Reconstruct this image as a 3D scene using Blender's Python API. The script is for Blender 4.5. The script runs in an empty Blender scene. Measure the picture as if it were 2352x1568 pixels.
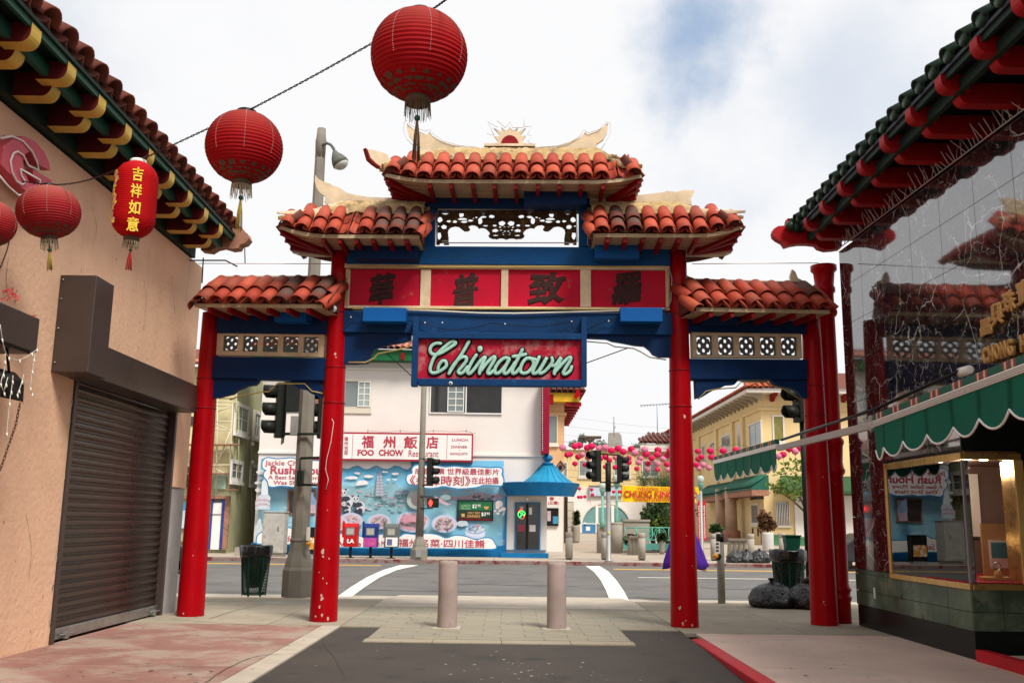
import bpy, math, random
from mathutils import Vector, Matrix
random.seed(7)
S = bpy.context.scene
COL = S.collection
V = Vector
# ---------------------------------------------------------------- camera
EYE = V((0, 0, 1.47))
FPX, CX, CY = 2200.0, 1176.0, 784.0          # focal length and centre for a 2352 x 1568 picture
CR = Matrix.Rotation(math.radians(90 + 10.63), 3, 'X') @ Matrix.Rotation(math.radians(0.75), 3, 'Z')
cam = bpy.data.cameras.new('camera')
cam.sensor_width = 36.0
cam.lens = 36.0 * FPX / 2352.0
cam.clip_start, cam.clip_end = 0.1, 3000
cam_ob = bpy.data.objects.new('camera', cam)
cam_ob.matrix_world = Matrix.Translation(EYE) @ CR.to_4x4()
COL.objects.link(cam_ob)
S.camera = cam_ob
# ---------------------------------------------------------------- sky and sun
SUN = V((0.60, -0.9, 1.4)).normalized()
w = bpy.data.worlds.new('World'); S.world = w; w.use_nodes = True
N, L = w.node_tree.nodes, w.node_tree.links
N.clear()
def wn(t, **k):
    n = N.new(t)
    for a, b in k.items(): setattr(n, a, b)
    return n
def wmath(op, a, b, clamp=False):
    n = wn('ShaderNodeMath', operation=op, use_clamp=clamp)
    for i, q in enumerate((a, b)):
        if isinstance(q, (int, float)): n.inputs[i].default_value = q
        elif q is not None: L.new(q, n.inputs[i])
    return n.outputs[0]
sky = wn('ShaderNodeTexSky', sky_type='NISHITA', sun_disc=False)
sky.sun_elevation = math.asin(SUN.z)
sky.sun_rotation = math.atan2(SUN.x, SUN.y)
tc = wn('ShaderNodeTexCoord')
n1 = wn('ShaderNodeTexNoise'); n1.inputs['Scale'].default_value = 2.6; n1.inputs['Detail'].default_value = 9; n1.inputs['Roughness'].default_value = .58
n2 = wn('ShaderNodeTexNoise'); n2.inputs['Scale'].default_value = 1.3; n2.inputs['Detail'].default_value = 6
L.new(tc.outputs['Generated'], n1.inputs['Vector']); L.new(tc.outputs['Generated'], n2.inputs['Vector'])
def gap(d, r0, r1, amt):                       # a thin place in the cloud round a direction, ragged by noise
    dp = wn('ShaderNodeVectorMath', operation='DOT_PRODUCT')
    L.new(tc.outputs['Generated'], dp.inputs[0]); dp.inputs[1].default_value = V(d).normalized()
    a = wmath('ARCCOSINE', dp.outputs['Value'], None)
    a = wmath('ADD', a, wmath('MULTIPLY', wmath('SUBTRACT', n1.outputs['Fac'], .5), .62))
    m = wn('ShaderNodeMapRange', interpolation_type='SMOOTHSTEP')
    L.new(a, m.inputs['Value']); m.inputs['From Min'].default_value = r0; m.inputs['From Max'].default_value = r1
    m.inputs['To Min'].default_value = amt; m.inputs['To Max'].default_value = 0
    return m.outputs['Result']
g1 = gap((.200, .85, .485), .01, .135, .88)
g2 = gap((.30, .866, .40), .0, .17, .38)
g3 = gap((-.436, .784, .442), .0, .14, .30)
blue = wmath('MAXIMUM', wmath('MAXIMUM', g1, g2), g3)
cr = wn('ShaderNodeValToRGB')
cr.color_ramp.elements[0].position = .34; cr.color_ramp.elements[0].color = (2.6, 2.64, 2.74, 1)
cr.color_ramp.elements[1].position = .60; cr.color_ramp.elements[1].color = (3.12, 3.12, 3.16, 1)
L.new(n2.outputs['Fac'], cr.inputs['Fac'])
thin = wn('ShaderNodeMix', data_type='RGBA')   # clear sky seen through thin cloud
thin.inputs[0].default_value = .8
L.new(sky.outputs[0], thin.inputs[6]); thin.inputs[7].default_value = (.88, 1.28, 1.85, 1)
mx = wn('ShaderNodeMix', data_type='RGBA')
L.new(blue, mx.inputs[0]); L.new(cr.outputs[0], mx.inputs[6]); L.new(thin.outputs[2], mx.inputs[7])
bg = wn('ShaderNodeBackground'); bg.inputs['Strength'].default_value = 0.1
L.new(mx.outputs[2], bg.inputs['Color'])
out = wn('ShaderNodeOutputWorld'); L.new(bg.outputs[0], out.inputs['Surface'])
sl = bpy.data.lights.new('sun', 'SUN'); sl.energy = 1.5; sl.angle = math.radians(20); sl.color = (1, .95, .87)
so = bpy.data.objects.new('sun', sl); so.rotation_euler = (-SUN).to_track_quat('-Z', 'Y').to_euler(); so.location = (0, -5, 40)
COL.objects.link(so)
vs = S.view_settings
vs.view_transform = 'Standard'; vs.look = 'None'; vs.gamma = 1; vs.use_curve_mapping = False
vs.exposure = 1.64
S.render.engine = 'CYCLES'
S.cycles.max_bounces = 6; S.cycles.diffuse_bounces = 3; S.cycles.glossy_bounces = 3; S.cycles.transmission_bounces = 4
S.cycles.use_denoising = True
S.cycles.sample_clamp_indirect = 4
# ---------------------------------------------------------------- pixel rays (2352-wide picture) to world points on a chosen plane
def ray(x, y): return CR @ V(((x - CX) / FPX, (CY - y) / FPX, -1))
def at(x, y, Y=None, X=None, Z=None):
    r = ray(x, y)
    k = (Y - EYE.y) / r.y if Y is not None else (X - EYE.x) / r.x if X is not None else (Z - EYE.z) / r.z
    return EYE + r * k
class Frame:                                    # a vertical plane through A and B: s along, t towards the viewer, z up
    rise, s_ref = 0.0, 0.0                       # slight rise of the whole frame along s
    def __init__(f, A, B):
        f.A = V((A[0], A[1], 0)); d = V((B[0] - A[0], B[1] - A[1], 0)); f.len = d.length; f.d = d.normalized()
        f.n = V((f.d.y, -f.d.x, 0))
    def pt(f, s, t, z): return f.A + f.d * s + f.n * t + V((0, 0, z + f.rise * (s - f.s_ref)))
    def px(f, x, y, t=0):
        r = ray(x, y); k = (t + f.A.dot(f.n) - EYE.dot(f.n)) / r.dot(f.n); p = EYE + r * k
        s = (p - f.A).dot(f.d); return s, p.z - f.rise * (s - f.s_ref)
    def rect(f, x0, y0, x1, y1, t=0):          # upright rectangle under a picture rectangle
        ym, xm = (y0 + y1) / 2, (x0 + x1) / 2
        return f.px(x0, ym, t)[0], f.px(x1, ym, t)[0], f.px(xm, y1, t)[1], f.px(xm, y0, t)[1]
def front(Y): return Frame((0, Y), (1, Y))
# ---------------------------------------------------------------- objects
ROOT = {}
def tag(o, label=None, cat=None, group=None, kind=None):
    for k, v in (('label', label), ('category', cat), ('group', group), ('kind', kind)):
        if v: o[k] = v
    return o
def thing(name, label, cat, loc=(0, 0, 0), group=None, kind=None):
    o = bpy.data.objects.new(name, None); o.empty_display_size = .1
    o.location = loc; COL.objects.link(o); ROOT[o] = V(loc)
    return tag(o, label, cat, group, kind)
def link(name, me, parent=None, M=None):
    o = bpy.data.objects.new(name, me); COL.objects.link(o)
    if parent: o.parent = parent; ROOT[o] = ROOT[parent]
    else: ROOT[o] = V((0, 0, 0))
    if M is not None: o.matrix_local = M if not parent else Matrix.Translation(-ROOT[parent]) @ M
    return o
def dup(o, loc=None, rotz=0, label=None, group=None, parent=None):
    c = o.copy(); COL.objects.link(c)
    if parent: c.parent = parent
    else:
        if loc is not None: c.location = loc
        c.rotation_euler.z = rotz
        if label: c['label'] = label
        if group: c['group'] = group
    for ch in list(o.children): dup(ch, parent=c)
    return c
class MB:
    def __init__(s): s.v, s.f, s.sm, s.mi, s.cur = [], [], [], [], 0
    def add(s, vs, fs, smooth=False):
        b = len(s.v); s.v += [V(p) for p in vs]
        for f in fs: s.f.append([b + i for i in f]); s.sm.append(smooth); s.mi.append(s.cur)
        return s
    def box(s, x0, x1, y0, y1, z0, z1):
        return s.add([(x, y, z) for z in (z0, z1) for y in (y0, y1) for x in (x0, x1)],
                     [(0, 2, 3, 1), (4, 5, 7, 6), (0, 1, 5, 4), (2, 6, 7, 3), (0, 4, 6, 2), (1, 3, 7, 5)])
    def fbox(s, f, s0, s1, t0, t1, z0, z1):     # box in a frame
        P = [f.pt(a, b, c) for c in (z0, z1) for b in (t1, t0) for a in (s0, s1)]
        return s.add(P, [(0, 2, 3, 1), (4, 5, 7, 6), (0, 1, 5, 4), (2, 6, 7, 3), (0, 4, 6, 2), (1, 3, 7, 5)])
    def beam(s, a, b, w, h, up=V((0, 0, 1))):   # square bar from a to b
        a, b = V(a), V(b); d = (b - a).normalized(); r = d.cross(up).normalized(); u = r.cross(d)
        P = [p + r * (i * w / 2) + u * (j * h / 2) for p in (a, b) for j in (-1, 1) for i in (-1, 1)]
        return s.add(P, [(0, 1, 3, 2), (4, 6, 7, 5), (0, 4, 5, 1), (2, 3, 7, 6), (0, 2, 6, 4), (1, 5, 7, 3)])
    def prism(s, pts, off, smooth=False):       # polygon swept by a vector
        n = len(pts); P = [V(p) for p in pts]; Q = [p + V(off) for p in P]
        return s.add(P + Q, [tuple(range(n))[::-1], tuple(range(n, 2 * n))] + [(i, (i + 1) % n, n + (i + 1) % n, n + i) for i in range(n)], smooth)
    def tube(s, pts, r, n=6, cap=True, sq=None):
        pts = [V(p) for p in pts]; rs = r if isinstance(r, (list, tuple)) else [r] * len(pts)
        rings = []; u = None
        for i, p in enumerate(pts):
            d = (pts[min(i + 1, len(pts) - 1)] - pts[max(i - 1, 0)]).normalized()
            if u is None: u = d.orthogonal().normalized()
            u = (u - d * u.dot(d)).normalized(); v = d.cross(u)
            ring = []
            for k in range(n):
                a = 2 * math.pi * k / n; o = u * math.cos(a) * rs[i] + v * math.sin(a) * rs[i]
                if sq: o = o - sq[0] * o.dot(sq[0]) * (1 - sq[1])
                ring.append(p + o)
            rings.append(ring)
        P = [q for ri in rings for q in ri]; m = len(pts)
        F = [(i * n + k, i * n + (k + 1) % n, (i + 1) * n + (k + 1) % n, (i + 1) * n + k) for i in range(m - 1) for k in range(n)]
        if cap: F += [tuple(range(n))[::-1], tuple(range((m - 1) * n, m * n))]
        return s.add(P, F, True)
    def lathe(s, prof, c=(0, 0, 0), n=16, smooth=True, ax='z', a0=0, a1=None):
        c = V(c); full = a1 is None; a1 = a0 + 2 * math.pi if full else a1
        m = n if full else n + 1; P = []
        for r, h in prof:
            for k in range(m):
                a = a0 + (a1 - a0) * k / n
                q = (r * math.cos(a), r * math.sin(a), h)
                P.append(c + V(q if ax == 'z' else (q[0], q[2], q[1]) if ax == 'y' else (q[2], q[0], q[1])))
        F = [(i * m + k, i * m + (k + 1) % m, (i + 1) * m + (k + 1) % m, (i + 1) * m + k) for i in range(len(prof) - 1) for k in range(n if full else n)]
        if full:
            if prof[0][0] > 1e-4: F.append(tuple(range(m))[::-1])
            if prof[-1][0] > 1e-4: F.append(tuple(range((len(prof) - 1) * m, len(prof) * m)))
        return s.add(P, F, smooth)
    def ball(s, c, rx, ry=None, rz=None, n=10, m=7):
        ry = ry or rx; rz = rz or rx; P = []; c = V(c)
        for i in range(m + 1):
            t = math.pi * i / m
            for k in range(n):
                a = 2 * math.pi * k / n; P.append(c + V((rx * math.sin(t) * math.cos(a), ry * math.sin(t) * math.sin(a), rz * math.cos(t))))
        return s.add(P, [(i * n + k, (i + 1) * n + k, (i + 1) * n + (k + 1) % n, i * n + (k + 1) % n) for i in range(m) for k in range(n)], True)
    def mesh(s, name, mat, off=V((0, 0, 0))):
        me = bpy.data.meshes.new(name)
        me.from_pydata([p - off for p in s.v], [], s.f)
        for p, q, i in zip(me.polygons, s.sm, s.mi): p.use_smooth = q; p.material_index = i
        for m in (mat if isinstance(mat, (list, tuple)) else [mat]): me.materials.append(m)
        me.validate(); me.update()
        return me
    def build(s, name, mat, parent=None, bevel=0, label=None):
        o = link(name, s.mesh(name, mat, ROOT[parent] if parent else V((0, 0, 0))), parent)
        if bevel:
            b = o.modifiers.new('bevel', 'BEVEL'); b.width = bevel; b.segments = 2; b.limit_method = 'ANGLE'
        if label: o['label'] = label
        return o
def from_curve(cu, fn, mat, name, parent, depth):
    o = bpy.data.objects.new('tmp', cu); me = bpy.data.meshes.new_from_object(o)
    bpy.data.objects.remove(o); bpy.data.curves.remove(cu)
    off = ROOT[parent] if parent else V((0, 0, 0))
    for v in me.vertices: v.co = fn(v.co.x, v.co.y, v.co.z) - off
    for p in me.polygons: p.use_smooth = False
    me.materials.clear(); me.materials.append(mat); me.name = name
    return link(name, me, parent)
def plate(name, loops, fn, depth, mat, parent):  # flat shape with holes, real thickness; fn(u, v, n) -> world
    cu = bpy.data.curves.new('c', 'CURVE'); cu.dimensions = '2D'; cu.fill_mode = 'BOTH'; cu.extrude = depth / 2
    for pts in loops:
        sp = cu.splines.new('POLY'); sp.points.add(len(pts) - 1); sp.use_cyclic_u = True
        for p, q in zip(sp.points, pts): p.co = (q[0], q[1], 0, 1)
    return from_curve(cu, lambda u, v, n: fn(u, v, n + depth / 2), mat, name, parent, depth)
def fplate(name, f, t, loops, depth, mat, parent):   # loops in (s, z) of a frame, standing proud from t
    return plate(name, loops, lambda u, v, n: f.pt(u, t + n, v), depth, mat, parent)
def pxplate(name, f, t, loops, depth, mat, parent):
    return fplate(name, f, t, [[f.px(x, y, t) for x, y in l] for l in loops], depth, mat, parent)
def text(name, s, f, t, box, depth, mat, parent, bold=0, shear=0, fn=None, brush=0):   # box: s0, s1, z0, z1
    cu = bpy.data.curves.new('t', 'FONT'); cu.body = s; cu.size = 1; cu.extrude = .5; cu.bevel_depth = bold; cu.bevel_resolution = 0; cu.shear = shear
    cu.resolution_u = 3
    o = bpy.data.objects.new('tmp', cu); me = bpy.data.meshes.new_from_object(o)
    bpy.data.objects.remove(o); bpy.data.curves.remove(cu)
    if brush:
        from mathutils import noise as nz
        for v in me.vertices:
            q = V((v.co.x * 3.1, v.co.y * 3.1, len(s) + ord(s[0]) % 17)); v.co.x += brush * nz.noise(q) + .1 * v.co.y; v.co.y += brush * nz.noise(q + V((7, 3, 1))) + .12 * v.co.x
    xs = [v.co.x for v in me.vertices]; ys = [v.co.y for v in me.vertices]
    x0, x1, y0, y1 = min(xs), max(xs), min(ys), max(ys)
    off = ROOT[parent] if parent else V((0, 0, 0))
    g = fn or (lambda a, b, n: f.pt(a, t + n, b))
    for v in me.vertices:
        a = box[0] + (v.co.x - x0) / (x1 - x0) * (box[1] - box[0]); b = box[2] + (v.co.y - y0) / (y1 - y0) * (box[3] - box[2])
        v.co = g(a, b, (v.co.z + .5 + bold) / (1 + 2 * bold) * depth) - off
    me.materials.clear(); me.materials.append(mat); me.name = name
    return link(name, me, parent)
def pxtext(name, s, f, t, r, depth, mat, parent, bold=0, shear=0):
    return text(name, s, f, t, f.rect(*r, t), depth, mat, parent, bold, shear)
def smooth_path(pts, k=6):
    out = []; n = len(pts)
    for i in range(n - 1):
        p0, p1, p2, p3 = pts[max(i - 1, 0)], pts[i], pts[i + 1], pts[min(i + 2, n - 1)]
        for j in range(k):
            t = j / k
            out.append(tuple(.5 * (2 * b + (c - a) * t + (2 * a - 5 * b + 4 * c - d) * t * t + (3 * b - a - 3 * c + d) * t ** 3) for a, b, c, d in zip(p0, p1, p2, p3)))
    return out + [tuple(pts[-1])]
def zm(ox, oy, sx, sy=None):                    # enlarged-view pixel to 2352-wide pixel
    sy = sy or sx
    return lambda x, y: ((ox + x * sx) * .9408, (oy + y * sy) * .9408)
def ell(cx, cy, rx, ry, n=20, a0=0): return [(cx + rx * math.cos(a0 + 2 * math.pi * k / n), cy + ry * math.sin(a0 + 2 * math.pi * k / n)) for k in range(n)]
# ---------------------------------------------------------------- materials
def nodes_of(name):
    m = bpy.data.materials.new(name); m.use_nodes = True
    return m, m.node_tree.nodes, m.node_tree.links, m.node_tree.nodes['Principled BSDF']
def _noise(n, l, scale, detail=5, vec=None, rough=.55):
    t = n.new('ShaderNodeTexNoise'); t.inputs['Scale'].default_value = scale; t.inputs['Detail'].default_value = detail; t.inputs['Roughness'].default_value = rough
    if vec is None:
        c = n.new('ShaderNodeTexCoord'); vec = c.outputs['Object']
    l.new(vec, t.inputs['Vector']); return t.outputs['Fac']
def _ramp(n, l, fac, p0, p1, c0=(0, 0, 0, 1), c1=(1, 1, 1, 1)):
    r = n.new('ShaderNodeValToRGB'); e = r.color_ramp.elements
    e[0].position, e[0].color, e[1].position, e[1].color = p0, c0, p1, c1
    l.new(fac, r.inputs['Fac']); return r.outputs['Color']
def _mix(n, l, fac, a, b, mode='MIX'):
    x = n.new('ShaderNodeMix'); x.data_type = 'RGBA'; x.blend_type = mode; x.clamp_factor = True
    for s_, q in ((0, fac), (6, a), (7, b)):
        if isinstance(q, (int, float)): x.inputs[s_].default_value = q
        elif isinstance(q, tuple): x.inputs[s_].default_value = (*q[:3], 1)
        else: l.new(q, x.inputs[s_])
    return x.outputs[2]
def mat(name, col, rough=.6, var=.25, scale=2.5, bump=.15, bscale=40, metal=0, spec=.5, wear=None, wscale=6, wlo=.62, whi=.68, rnd=None, streak=0, coat=0, grime=None):
    m, n, l, b = nodes_of(name)
    dk = tuple(c * (1 - var) for c in col); lt = tuple(min(1, c * (1 + var * .6)) for c in col)
    f1 = _noise(n, l, scale, 6)
    c = _mix(n, l, _ramp(n, l, f1, .3, .7), dk, lt)
    f2 = _noise(n, l, bscale, 4)
    c = _mix(n, l, .35 * min(1, var * 3), c, _mix(n, l, f2, tuple(x * .55 for x in col), tuple(min(1, x * 1.35) for x in col)))
    if rnd:                                     # per-piece colour
        oi = n.new('ShaderNodeObjectInfo'); r = n.new('ShaderNodeValToRGB'); r.color_ramp.interpolation = 'LINEAR'
        el = r.color_ramp.elements
        while len(el) < len(rnd): el.new(.5)
        for i, q in enumerate(rnd): el[i].position = i / (len(rnd) - 1); el[i].color = (*q, 1)
        l.new(oi.outputs['Random'], r.inputs['Fac']); c = _mix(n, l, 1.0, c, r.outputs['Color'], 'MULTIPLY')
    if streak:
        tcn = n.new('ShaderNodeTexCoord'); mp = n.new('ShaderNodeMapping'); mp.inputs['Scale'].default_value = (.9, .9, .16)
        l.new(tcn.outputs['Object'], mp.inputs['Vector'])
        f3 = _noise(n, l, 2.4, 6, mp.outputs['Vector'])
        c = _mix(n, l, _ramp(n, l, f3, .5, .78), c, tuple(x * (1 - streak) for x in col))
    if grime:
        f5 = _noise(n, l, grime[1], 8, rough=.7)
        c = _mix(n, l, _ramp(n, l, f5, grime[2], grime[2] + .12), c, grime[0])
    if wear:
        f4 = _noise(n, l, wscale, 8, rough=.65)
        c = _mix(n, l, _ramp(n, l, f4, wlo, whi), c, wear)
    l.new(c, b.inputs['Base Color'])
    l.new(_ramp(n, l, f1, .2, .8, (rough * .8,) * 3 + (1,), (min(1, rough * 1.2),) * 3 + (1,)), b.inputs['Roughness'])
    b.inputs['Metallic'].default_value = metal; b.inputs['Specular IOR Level'].default_value = spec * (1 if metal or spec > .5 else .34)
    if coat: b.inputs['Coat Weight'].default_value = coat; b.inputs['Coat Roughness'].default_value = .12
    if bump:
        bp = n.new('ShaderNodeBump'); bp.inputs['Strength'].default_value = bump; bp.inputs['Distance'].default_value = .02
        l.new(f2, bp.inputs['Height']); l.new(bp.outputs[0], b.inputs['Normal'])
    return m
def flat(name, col, rough=.55, spec=.4, emit=0, metal=0):
    m, n, l, b = nodes_of(name)
    b.inputs['Base Color'].default_value = (*col, 1); b.inputs['Roughness'].default_value = rough; b.inputs['Specular IOR Level'].default_value = spec; b.inputs['Metallic'].default_value = metal
    if emit: b.inputs['Emission Color'].default_value = (*col, 1); b.inputs['Emission Strength'].default_value = emit
    return m
M = {}
M['red'] = mat('red_enamel', (.34, .0016, .005), .30, .25, 1.5, .06, 30, wear=(.50, .30, .27), wscale=8, wlo=.70, whi=.715, spec=.28, grime=((.20, .004, .006), 2.6, .60))
M['redmatte'] = mat('red_wood', (.22, .002, .005), .5, .3, 3, .2, 30)
M['crimson'] = mat('crimson_panel', (.50, .001, .024), .6, .25, 2.2, .12, 60, wear=(.34, .12, .10), wscale=5, wlo=.64, whi=.72)
M['blue'] = mat('blue_beam', (.001, .062, .20), .6, .3, 3, .3, 35, wear=(.006, .08, .20), wscale=5, wlo=.62, whi=.7)
M['navy'] = mat('navy_beam', (.001, .022, .09), .6, .3, 3, .3, 35)
M['lightbox'] = mat('blue_metal', (.001, .085, .31), .5, .15, 2, .03, 20)
M['cream'] = mat('cream_board', (.66, .52, .35), .65, .28, 4, .2, 40, grime=((.10, .07, .05), 9, .66))
M['mortar'] = mat('yellow_mortar', (.44, .30, .14), .9, .45, 6, 1.0, 22, grime=((.14, .10, .065), 4, .52), wear=(.55, .45, .31), wscale=5, wlo=.55, whi=.66)
M['midblue'] = mat('mid_blue_beam', (.0015, .036, .125), .6, .3, 3, .3, 35, wear=(.004, .07, .2), wscale=5, wlo=.62, whi=.7)
M['tile'] = mat('clay_tile', (.37, .066, .036), .55, .3, 5, .2, 45, rnd=[(1.1, .95, .9), (.9, .8, .8), (1.25, 1.25, 1.15), (.85, .55, .55), (1.05, 1.1, 1.0), (.6, .75, .85)], grime=((.14, .085, .065), 4, .60), wear=(.55, .45, .38), wscale=16, wlo=.72, whi=.76)
M['tile_old'] = mat('old_clay_tile', (.19, .055, .036), .7, .4, 5, .3, 45, rnd=[(1, .9, .9), (.7, .7, .75), (1.2, 1.1, 1), (.8, .9, 1)], grime=((.09, .065, .055), 4, .5))
M['soffit'] = mat('soffit_board', (.46, .35, .22), .7, .25, 3, .15, 30, grime=((.12, .08, .05), 3, .6))
M['fret'] = mat('rusty_fretwork', (.085, .045, .02), .8, .6, 12, .5, 40, wear=(.25, .15, .05), wscale=5, wlo=.55, whi=.66)
M['greyfret'] = mat('grey_lattice', (.13, .14, .14), .7, .3, 10, .3, 40)
M['black'] = mat('black_paint', (.012, .012, .012), .4, .3, 5, .05, 30)
M['blackglyph'] = mat('faded_black_paint', (.050, .022, .020), .75, .3, 8, .2, 50, wear=(.30, .03, .03), wscale=7, wlo=.68, whi=.74)
M['mint'] = mat('mint_paint', (.33, .56, .47), .5, .25, 9, .25, 40, grime=((.25, .22, .15), 11, .62))
M['signred'] = mat('sign_red', (.40, .004, .028), .55, .25, 3, .15, 60, wear=(.42, .17, .16), wscale=4.5, wlo=.50, whi=.68)
M['stucco'] = mat('peach_stucco', (.80, .50, .332), .85, .14, .7, .5, 14, streak=.10, grime=((.68, .41, .265), .9, .56))
M['greystone'] = mat('grey_paint', (.36, .34, .33), .7, .2, 3, .1, 40)
M['shutter'] = mat('brown_shutter', (.030, .018, .014), .30, .3, 2, .05, 30, spec=.6)
M['housing'] = mat('brown_metal', (.046, .030, .024), .42, .25, 1.5, .05, 40, spec=.6)
M['steel'] = mat('bare_steel', (.38, .37, .35), .35, .3, 8, .1, 50, metal=.8)
M['green'] = mat('green_board', (.012, .075, .045), .45, .3, 3, .1, 40)
M['darkgreen'] = mat('dark_soffit', (.012, .03, .022), .6, .3, 3, .1, 40)
M['maroon'] = mat('maroon_rafter', (.085, .009, .010), .5, .3, 4, .1, 30)
M['yellow'] = mat('yellow_rafter_end', (.58, .38, .07), .5, .25, 4, .1, 30)
M['concrete'] = mat('sidewalk_concrete', (.335, .29, .222), .85, .25, 1.1, .3, 60, grime=((.20, .17, .13), 2.2, .57), wear=(.08, .07, .065), wscale=14, wlo=.70, whi=.74, rnd=[(1, 1, 1), (.93, .93, .92), (1.05, 1.04, 1.03), (.97, .96, .94)])
M['pale'] = mat('pale_concrete', (.46, .40, .325), .85, .2, 2, .2, 60, grime=((.33, .28, .23), 3, .58))
M['tint'] = mat('red_tinted_concrete', (.31, .16, .13), .8, .35, 1.4, .25, 60, grime=((.34, .26, .21), 1.1, .47), wear=(.10, .06, .055), wscale=11, wlo=.70, whi=.75, rnd=[(1, 1, 1), (.95, .97, .97), (1.03, 1, 1)])
M['pinkconc'] = mat('pinkish_concrete', (.60, .445, .37), .8, .22, .9, .25, 60, grime=((.46, .38, .31), 1.6, .55), wear=(.10, .07, .06), wscale=13, wlo=.70, whi=.74)
M['paver'] = mat('stamped_paver', (.30, .27, .21), .85, .25, 1.3, .35, 50, grime=((.19, .165, .13), 3, .58), rnd=[(1, 1, 1), (.92, .94, .92), (1.05, 1.03, 1), (.97, .95, .93)])
M['asphalt'] = mat('alley_asphalt', (.072, .061, .053), .8, .3, .9, .5, 130, grime=((.046, .041, .038), 1.4, .54), wear=(.30, .28, .26), wscale=6, wlo=.70, whi=.735)
M['kerbred'] = mat('red_kerb_paint', (.50, .012, .022), .55, .25, 3, .2, 40, wear=(.42, .33, .28), wscale=7, wlo=.70, whi=.73)
M['kerb'] = mat('worn_kerb', (.26, .19, .17), .8, .3, 3, .2, 40, wear=(.14, .025, .025), wscale=3, wlo=.45, whi=.6)
M['white'] = mat('white_render', (.72, .665, .62), .8, .06, .6, .08, 40, grime=((.64, .58, .53), 1.2, .66))
M['paintblue'] = mat('blue_paint', (.008, .15, .36), .5, .2, 2, .06, 30)
M['canopyblue'] = mat('canopy_blue', (.02, .24, .42), .4, .2, 2, .06, 30)
M['galv'] = mat('galvanised', (.30, .30, .29), .5, .2, 4, .1, 40, metal=.3)
M['postconc'] = mat('post_concrete', (.22, .20, .165), .85, .2, 3, .3, 60)
M['bollardpink'] = mat('bollard_concrete', (.35, .275, .25), .85, .25, 3, .4, 70, grime=((.24, .18, .16), 4, .56))
M['bollardgrey'] = mat('grey_bollard', (.36, .32, .27), .85, .2, 3, .2, 60)
M['signal'] = mat('signal_black', (.014, .016, .013), .5, .3, 5, .05, 30)
M['lens'] = flat('dark_lens', (.02, .012, .01), .2)
M['glass'] = mat('window_glass', (.17, .20, .20), .12, .15, 1, 0, 30, spec=.8)
M['glassdark'] = mat('dark_glass', (.028, .027, .026), .08, .2, 1, 0, 30, spec=.8)
M['winframe'] = flat('window_frame', (.62, .58, .5))
M['trashbag'] = mat('bin_bag', (.006, .006, .007), .20, .3, 6, .9, 9, spec=.6)
M['bin'] = mat('green_mesh_bin', (.010, .045, .028), .5, .2, 4, .05, 30)
M['foliage'] = mat('leaf_green', (.15, .21, .03), .6, .5, 1.6, 0, 30, rnd=[(1, 1, 1), (.7, .8, .7), (1.4, 1.25, 1)])
M['leafdark'] = mat('leaf_dark', (.030, .06, .018), .6, .5, 1.6, 0, 30)
M['leafred'] = mat('leaf_russet', (.11, .05, .022), .7, .4, 2, 0, 30)
M['hilltree_haze'] = mat('leaf_far_haze', (.17, .20, .16), .8, .3, .2, 0, 30)  # leaf colour greyed and lightened, distance haze is painted into it
M['bark'] = mat('bark', (.08, .055, .04), .85, .3, 5, .3, 30)
M['textred'] = mat('painted_red', (.46, .07, .11), .6, .2, 4, 0, 30)
M['signred2'] = flat('sign_letter_red', (.42, .035, .06))
M['whitepaint'] = mat('white_paint', (.80, .76, .72), .6, .06, 3, .03, 30)
M['yellowline'] = mat('yellow_line', (.72, .40, .05), .7, .25, 2, .1, 60, grime=((.3, .2, .1), 4, .6))
M['whiteline'] = mat('white_line', (.78, .74, .66), .7, .15, 2, .1, 60, grime=((.4, .37, .33), 6, .64))

def inside(p, poly):
    x, y = p; r = False; j = len(poly) - 1
    for i in range(len(poly)):
        a, b = poly[i], poly[j]
        if (a[1] > y) != (b[1] > y) and x < (b[0] - a[0]) * (y - a[1]) / (b[1] - a[1]) + a[0]: r = not r
        j = i
    return r
def raster_plate(name, f, t, outline, holes, step, conv, depth, m, parent):
    xs = [p[0] for p in outline]; ys = [p[1] for p in outline]; b = MB(); y = min(ys)
    hb = [(min(q[0] for q in h), max(q[0] for q in h), min(q[1] for q in h), max(q[1] for q in h), h) for h in holes]
    while y < max(ys):
        cy = y + step / 2; run = None; x = min(xs); near = [q for q in hb if q[2] <= cy <= q[3]]
        while x <= max(xs) + step:
            cx = x + step / 2
            ok = inside((cx, cy), outline) and not any(q[0] <= cx <= q[1] and inside((cx, cy), q[4]) for q in near)
            if ok and run is None: run = x
            if not ok and run is not None:
                a = f.px(*conv(run, y), t); c = f.px(*conv(x, y + step + .4), t); b.fbox(f, a[0], c[0], t, t + depth, c[1], a[1]); run = None
            x += step
        y += step
    return b.build(name, m, parent)
# ================================================================ ground, road, pavements
def struct(o): o['kind'] = 'structure'; return o
struct(MB().box(-600, 600, -300, 1500, -.6, -.30).build('ground', M['concrete']))
M['road'] = mat('road_asphalt', (.155, .148, .14), .85, .16, .5, .35, 120, grime=((.115, .11, .105), .8, .5), wear=(.075, .07, .068), wscale=2.2, wlo=.70, whi=.74)
struct(MB().box(-90, 90, 20.9, 37.4, -.28, -.14).build('road', M['road']))
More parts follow.
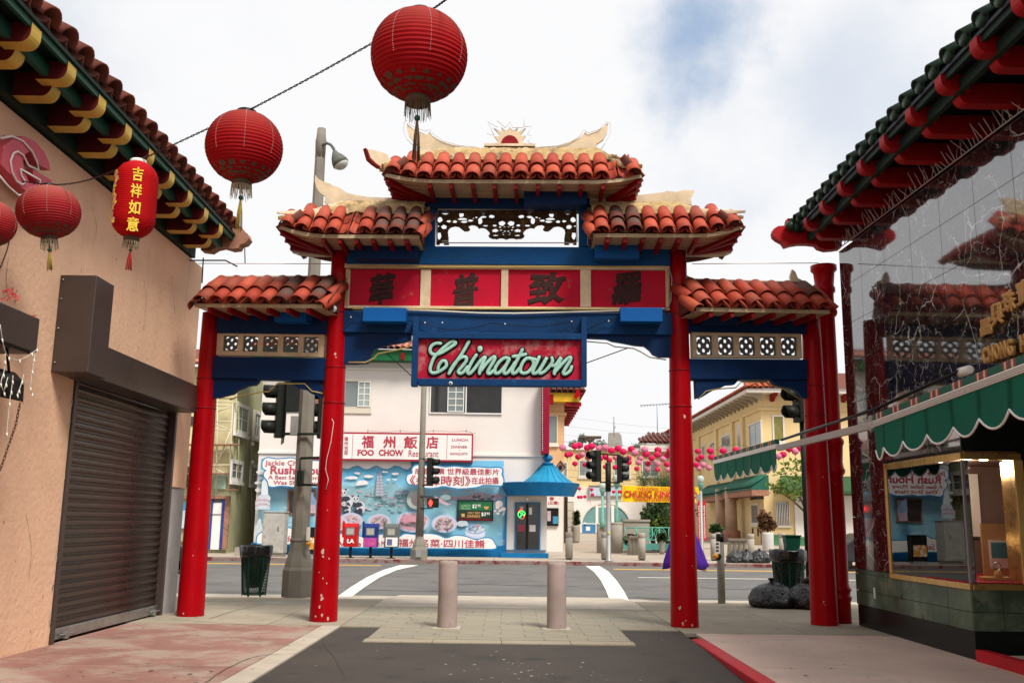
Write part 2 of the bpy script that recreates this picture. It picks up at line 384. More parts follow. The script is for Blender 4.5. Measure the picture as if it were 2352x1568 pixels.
# cracks and tyre darkening are one tone of asphalt patch with its own edges
tar = MB()
for pts in [[(990, 1336), (1060, 1340), (1190, 1343), (1330, 1346)], [(1610, 1348), (1660, 1352), (1800, 1352)], [(800, 1352), (940, 1356), (1100, 1359)]]:
    P = [at(x, y, Z=-.134) for x, y in pts]
    for a, b in zip(P, P[1:]):
        d = (b - a).normalized(); r = V((-d.y, d.x, 0)) * .035
        tar.add([a - r, b - r, b + r, a + r], [(0, 1, 2, 3)])
struct(tar.build('tar_seam', flat('tar', (.045, .043, .042), .7)))
# near gutter pan and driveway apron
g = MB()
g.add([(-90, 18.75, -.135), (-2.36, 18.75, -.135), (-2.36, 21.2, -.132), (-90, 21.2, -.132)], [(0, 1, 2, 3)])
g.add([(2.39, 18.9, -.135), (90, 18.9, -.135), (90, 21.2, -.132), (2.39, 21.2, -.132)], [(0, 1, 2, 3)])
ap = []
for i in range(13):
    x = -2.36 + 4.756 * i / 12; e = min(1, abs(x) / 2.36) ** 6
    ap.append((x, 17.2, -.002)); ap.append((x, 18.8, -.058 * (1 - e) - .003)); ap.append((x, 21.5, -.131))
g.add(ap, [q for i in range(12) for q in ((3 * i, 3 * i + 3, 3 * i + 4, 3 * i + 1), (3 * i + 1, 3 * i + 4, 3 * i + 5, 3 * i + 2))], True)
struct(g.build('gutter', M['pale']))
# sidewalk bed with separate slabs
sw = MB()
for x0, x1, y0, y1 in ((-90, -2.36, 13.95, 18.7), (2.40, 90, 13.95, 18.85), (-2.355, 2.395, 13.95, 17.3), (-1.78, 1.56, 12.3, 13.95)):
    sw.box(x0, x1, y0, y1, -.28, -.028)
sidewalk = struct(sw.build('sidewalk', mat('joint_bed', (.15, .13, .105), .9)))
def slabs(parent, name, m, x0, x1, y0, y1, sx, sy, z=0, gap=.012, stag=0, th=.05, jit=.002):
    me = {}
    r = 0; y = y0
    while y < y1 - .02:
        yb = min(y + sy, y1); x = x0 - (stag * sx if r % 2 else 0)
        while x < x1 - .02:
            a, b = max(x, x0), min(x + sx, x1)
            if b - a > .05:
                k = (round(b - a, 3), round(yb - y, 3))
                if k not in me:
                    hx, hy = (b - a - gap) / 2, (yb - y - gap) / 2
                    me[k] = MB().box(-hx, hx, -hy, hy, -th, 0).mesh(name, m)
                link(name, me[k], parent, Matrix.Translation(((a + b) / 2, (y + yb) / 2, z + random.uniform(-jit, jit))))
            x += sx
        y = yb; r += 1
slabs(sidewalk, 'sidewalk_slab', M['concrete'], -12, -2.36, 14.0, 18.7, 1.72, 1.57)
slabs(sidewalk, 'sidewalk_slab', M['concrete'], 2.40, 12, 13.6, 18.85, 1.72, 1.75)
slabs(sidewalk, 'paving_slab', M['paver'], -2.355, 2.395, 13.95, 17.2, .56, .30, 0, .006, .43, jit=.0012)
slabs(sidewalk, 'paving_slab', M['paver'], -1.78, 1.56, 12.62, 13.95, .56, .30, 0, .006, .43, jit=.0012)
slabs(sidewalk, 'edging_slab', M['concrete'], -1.80, 1.58, 12.3, 12.61, .86, .31, -.004, .008)
# alley asphalt, sinking a little towards the right kerb
def az(x, y):
    k = min(1, max(0, (12.4 - y) / 4)); return -.016 - .115 * k * min(1, max(0, (x + 2.35) / 4.6))
al = MB(); xs = [-2.36 + 4.76 * i / 12 for i in range(13)]; ys = [-6 + .5 * i for i in range(41)]
al.add([(x, y, az(x, y)) for y in ys for x in xs], [(j * 13 + i, j * 13 + i + 1, (j + 1) * 13 + i + 1, (j + 1) * 13 + i) for j in range(40) for i in range(12)], True)
struct(al.build('alley_road', M['asphalt']))
# left and right alley pavements
lp = struct(MB().box(-5.34, -2.62, -6, 13.98, -.28, -.03).build('tinted_pavement', mat('joint_bed', (.15, .10, .085), .9)))
slabs(lp, 'pavement_slab', M['tint'], -5.34, -2.62, -4, 13.98, 2.72, 2.35, 0, .008)
slabs(lp, 'edging_slab', M['pale'], -2.615, -2.35, -4, 13.98, .265, 2.2, .001, .008)
rp = struct(MB().box(2.555, 7.5, -6, 13.58, -.28, -.03).build('right_pavement', M['kerb']))
slabs(rp, 'pavement_slab', M['pinkconc'], 2.555, 7.5, -4, 13.58, 4.95, 2.9, 0, .008)
kb = MB(); kb.prism([(2.385, 12.95, -.28), (2.385, 12.95, -.005), (2.40, 12.95, .004), (2.55, 12.95, .004), (2.55, 12.95, -.28)], (0, -17, 0))
struct(kb.build('red_kerb', M['kerbred'], bevel=.012))
# far side: kerb, far sidewalk, plaza
struct(MB().box(-90, 90, 37.4, 37.58, -.28, .0).build('far_kerb', M['kerb'], bevel=.02))
M['plaza'] = mat('plaza_concrete', (.40, .34, .275), .85, .16, .4, .2, 60, grime=((.31, .26, .21), .5, .55))
def pz(y): return 0 if y < 41 else .0125 * (y - 41)
struct(MB().add([(-90, 37.58, -.001), (90, 37.58, -.001), (90, 41, 0), (-90, 41, 0), (90, 130, 1.11), (-90, 130, 1.11)], [(0, 1, 2, 3), (3, 2, 4, 5)]).build('plaza', M['plaza']))
jn = MB()
for x in range(-40, 40, 3): jn.box(x + .4, x + .425, 37.6, 41, -.02, .003)
struct(jn.build('far_sidewalk_joint', flat('joint', (.2, .17, .14), .8)))
# painted lines
def line(name, pts, m): struct(MB().add([at(x, y, Z=-.135) for x, y in pts], [tuple(range(len(pts)))]).build(name, m))
cwl = [(775, 1369), (800, 1350), (830, 1331), (862, 1315), (890, 1304), (918, 1297)]
cwl2 = [(958, 1297), (925, 1303), (890, 1315), (857, 1331), (838, 1343), (826, 1352), (806, 1369)]
def strip(name, A, B, m):
    b = MB()
    P = [at(x, y, Z=-.128) for x, y in A]; Q = [at(x, y, Z=-.128) for x, y in B]
    n = len(P); b.add(P + Q, [(i, i + 1, n + i + 1, n + i) for i in range(n - 1)]); struct(b.build(name, m))
strip('crosswalk_line', [(775, 1369), (806, 1347), (842, 1325), (880, 1308), (918, 1297)], [(808, 1369), (838, 1347), (872, 1325), (912, 1308), (962, 1297)], M['whiteline'])
strip('crosswalk_line', [(1345, 1299), (1364, 1312), (1380, 1332), (1392, 1355), (1404, 1386)], [(1377, 1299), (1398, 1312), (1416, 1332), (1432, 1355), (1449, 1386)], M['whiteline'])
ym = MB()
ym.box(-60, -4.6, 35.0, 35.16, -.15, -.134); ym.box(-60, -4.6, 35.26, 35.42, -.15, -.134); ym.box(3.7, 60, 34.6, 34.76, -.15, -.134); ym.box(3.7, 60, 34.86, 35.02, -.15, -.134)
struct(ym.build('yellow_line', M['yellowline']))
struct(MB().box(3.9, 60, 29.7, 29.82, -.15, -.134).build('white_line', M['whiteline']))
# metal utility plate in the near pavement
tag(MB().box(-4.45, -3.55, 17.35, 17.75, -.03, .006).build('utility_cover', M['galv']), 'flat metal utility cover set in the pavement by the lamp post base', 'utility cover')

# scuffs, flecks of paint, gum and cracks lying on the ground
def flecks(name, n, pick, m, r0, r1, parent=None, kind='stuff'):
    b = MB()
    for _ in range(n):
        x, y, z = pick(); r = random.uniform(r0, r1); k = random.randint(4, 7); a0 = random.uniform(0, 6); st = random.uniform(.35, 1)
        b.add([(x + r * random.uniform(.5, 1.2) * math.cos(a0 + 6.283 * i / k), y + r * st * random.uniform(.5, 1.2) * math.sin(a0 + 6.283 * i / k), z) for i in range(k)], [tuple(range(k))])
    o = b.build(name, m); o['kind'] = kind; return o
def pk_al():
    while True:
        x, y = random.gauss(0.0, .28) if random.random() < .6 else random.gauss(.1, .8), random.gauss(10.4, .8)
        if -2.2 < x < 2.2 and 8 < y < 12.2: return x, y, az(x, y) + .004
def pk_al2(): x, y = random.uniform(-2.2, 2.2), random.uniform(8, 12.2); return x, y, az(x, y) + .004
flecks('paint_fleck', 60, pk_al, flat('fleck_white', (.55, .52, .48), .7), .004, .026); flecks('paint_fleck', 40, pk_al2, flat('fleck_grey', (.30, .28, .26), .8), .006, .02)
def pk_walk():
    while True:
        x, y = random.uniform(-8, 8), random.uniform(8.5, 18.5)
        if not (-2.4 < x < 2.4 and y < 12.7): return x, y, .0045
flecks('gum_spot', 420, pk_walk, flat('gum_dark', (.10, .085, .075), .8), .010, .030); flecks('gum_spot', 160, pk_walk, flat('gum_pale', (.55, .50, .44), .8), .008, .02)
flecks('fallen_leaf', 40, pk_walk, flat('leaf_litter', (.12, .07, .035), .8), .02, .045)
def crack(pts, w, lab=None):
    q = [V(p) for p in smooth_path(pts, 5)]; b = MB(); P = []
    for i, p in enumerate(q):
        d = (q[min(i + 1, len(q) - 1)] - q[max(i - 1, 0)]).normalized(); r = V((-d.y, d.x, 0)) * w * random.uniform(.4, 1.2); j = V((random.uniform(-1, 1), random.uniform(-1, 1), 0)) * w * 1.2; P += [p - r + j, p + r + j]
    b.add(P, [(2 * i, 2 * i + 2, 2 * i + 3, 2 * i + 1) for i in range(len(q) - 1)]); return struct(b.build('crack', flat('crack_dark', (.05, .042, .036), .9)))
def gz(x, y, z=.0046): p = at(x, y, Z=z); return (p.x, p.y, z)
crack([gz(470, 1567), gz(520, 1535), gz(570, 1512), gz(610, 1503), gz(680, 1500)], .007); crack([gz(395, 1421), gz(520, 1430), gz(640, 1438)], .006); crack([gz(470, 1395), gz(590, 1398)], .005)
crack([gz(610, 1385), gz(545, 1400), gz(480, 1420)], .006); crack([gz(1640, 1432), gz(1760, 1425), gz(1870, 1437)], .006)
def ga(x, y): p = at(x, y, Z=-.012); return (p.x, p.y, az(p.x, p.y) + .004)
crack([ga(740, 1455), ga(745, 1480), ga(770, 1510), ga(790, 1545), ga(790, 1567)], .008); crack([ga(1610, 1500), ga(1640, 1535), ga(1660, 1567)], .005)
# ================================================================ the gate
gate = thing('ceremonial_gate', 'red and blue ceremonial gate with tiled tiered roofs spanning the alley mouth', 'gate', (0, 14.5, 0))
FC = Frame((-2.72, 14.60), (2.57, 14.47))
FL = Frame((-4.84, 15.10), (-2.72, 14.60)); FL.rise, FL.s_ref = -.045, FL.len
FR = Frame((2.57, 14.47), (4.78, 15.0)); FR.rise = .045
def pillar(x, y, h, r0, r1):
    b = MB(); prof = [(r0 * 1.0, 0)]
    for i in range(13): z = h * i / 12; prof.append((r0 + (r1 - r0) * (i / 12), max(z, .01)))
    b.lathe(prof, (x, y, 0), 28)
    p = b.build('pillar', M['red'], gate)
    for z in ((3.15, 3.62) if h < 5 else (3.2, 3.75, 4.62)):
        r = r0 + (r1 - r0) * z / h + .003; MB().lathe([(r, z), (r + .006, z + .004), (r + .006, z + .016), (r, z + .02)], (x, y, 0), 28).build('band', M['redmatte'], p)
    return p
pillar(-2.72, 14.60, 5.70, .205, .135); pillar(2.57, 14.47, 5.70, .205, .135)
pillar(-4.84, 15.10, 4.70, .205, .145); pillar(4.78, 15.0, 4.70, .205, .145)
def gbeam(f, r, t0, t1, m, bev=.012, name='beam'):
    s0, s1, z0, z1 = f.rect(*r, t1)
    return MB().fbox(f, s0, s1, t0, t1, z0, z1).build(name, M[m], gate, bev)
gbeam(FC, (788, 716, 1545, 766), -.14, .12, 'midblue')
gbeam(FC, (796, 566, 1540, 608), -.14, .13, 'blue')
gbeam(FC, (975, 455, 1355, 479), -.11, .11, 'navy')
for r in ((975, 479, 998, 566), (1330, 479, 1355, 566)): gbeam(FC, r, -.11, .115, 'blue', name='post')
gbeam(FC, (985, 428, 1345, 452), -.3, .12, 'soffit', 0, 'soffit_beam')
# stepped brackets under the lower beam
BL = [(790, 766), (946, 766), (946, 782), (930, 788), (905, 792), (880, 798), (862, 804), (856, 816), (852, 828), (846, 836), (820, 838), (790, 838)]
BRr = [(1346, 766), (1541, 766), (1541, 822), (1512, 822), (1498, 816), (1490, 806), (1478, 797), (1455, 795), (1430, 790), (1405, 786), (1392, 781), (1346, 779)]
for P in (BL, BRr): pxplate('bracket', FC, -.03, [P[::-1]], .10, M['navy'], gate)
cdm = flat('conduit_yellow', (.42, .30, .08), .5)
def gtube(f, t, pts, r, m, name='conduit', parent=None):
    return MB().tube([f.pt(*(lambda q: (q[0], t, q[1]))(f.px(x, y, t))) for x, y in pts], r, 6).build(name, m, parent or gate)
gtube(FC, .10, [(800, 832), (840, 832), (860, 822), (868, 812), (905, 805), (945, 796)], .012, cdm, 'neon_tube')
gtube(FC, .10, [(1348, 784), (1395, 788), (1412, 796), (1455, 800), (1472, 808), (1492, 820), (1530, 826)], .010, flat('conduit_grey', (.30, .28, .22), .5), 'neon_tube')
# lettered panel row
z24 = lambda x, y: ((x) * .9408, y * .9408)
px0, px1, pz0, pz1 = FC.rect(796, 611, 1536, 712, .08)
gbeam(FC, (797, 611, 1536, 712), -.10, .035, 'navy', 0, 'panel_backing')
T1 = .035
pan = [(855, 1027), (1051.7, 1223.5), (1240.7, 1416.6), (1442.5, 1624.6)]
glyph = ['華', '普', '致', '羅']
gbox = [(848, 627, 908, 700), (1040, 626, 1100, 709), (1212, 625, 1300, 702), (1404, 622, 1474, 702)]
for (a, b), gl, gb in zip(pan, glyph, gbox):
    s0, s1, z0, z1 = FC.rect(a * .9408, 658.7 * .9408, b * .9408, 750.6 * .9408, T1)
    p = MB().fbox(FC, s0, s1, T1 - .02, T1 + .012, z0, z1).build('letter_panel', M['crimson'], gate)
    x0, y0, x1, y1 = gb
    text('character', gl, FC, T1 + .012, FC.rect(x0, y0, x1, y1, T1), .006, M['blackglyph'], p, .040, brush=.07)
for a, b in ((843, 855), (1027, 1051.7), (1223.5, 1240.7), (1416.6, 1442.5), (1624.6, 1634)):
    s0, s1, z0, z1 = FC.rect(a * .9408, 659 * .9408, b * .9408, 750.4 * .9408, T1)
    MB().fbox(FC, s0, s1, T1 - .02, T1 + .05, z0, z1).build('panel_frame', M['cream'], gate, .006)
for a, b in ((648, 658.8), (750.5, 757)):
    s0, s1, z0, z1 = FC.rect(843 * .9408, a * .9408, 1634 * .9408, b * .9408, T1)
    MB().fbox(FC, s0, s1, T1 - .02, T1 + .07, z0, z1).build('panel_frame', M['cream'], gate, .006)
gtube(FC, T1 + .08, [(797, 704), (797, 618), (803, 613), (1525, 612), (1532, 618), (1535, 700), (1528, 710), (810, 709)], .011, flat('tube_yellow', (.62, .45, .12), .4), 'neon_tube')
gtube(FC, .16, [(935, 712), (1000, 714), (1100, 719), (1180, 720), (1300, 717), (1432, 713)], .014, flat('white_pvc', (.6, .57, .5), .4))
gtube(FC, .16, [(1537, 615), (1543, 640), (1541, 690), (1534, 706), (1518, 712)], .010, M['galv'])
gtube(FC, .14, [(1349, 482), (1350, 560), (1354, 566)], .010, M['galv'])
# floodlight housings
for r, t, m in (((833, 706, 932, 751), .38, 'lightbox'), ((1425, 706, 1522, 751), .38, 'lightbox'), ((813, 562, 960, 606), .38, 'navy'), ((1366, 562, 1469, 603), .36, 'lightbox'), ((1203, 438, 1348, 476), .42, 'navy')):
    s0, s1, z0, z1 = FC.rect(*r, t); h = .235 if r[3] - r[1] < 46 else .25
    b = MB().fbox(FC, s0, s1, .14, t, z1 - h * .92, z1)
    b.build('light_box', M[m], gate, .008)
for f, r in ((FL, (630, 708, 703, 738)), (FR, (1617, 712, 1698, 742))):
    s0, s1, z0, z1 = f.rect(*r, .36); MB().fbox(f, s0, s1, .13, .36, z0, z1).build('light_box', M['lightbox' if f is FL else 'navy'], gate, .008)
# carved fretwork opening
zf = zm(1050, 500, 380 / 2352, 110 / 681)
def fz(l): return [zf(*p) for p in l]
half = [(95, 70), (1150, 70), (1150, 530), (1110, 515), (1060, 512), (1010, 524), (940, 520), (895, 500), (882, 470), (905, 450), (895, 415), (860, 380), (810, 358), (735, 362), (715, 335), (680, 318), (630, 312), (590, 325), (578, 350), (600, 358), (604, 385), (570, 408), (520, 405), (480, 375), (440, 342), (380, 332), (320, 345), (280, 378), (270, 420), (282, 520), (285, 610), (95, 610)]
outl = half[2:] + [(95, 70), (2215, 70)] + [(2310 - x, y) for x, y in half[2:][::-1] if x != 1150]
holes = []
def blob(cx, cy, rx, ry, n=14, j=.18):
    return [(cx + rx * math.cos(2 * math.pi * k / n) * random.uniform(1 - j, 1 + j), cy + ry * math.sin(2 * math.pi * k / n) * random.uniform(1 - j, 1 + j)) for k in range(n)]
HB = [(235, 125, 60, 32), (475, 150, 38, 45), (150, 232, 40, 38), (285, 254, 33, 20), (375, 262, 32, 24), (490, 222, 75, 19), (520, 262, 55, 17), (612, 245, 38, 20), (210, 340, 42, 33), (140, 470, 32, 58), (800, 120, 50, 24), (845, 84, 70, 7), (940, 88, 45, 7), (930, 183, 44, 24), (760, 250, 34, 48), (805, 190, 48, 18), (838, 322, 40, 13), (700, 196, 18, 14), (980, 320, 32, 16), (1085, 285, 55, 38), (985, 397, 52, 24), (1072, 385, 18, 12), (1128, 405, 17, 11), (990, 468, 45, 11), (1060, 345, 22, 10), (1125, 340, 16, 8), (1100, 430, 10, 7), (180, 598, 38, 14), (122, 326, 16, 14), (360, 100, 40, 9), (1110, 455, 12, 8), (655, 210, 12, 10)]
for q in HB:
    h = blob(*q); holes.append(h); holes.append([(2310 - x, y) for x, y in h])
raster_plate('fretwork', FC, -.02, outl, holes, 6, zf, .03, M['fret'], gate)
gtube(FC, .06, [zf(105, 560), zf(120, 70), zf(2220, 66), zf(2225, 560), zf(2190, 575), zf(175, 575), zf(180, 545), zf(270, 545)], .009, flat('glass_tube', (.55, .50, .44), .25), 'neon_tube')
# wings
for f, side in ((FL, 0), (FR, 1)):
    def R(a, b): return a if side == 0 else b
    gbeam(f, R((497, 716, 752, 765), (1580, 716, 1852, 763)), -.13, .10, 'navy')
    gbeam(f, R((487, 820, 752, 871), (1580, 824, 1856, 871)), -.13, .10, 'navy')
    r = R((497, 767, 745, 818), (1590, 765, 1841, 822)); s0, s1, z0, z1 = f.rect(*r, .03)
    fr = [[(s0, z0), (s1, z0), (s1, z1), (s0, z1)]]; c = R([(515, 548), (560, 594), (606, 640), (652, 687), (699, 733)], [(1599, 1635), (1649, 1684), (1697, 1733), (1745, 1781), (1793, 1829)])
    hz0, hz1 = f.px(c[2][0], R(808, 816), .03)[1], f.px(c[2][0], R(772, 772), .03)[1]
    for a, b in c:
        u0, u1 = f.px(a, r[1], .03)[0], f.px(b, r[1], .03)[0]; fr.append([(u0, hz0), (u0, hz1), (u1, hz1), (u1, hz0)])
    lf = fplate('lattice_frame', f, -.05, fr, .09, M['cream'], gate)
    for a, b in c:
        u0, u1 = f.px(a, r[1], .03)[0], f.px(b, r[1], .03)[0]; cx, cz, hw, hh = (u0 + u1) / 2, (hz0 + hz1) / 2, (u1 - u0) / 2 + .006, (hz1 - hz0) / 2 + .006
        L_ = [[(cx - hw, cz - hh), (cx + hw, cz - hh), (cx + hw, cz + hh), (cx - hw, cz + hh)]]
        for k in range(4):
            a_ = math.pi / 2 * k; L_.append(ell(cx + .5 * hw * math.cos(a_), cz + .48 * hh * math.sin(a_), .22 * hw, .21 * hh, 8))
            sx, sz = (1, 1, -1, -1)[k], (1, -1, -1, 1)[k]
            L_.append([(cx + sx * hw * p, cz + sz * hh * q) for p, q in ((.86, .38), (.86, .70), (.74, .86), (.40, .86), (.34, .74), (.66, .62), (.74, .34))])
        fplate('lattice_tile', f, -.02, L_, .03, M['greyfret'], lf)
    B = R([(490, 871), (600, 871), (597, 880), (590, 886), (572, 888), (562, 893), (550, 897), (540, 906), (525, 910), (505, 915), (492, 914)],
          [(1592, 871), (1690, 871), (1686, 879), (1680, 885), (1662, 886), (1648, 893), (1632, 898), (1620, 905), (1606, 914), (1594, 917)])
    B2 = R([(670, 871), (744, 871), (744, 914), (735, 912), (720, 905), (712, 898), (690, 893), (680, 884)],
           [(1762, 871), (1853, 871), (1852, 917), (1836, 914), (1826, 900), (1812, 893), (1786, 890), (1770, 881)])
    for P in (B, B2): pxplate('bracket', f, -.04, [P[::-1]], .10, M['navy'], gate)
    gtube(f, .06, R([(528, 918), (548, 910), (600, 900), (618, 899), (636, 881), (700, 881), (716, 898), (745, 904)], [(1604, 916), (1622, 898), (1650, 893), (1690, 890), (1702, 877), (1760, 877), (1776, 886), (1800, 893), (1838, 917)]), .010, cdm, 'neon_tube')
# ---------------------------------------------------------------- tiles
def tile_mesh(L_=.46, r0=.118, r1=.100, th=.016, n=8, inv=False, name='roof_tile', m=None, sq=.95):
    P, F = [], []
    for (y, r) in ((0, r0), (L_, r1)):
        for rr in (r, r - th):
            for k in range(n + 1):
                a = math.pi * k / n; z = rr * math.sin(a) * sq
                P.append((rr * math.cos(a), y, -z * .6 if inv else z))
    m1 = n + 1
    for k in range(n):
        F += [(k, k + 1, 2 * m1 + k + 1, 2 * m1 + k), (m1 + k + 1, m1 + k, 3 * m1 + k, 3 * m1 + k + 1), (k + 1, k, m1 + k, m1 + k + 1), (2 * m1 + k, 2 * m1 + k + 1, 3 * m1 + k + 1, 3 * m1 + k)]
    F += [(0, 2 * m1, 3 * m1, m1), (n, m1 + n, 3 * m1 + n, 2 * m1 + n)]
    b = MB(); b.add(P, F, True)
    me = b.mesh(name, m or M['tile'])
    return me
TILE = tile_mesh(); PAN = tile_mesh(.46, .115, .105, .014, 5, True)
TILE_O = tile_mesh(m=M['tile_old']); PAN_O = tile_mesh(.46, .115, .105, .014, 5, True, m=M['tile_old'])
def place_tile(parent, me, P, right, up_dir, sx=1, roll=0):   # local x = right, local y = up the slope
    r = right.normalized(); u = up_dir.normalized(); n = r.cross(u).normalized()
    Mx = Matrix((( r.x * sx, u.x, n.x * sx, P.x), (r.y * sx, u.y, n.y * sx, P.y), (r.z * sx, u.z, n.z * sx, P.z), (0, 0, 0, 1)))
    return link('roof_tile', me, parent, Mx @ Matrix.Rotation(roll, 4, 'Y'))
def gate_roof(f, s0, s1, te, ze, tr, zr, cols, hipL, hipR, lift, miss=(), old=lambda u: False, rafters=6, ridge_z=None, back=True, endtile=(), short=(), mort=.64):
    """front slope from eave (te, ze) up to (tr, zr); hipX = run of the hip along s (0 for a straight end)"""
    root = MB(); 
    def zl(s):
        a = max(0, 1 - (s - s0) / .75) if hipL else 0; b = max(0, 1 - (s1 - s) / .75) if hipR else 0
        return lift * (a * a + b * b)
    pts = [s0 + (s1 - s0) * i / 12 for i in range(13)]
    sb0 = s0 + hipL * .0; e0 = [(s, te, ze + zl(s)) for s in pts]
    rs = [min(max(s, s0 + hipL), s1 - hipR) for s in pts]
    top = [(r, tr, zr) for r in rs]
    bk = [(s, -te if back else -.05, (ze + zl(s)) if back else ze) for s in pts]
    off = -.035
    Pf = [f.pt(s, t, z + off) for s, t, z in e0] + [f.pt(s, t, z + off) for s, t, z in top] + [f.pt(s, t, z + off) for s, t, z in bk]
    root.add(Pf, [(i, i + 1, 14 + i, 13 + i) for i in range(12)] + [(13 + i, 14 + i, 27 + i, 26 + i) for i in range(12)] + [(0, 13, 26), (12, 38, 25)])
    roof = root.build('roof', M['tile_old'], gate)
    # soffit boards, following the underside
    sf = MB(); th = .03
    for k in range(4):
        ta, tb = te - .03 - k * (te - .12) / 4, te - .03 - (k + 1) * (te - .12) / 4 + .008
        for i in range(12):
            z0_, z1_ = ze + zl(pts[i]) - .075, ze + zl(pts[i + 1]) - .075
            kk = 1 - k * .18
            za, zb = ze - .075 + zl(pts[i]) * kk, ze - .075 + zl(pts[i + 1]) * kk
            sf.add([f.pt(pts[i], ta, za), f.pt(pts[i + 1], ta, zb), f.pt(pts[i + 1], tb, zb), f.pt(pts[i], tb, za)], [(0, 1, 2, 3)])
    if back:
        sf.add([f.pt(s, -.1, ze - .075) for s in (s0, s1)] + [f.pt(s, -te, ze - .075 + lift) for s in (s1, s0)], [(0, 1, 2, 3)])
        sf.add([f.pt(s, t, ze - .072) for s, t in ((s0, .12), (s1, .12), (s1, -.1), (s0, -.1))], [(0, 1, 2, 3)])
    # fascia
    for i in range(12):
        za, zb = ze + zl(pts[i]), ze + zl(pts[i + 1])
        sf.add([f.pt(pts[i], te, za - .085), f.pt(pts[i + 1], te, zb - .085), f.pt(pts[i + 1], te, zb - .028), f.pt(pts[i], te, za - .028)], [(0, 1, 2, 3)])
    sf.build('soffit', M['soffit'], roof)
    for k in range(rafters):
        s = s0 + hipL * .55 + .08 + (s1 - s0 - (hipL + hipR) * .55 - .16) * (k + .5) / rafters
        MB().beam(f.pt(s, te - .02, ze - .115 + zl(s)), f.pt(s, .05, ze - .115), .055, .085).build('rafter', M['redmatte'], roof)
    for h, se, d in ((hipL, s0, 1), (hipR, s1, -1)):
        if not h: continue
        for q, k in ((-.02, .0), (.25, .0), (.55, .0)):
            MB().beam(f.pt(se + d * (.03 + max(q, 0) * .0), te - .05 - max(q, 0), ze - .12 + lift * (1 - max(q, 0))), f.pt(se + d * (h * .75), .1, ze - .12), .075, .09).build('rafter', M['redmatte'], roof)
        for tt in (te - .04,):
            MB().beam(f.pt(se + d * .03, te - .04, ze - .05 + lift), f.pt(se + d * .03, -te + .04, ze - .05 + lift), .05, .12).build('fascia', M['redmatte'], roof)
        for k in range(7):                       # end-slope tiles
            t = te - .1 - k * (2 * te - .2) / 6.0
            P = f.pt(se - d * .05, t, ze + lift * .8 - .03); up = f.pt(se + d * h, 0, zr) - f.pt(se, 0, ze)
            place_tile(roof, TILE_O, P, f.n * (-d), up, .95)
    # front courses
    pitch = (s1 - s0) / cols; upv = (f.pt(0, tr, zr) - f.pt(0, te, ze)); sl = upv.length; upn = upv.normalized()
    for c in range(cols):
        s = s0 + pitch * (c + .5)
        run = 1.0
        if hipL: run = min(run, max(.0, (s - s0) / hipL))
        if hipR: run = min(run, max(.0, (s1 - s) / hipR))
        P = f.pt(s, te + .06, ze + zl(s) - .01) 
        lean = f.d * 0
        o = old((c + .5) / cols)
        T, PN = (TILE_O, PAN_O) if o else (TILE, PAN)
        if c not in miss:
            place_tile(roof, T, P - upn * random.uniform(-.01, .05), f.d, upn, pitch / .245 * random.uniform(.94, 1.05), random.uniform(-.13, .13))
            if run * sl > .42:
                q = place_tile(roof, TILE_O if o or random.random() < .12 else TILE, P + upn * .30 + f.n * .018 + V((0, 0, .022)), f.d, upn, pitch / .245 * random.uniform(.94, 1.03), random.uniform(-.11, .11))
        if c < cols - 1 or not hipR:
            place_tile(roof, PN, f.pt(s + pitch / 2, te + .05, ze + zl(s) + .03), f.d, upn, pitch / .245)
            if run * sl > .45: place_tile(roof, PN, f.pt(s + pitch / 2, te + .05, ze + zl(s) + .055) + upn * .32, f.d, upn, pitch / .245)
    if mort:
        nn = f.d.cross(upn).normalized(); mbm = MB(); q = []; K = cols * 6
        for i in range(K + 1):
            s = s0 + (s1 - s0) * i / K; run = 1.0
            if hipL: run = min(run, (s - s0) / hipL)
            if hipR: run = min(run, (s1 - s) / hipR)
            ph = (s - s0) / pitch - .5; bump = abs(math.sin(math.pi * (ph + .5)))
            ub = mort + .07 * (1 - bump) * -1 + random.uniform(-.02, .02)
            ub = min(ub, max(.0, run) * 1.0); top_ = max(run * .93, ub + .02)
            for j in range(4):
                u = ub + (top_ - ub) * j / 3
                hgt = (.105 if j else .05) + random.uniform(-.012, .012)
                q.append(f.pt(s, te + .04, ze + zl(s) * (1 - u)) + upn * (u * sl) + nn * hgt)
        mbm.add(q, [(i * 4 + j, i * 4 + j + 1, i * 4 + 5 + j, i * 4 + 4 + j) for i in range(K) for j in range(3)], True)
        mbm.build('mortar_band', M['mortar'], roof)
    for e, sg in endtile:                        # a rake tile turned over a straight end
        P = f.pt(e, te + .06, ze - .03)
        for k in range(2):
            place_tile(roof, TILE, P + upn * (.34 * k) - V((0, 0, .05 - .03 * k)), f.d * .75 - V((0, 0, sg * .66)), upn, .85)
    return roof
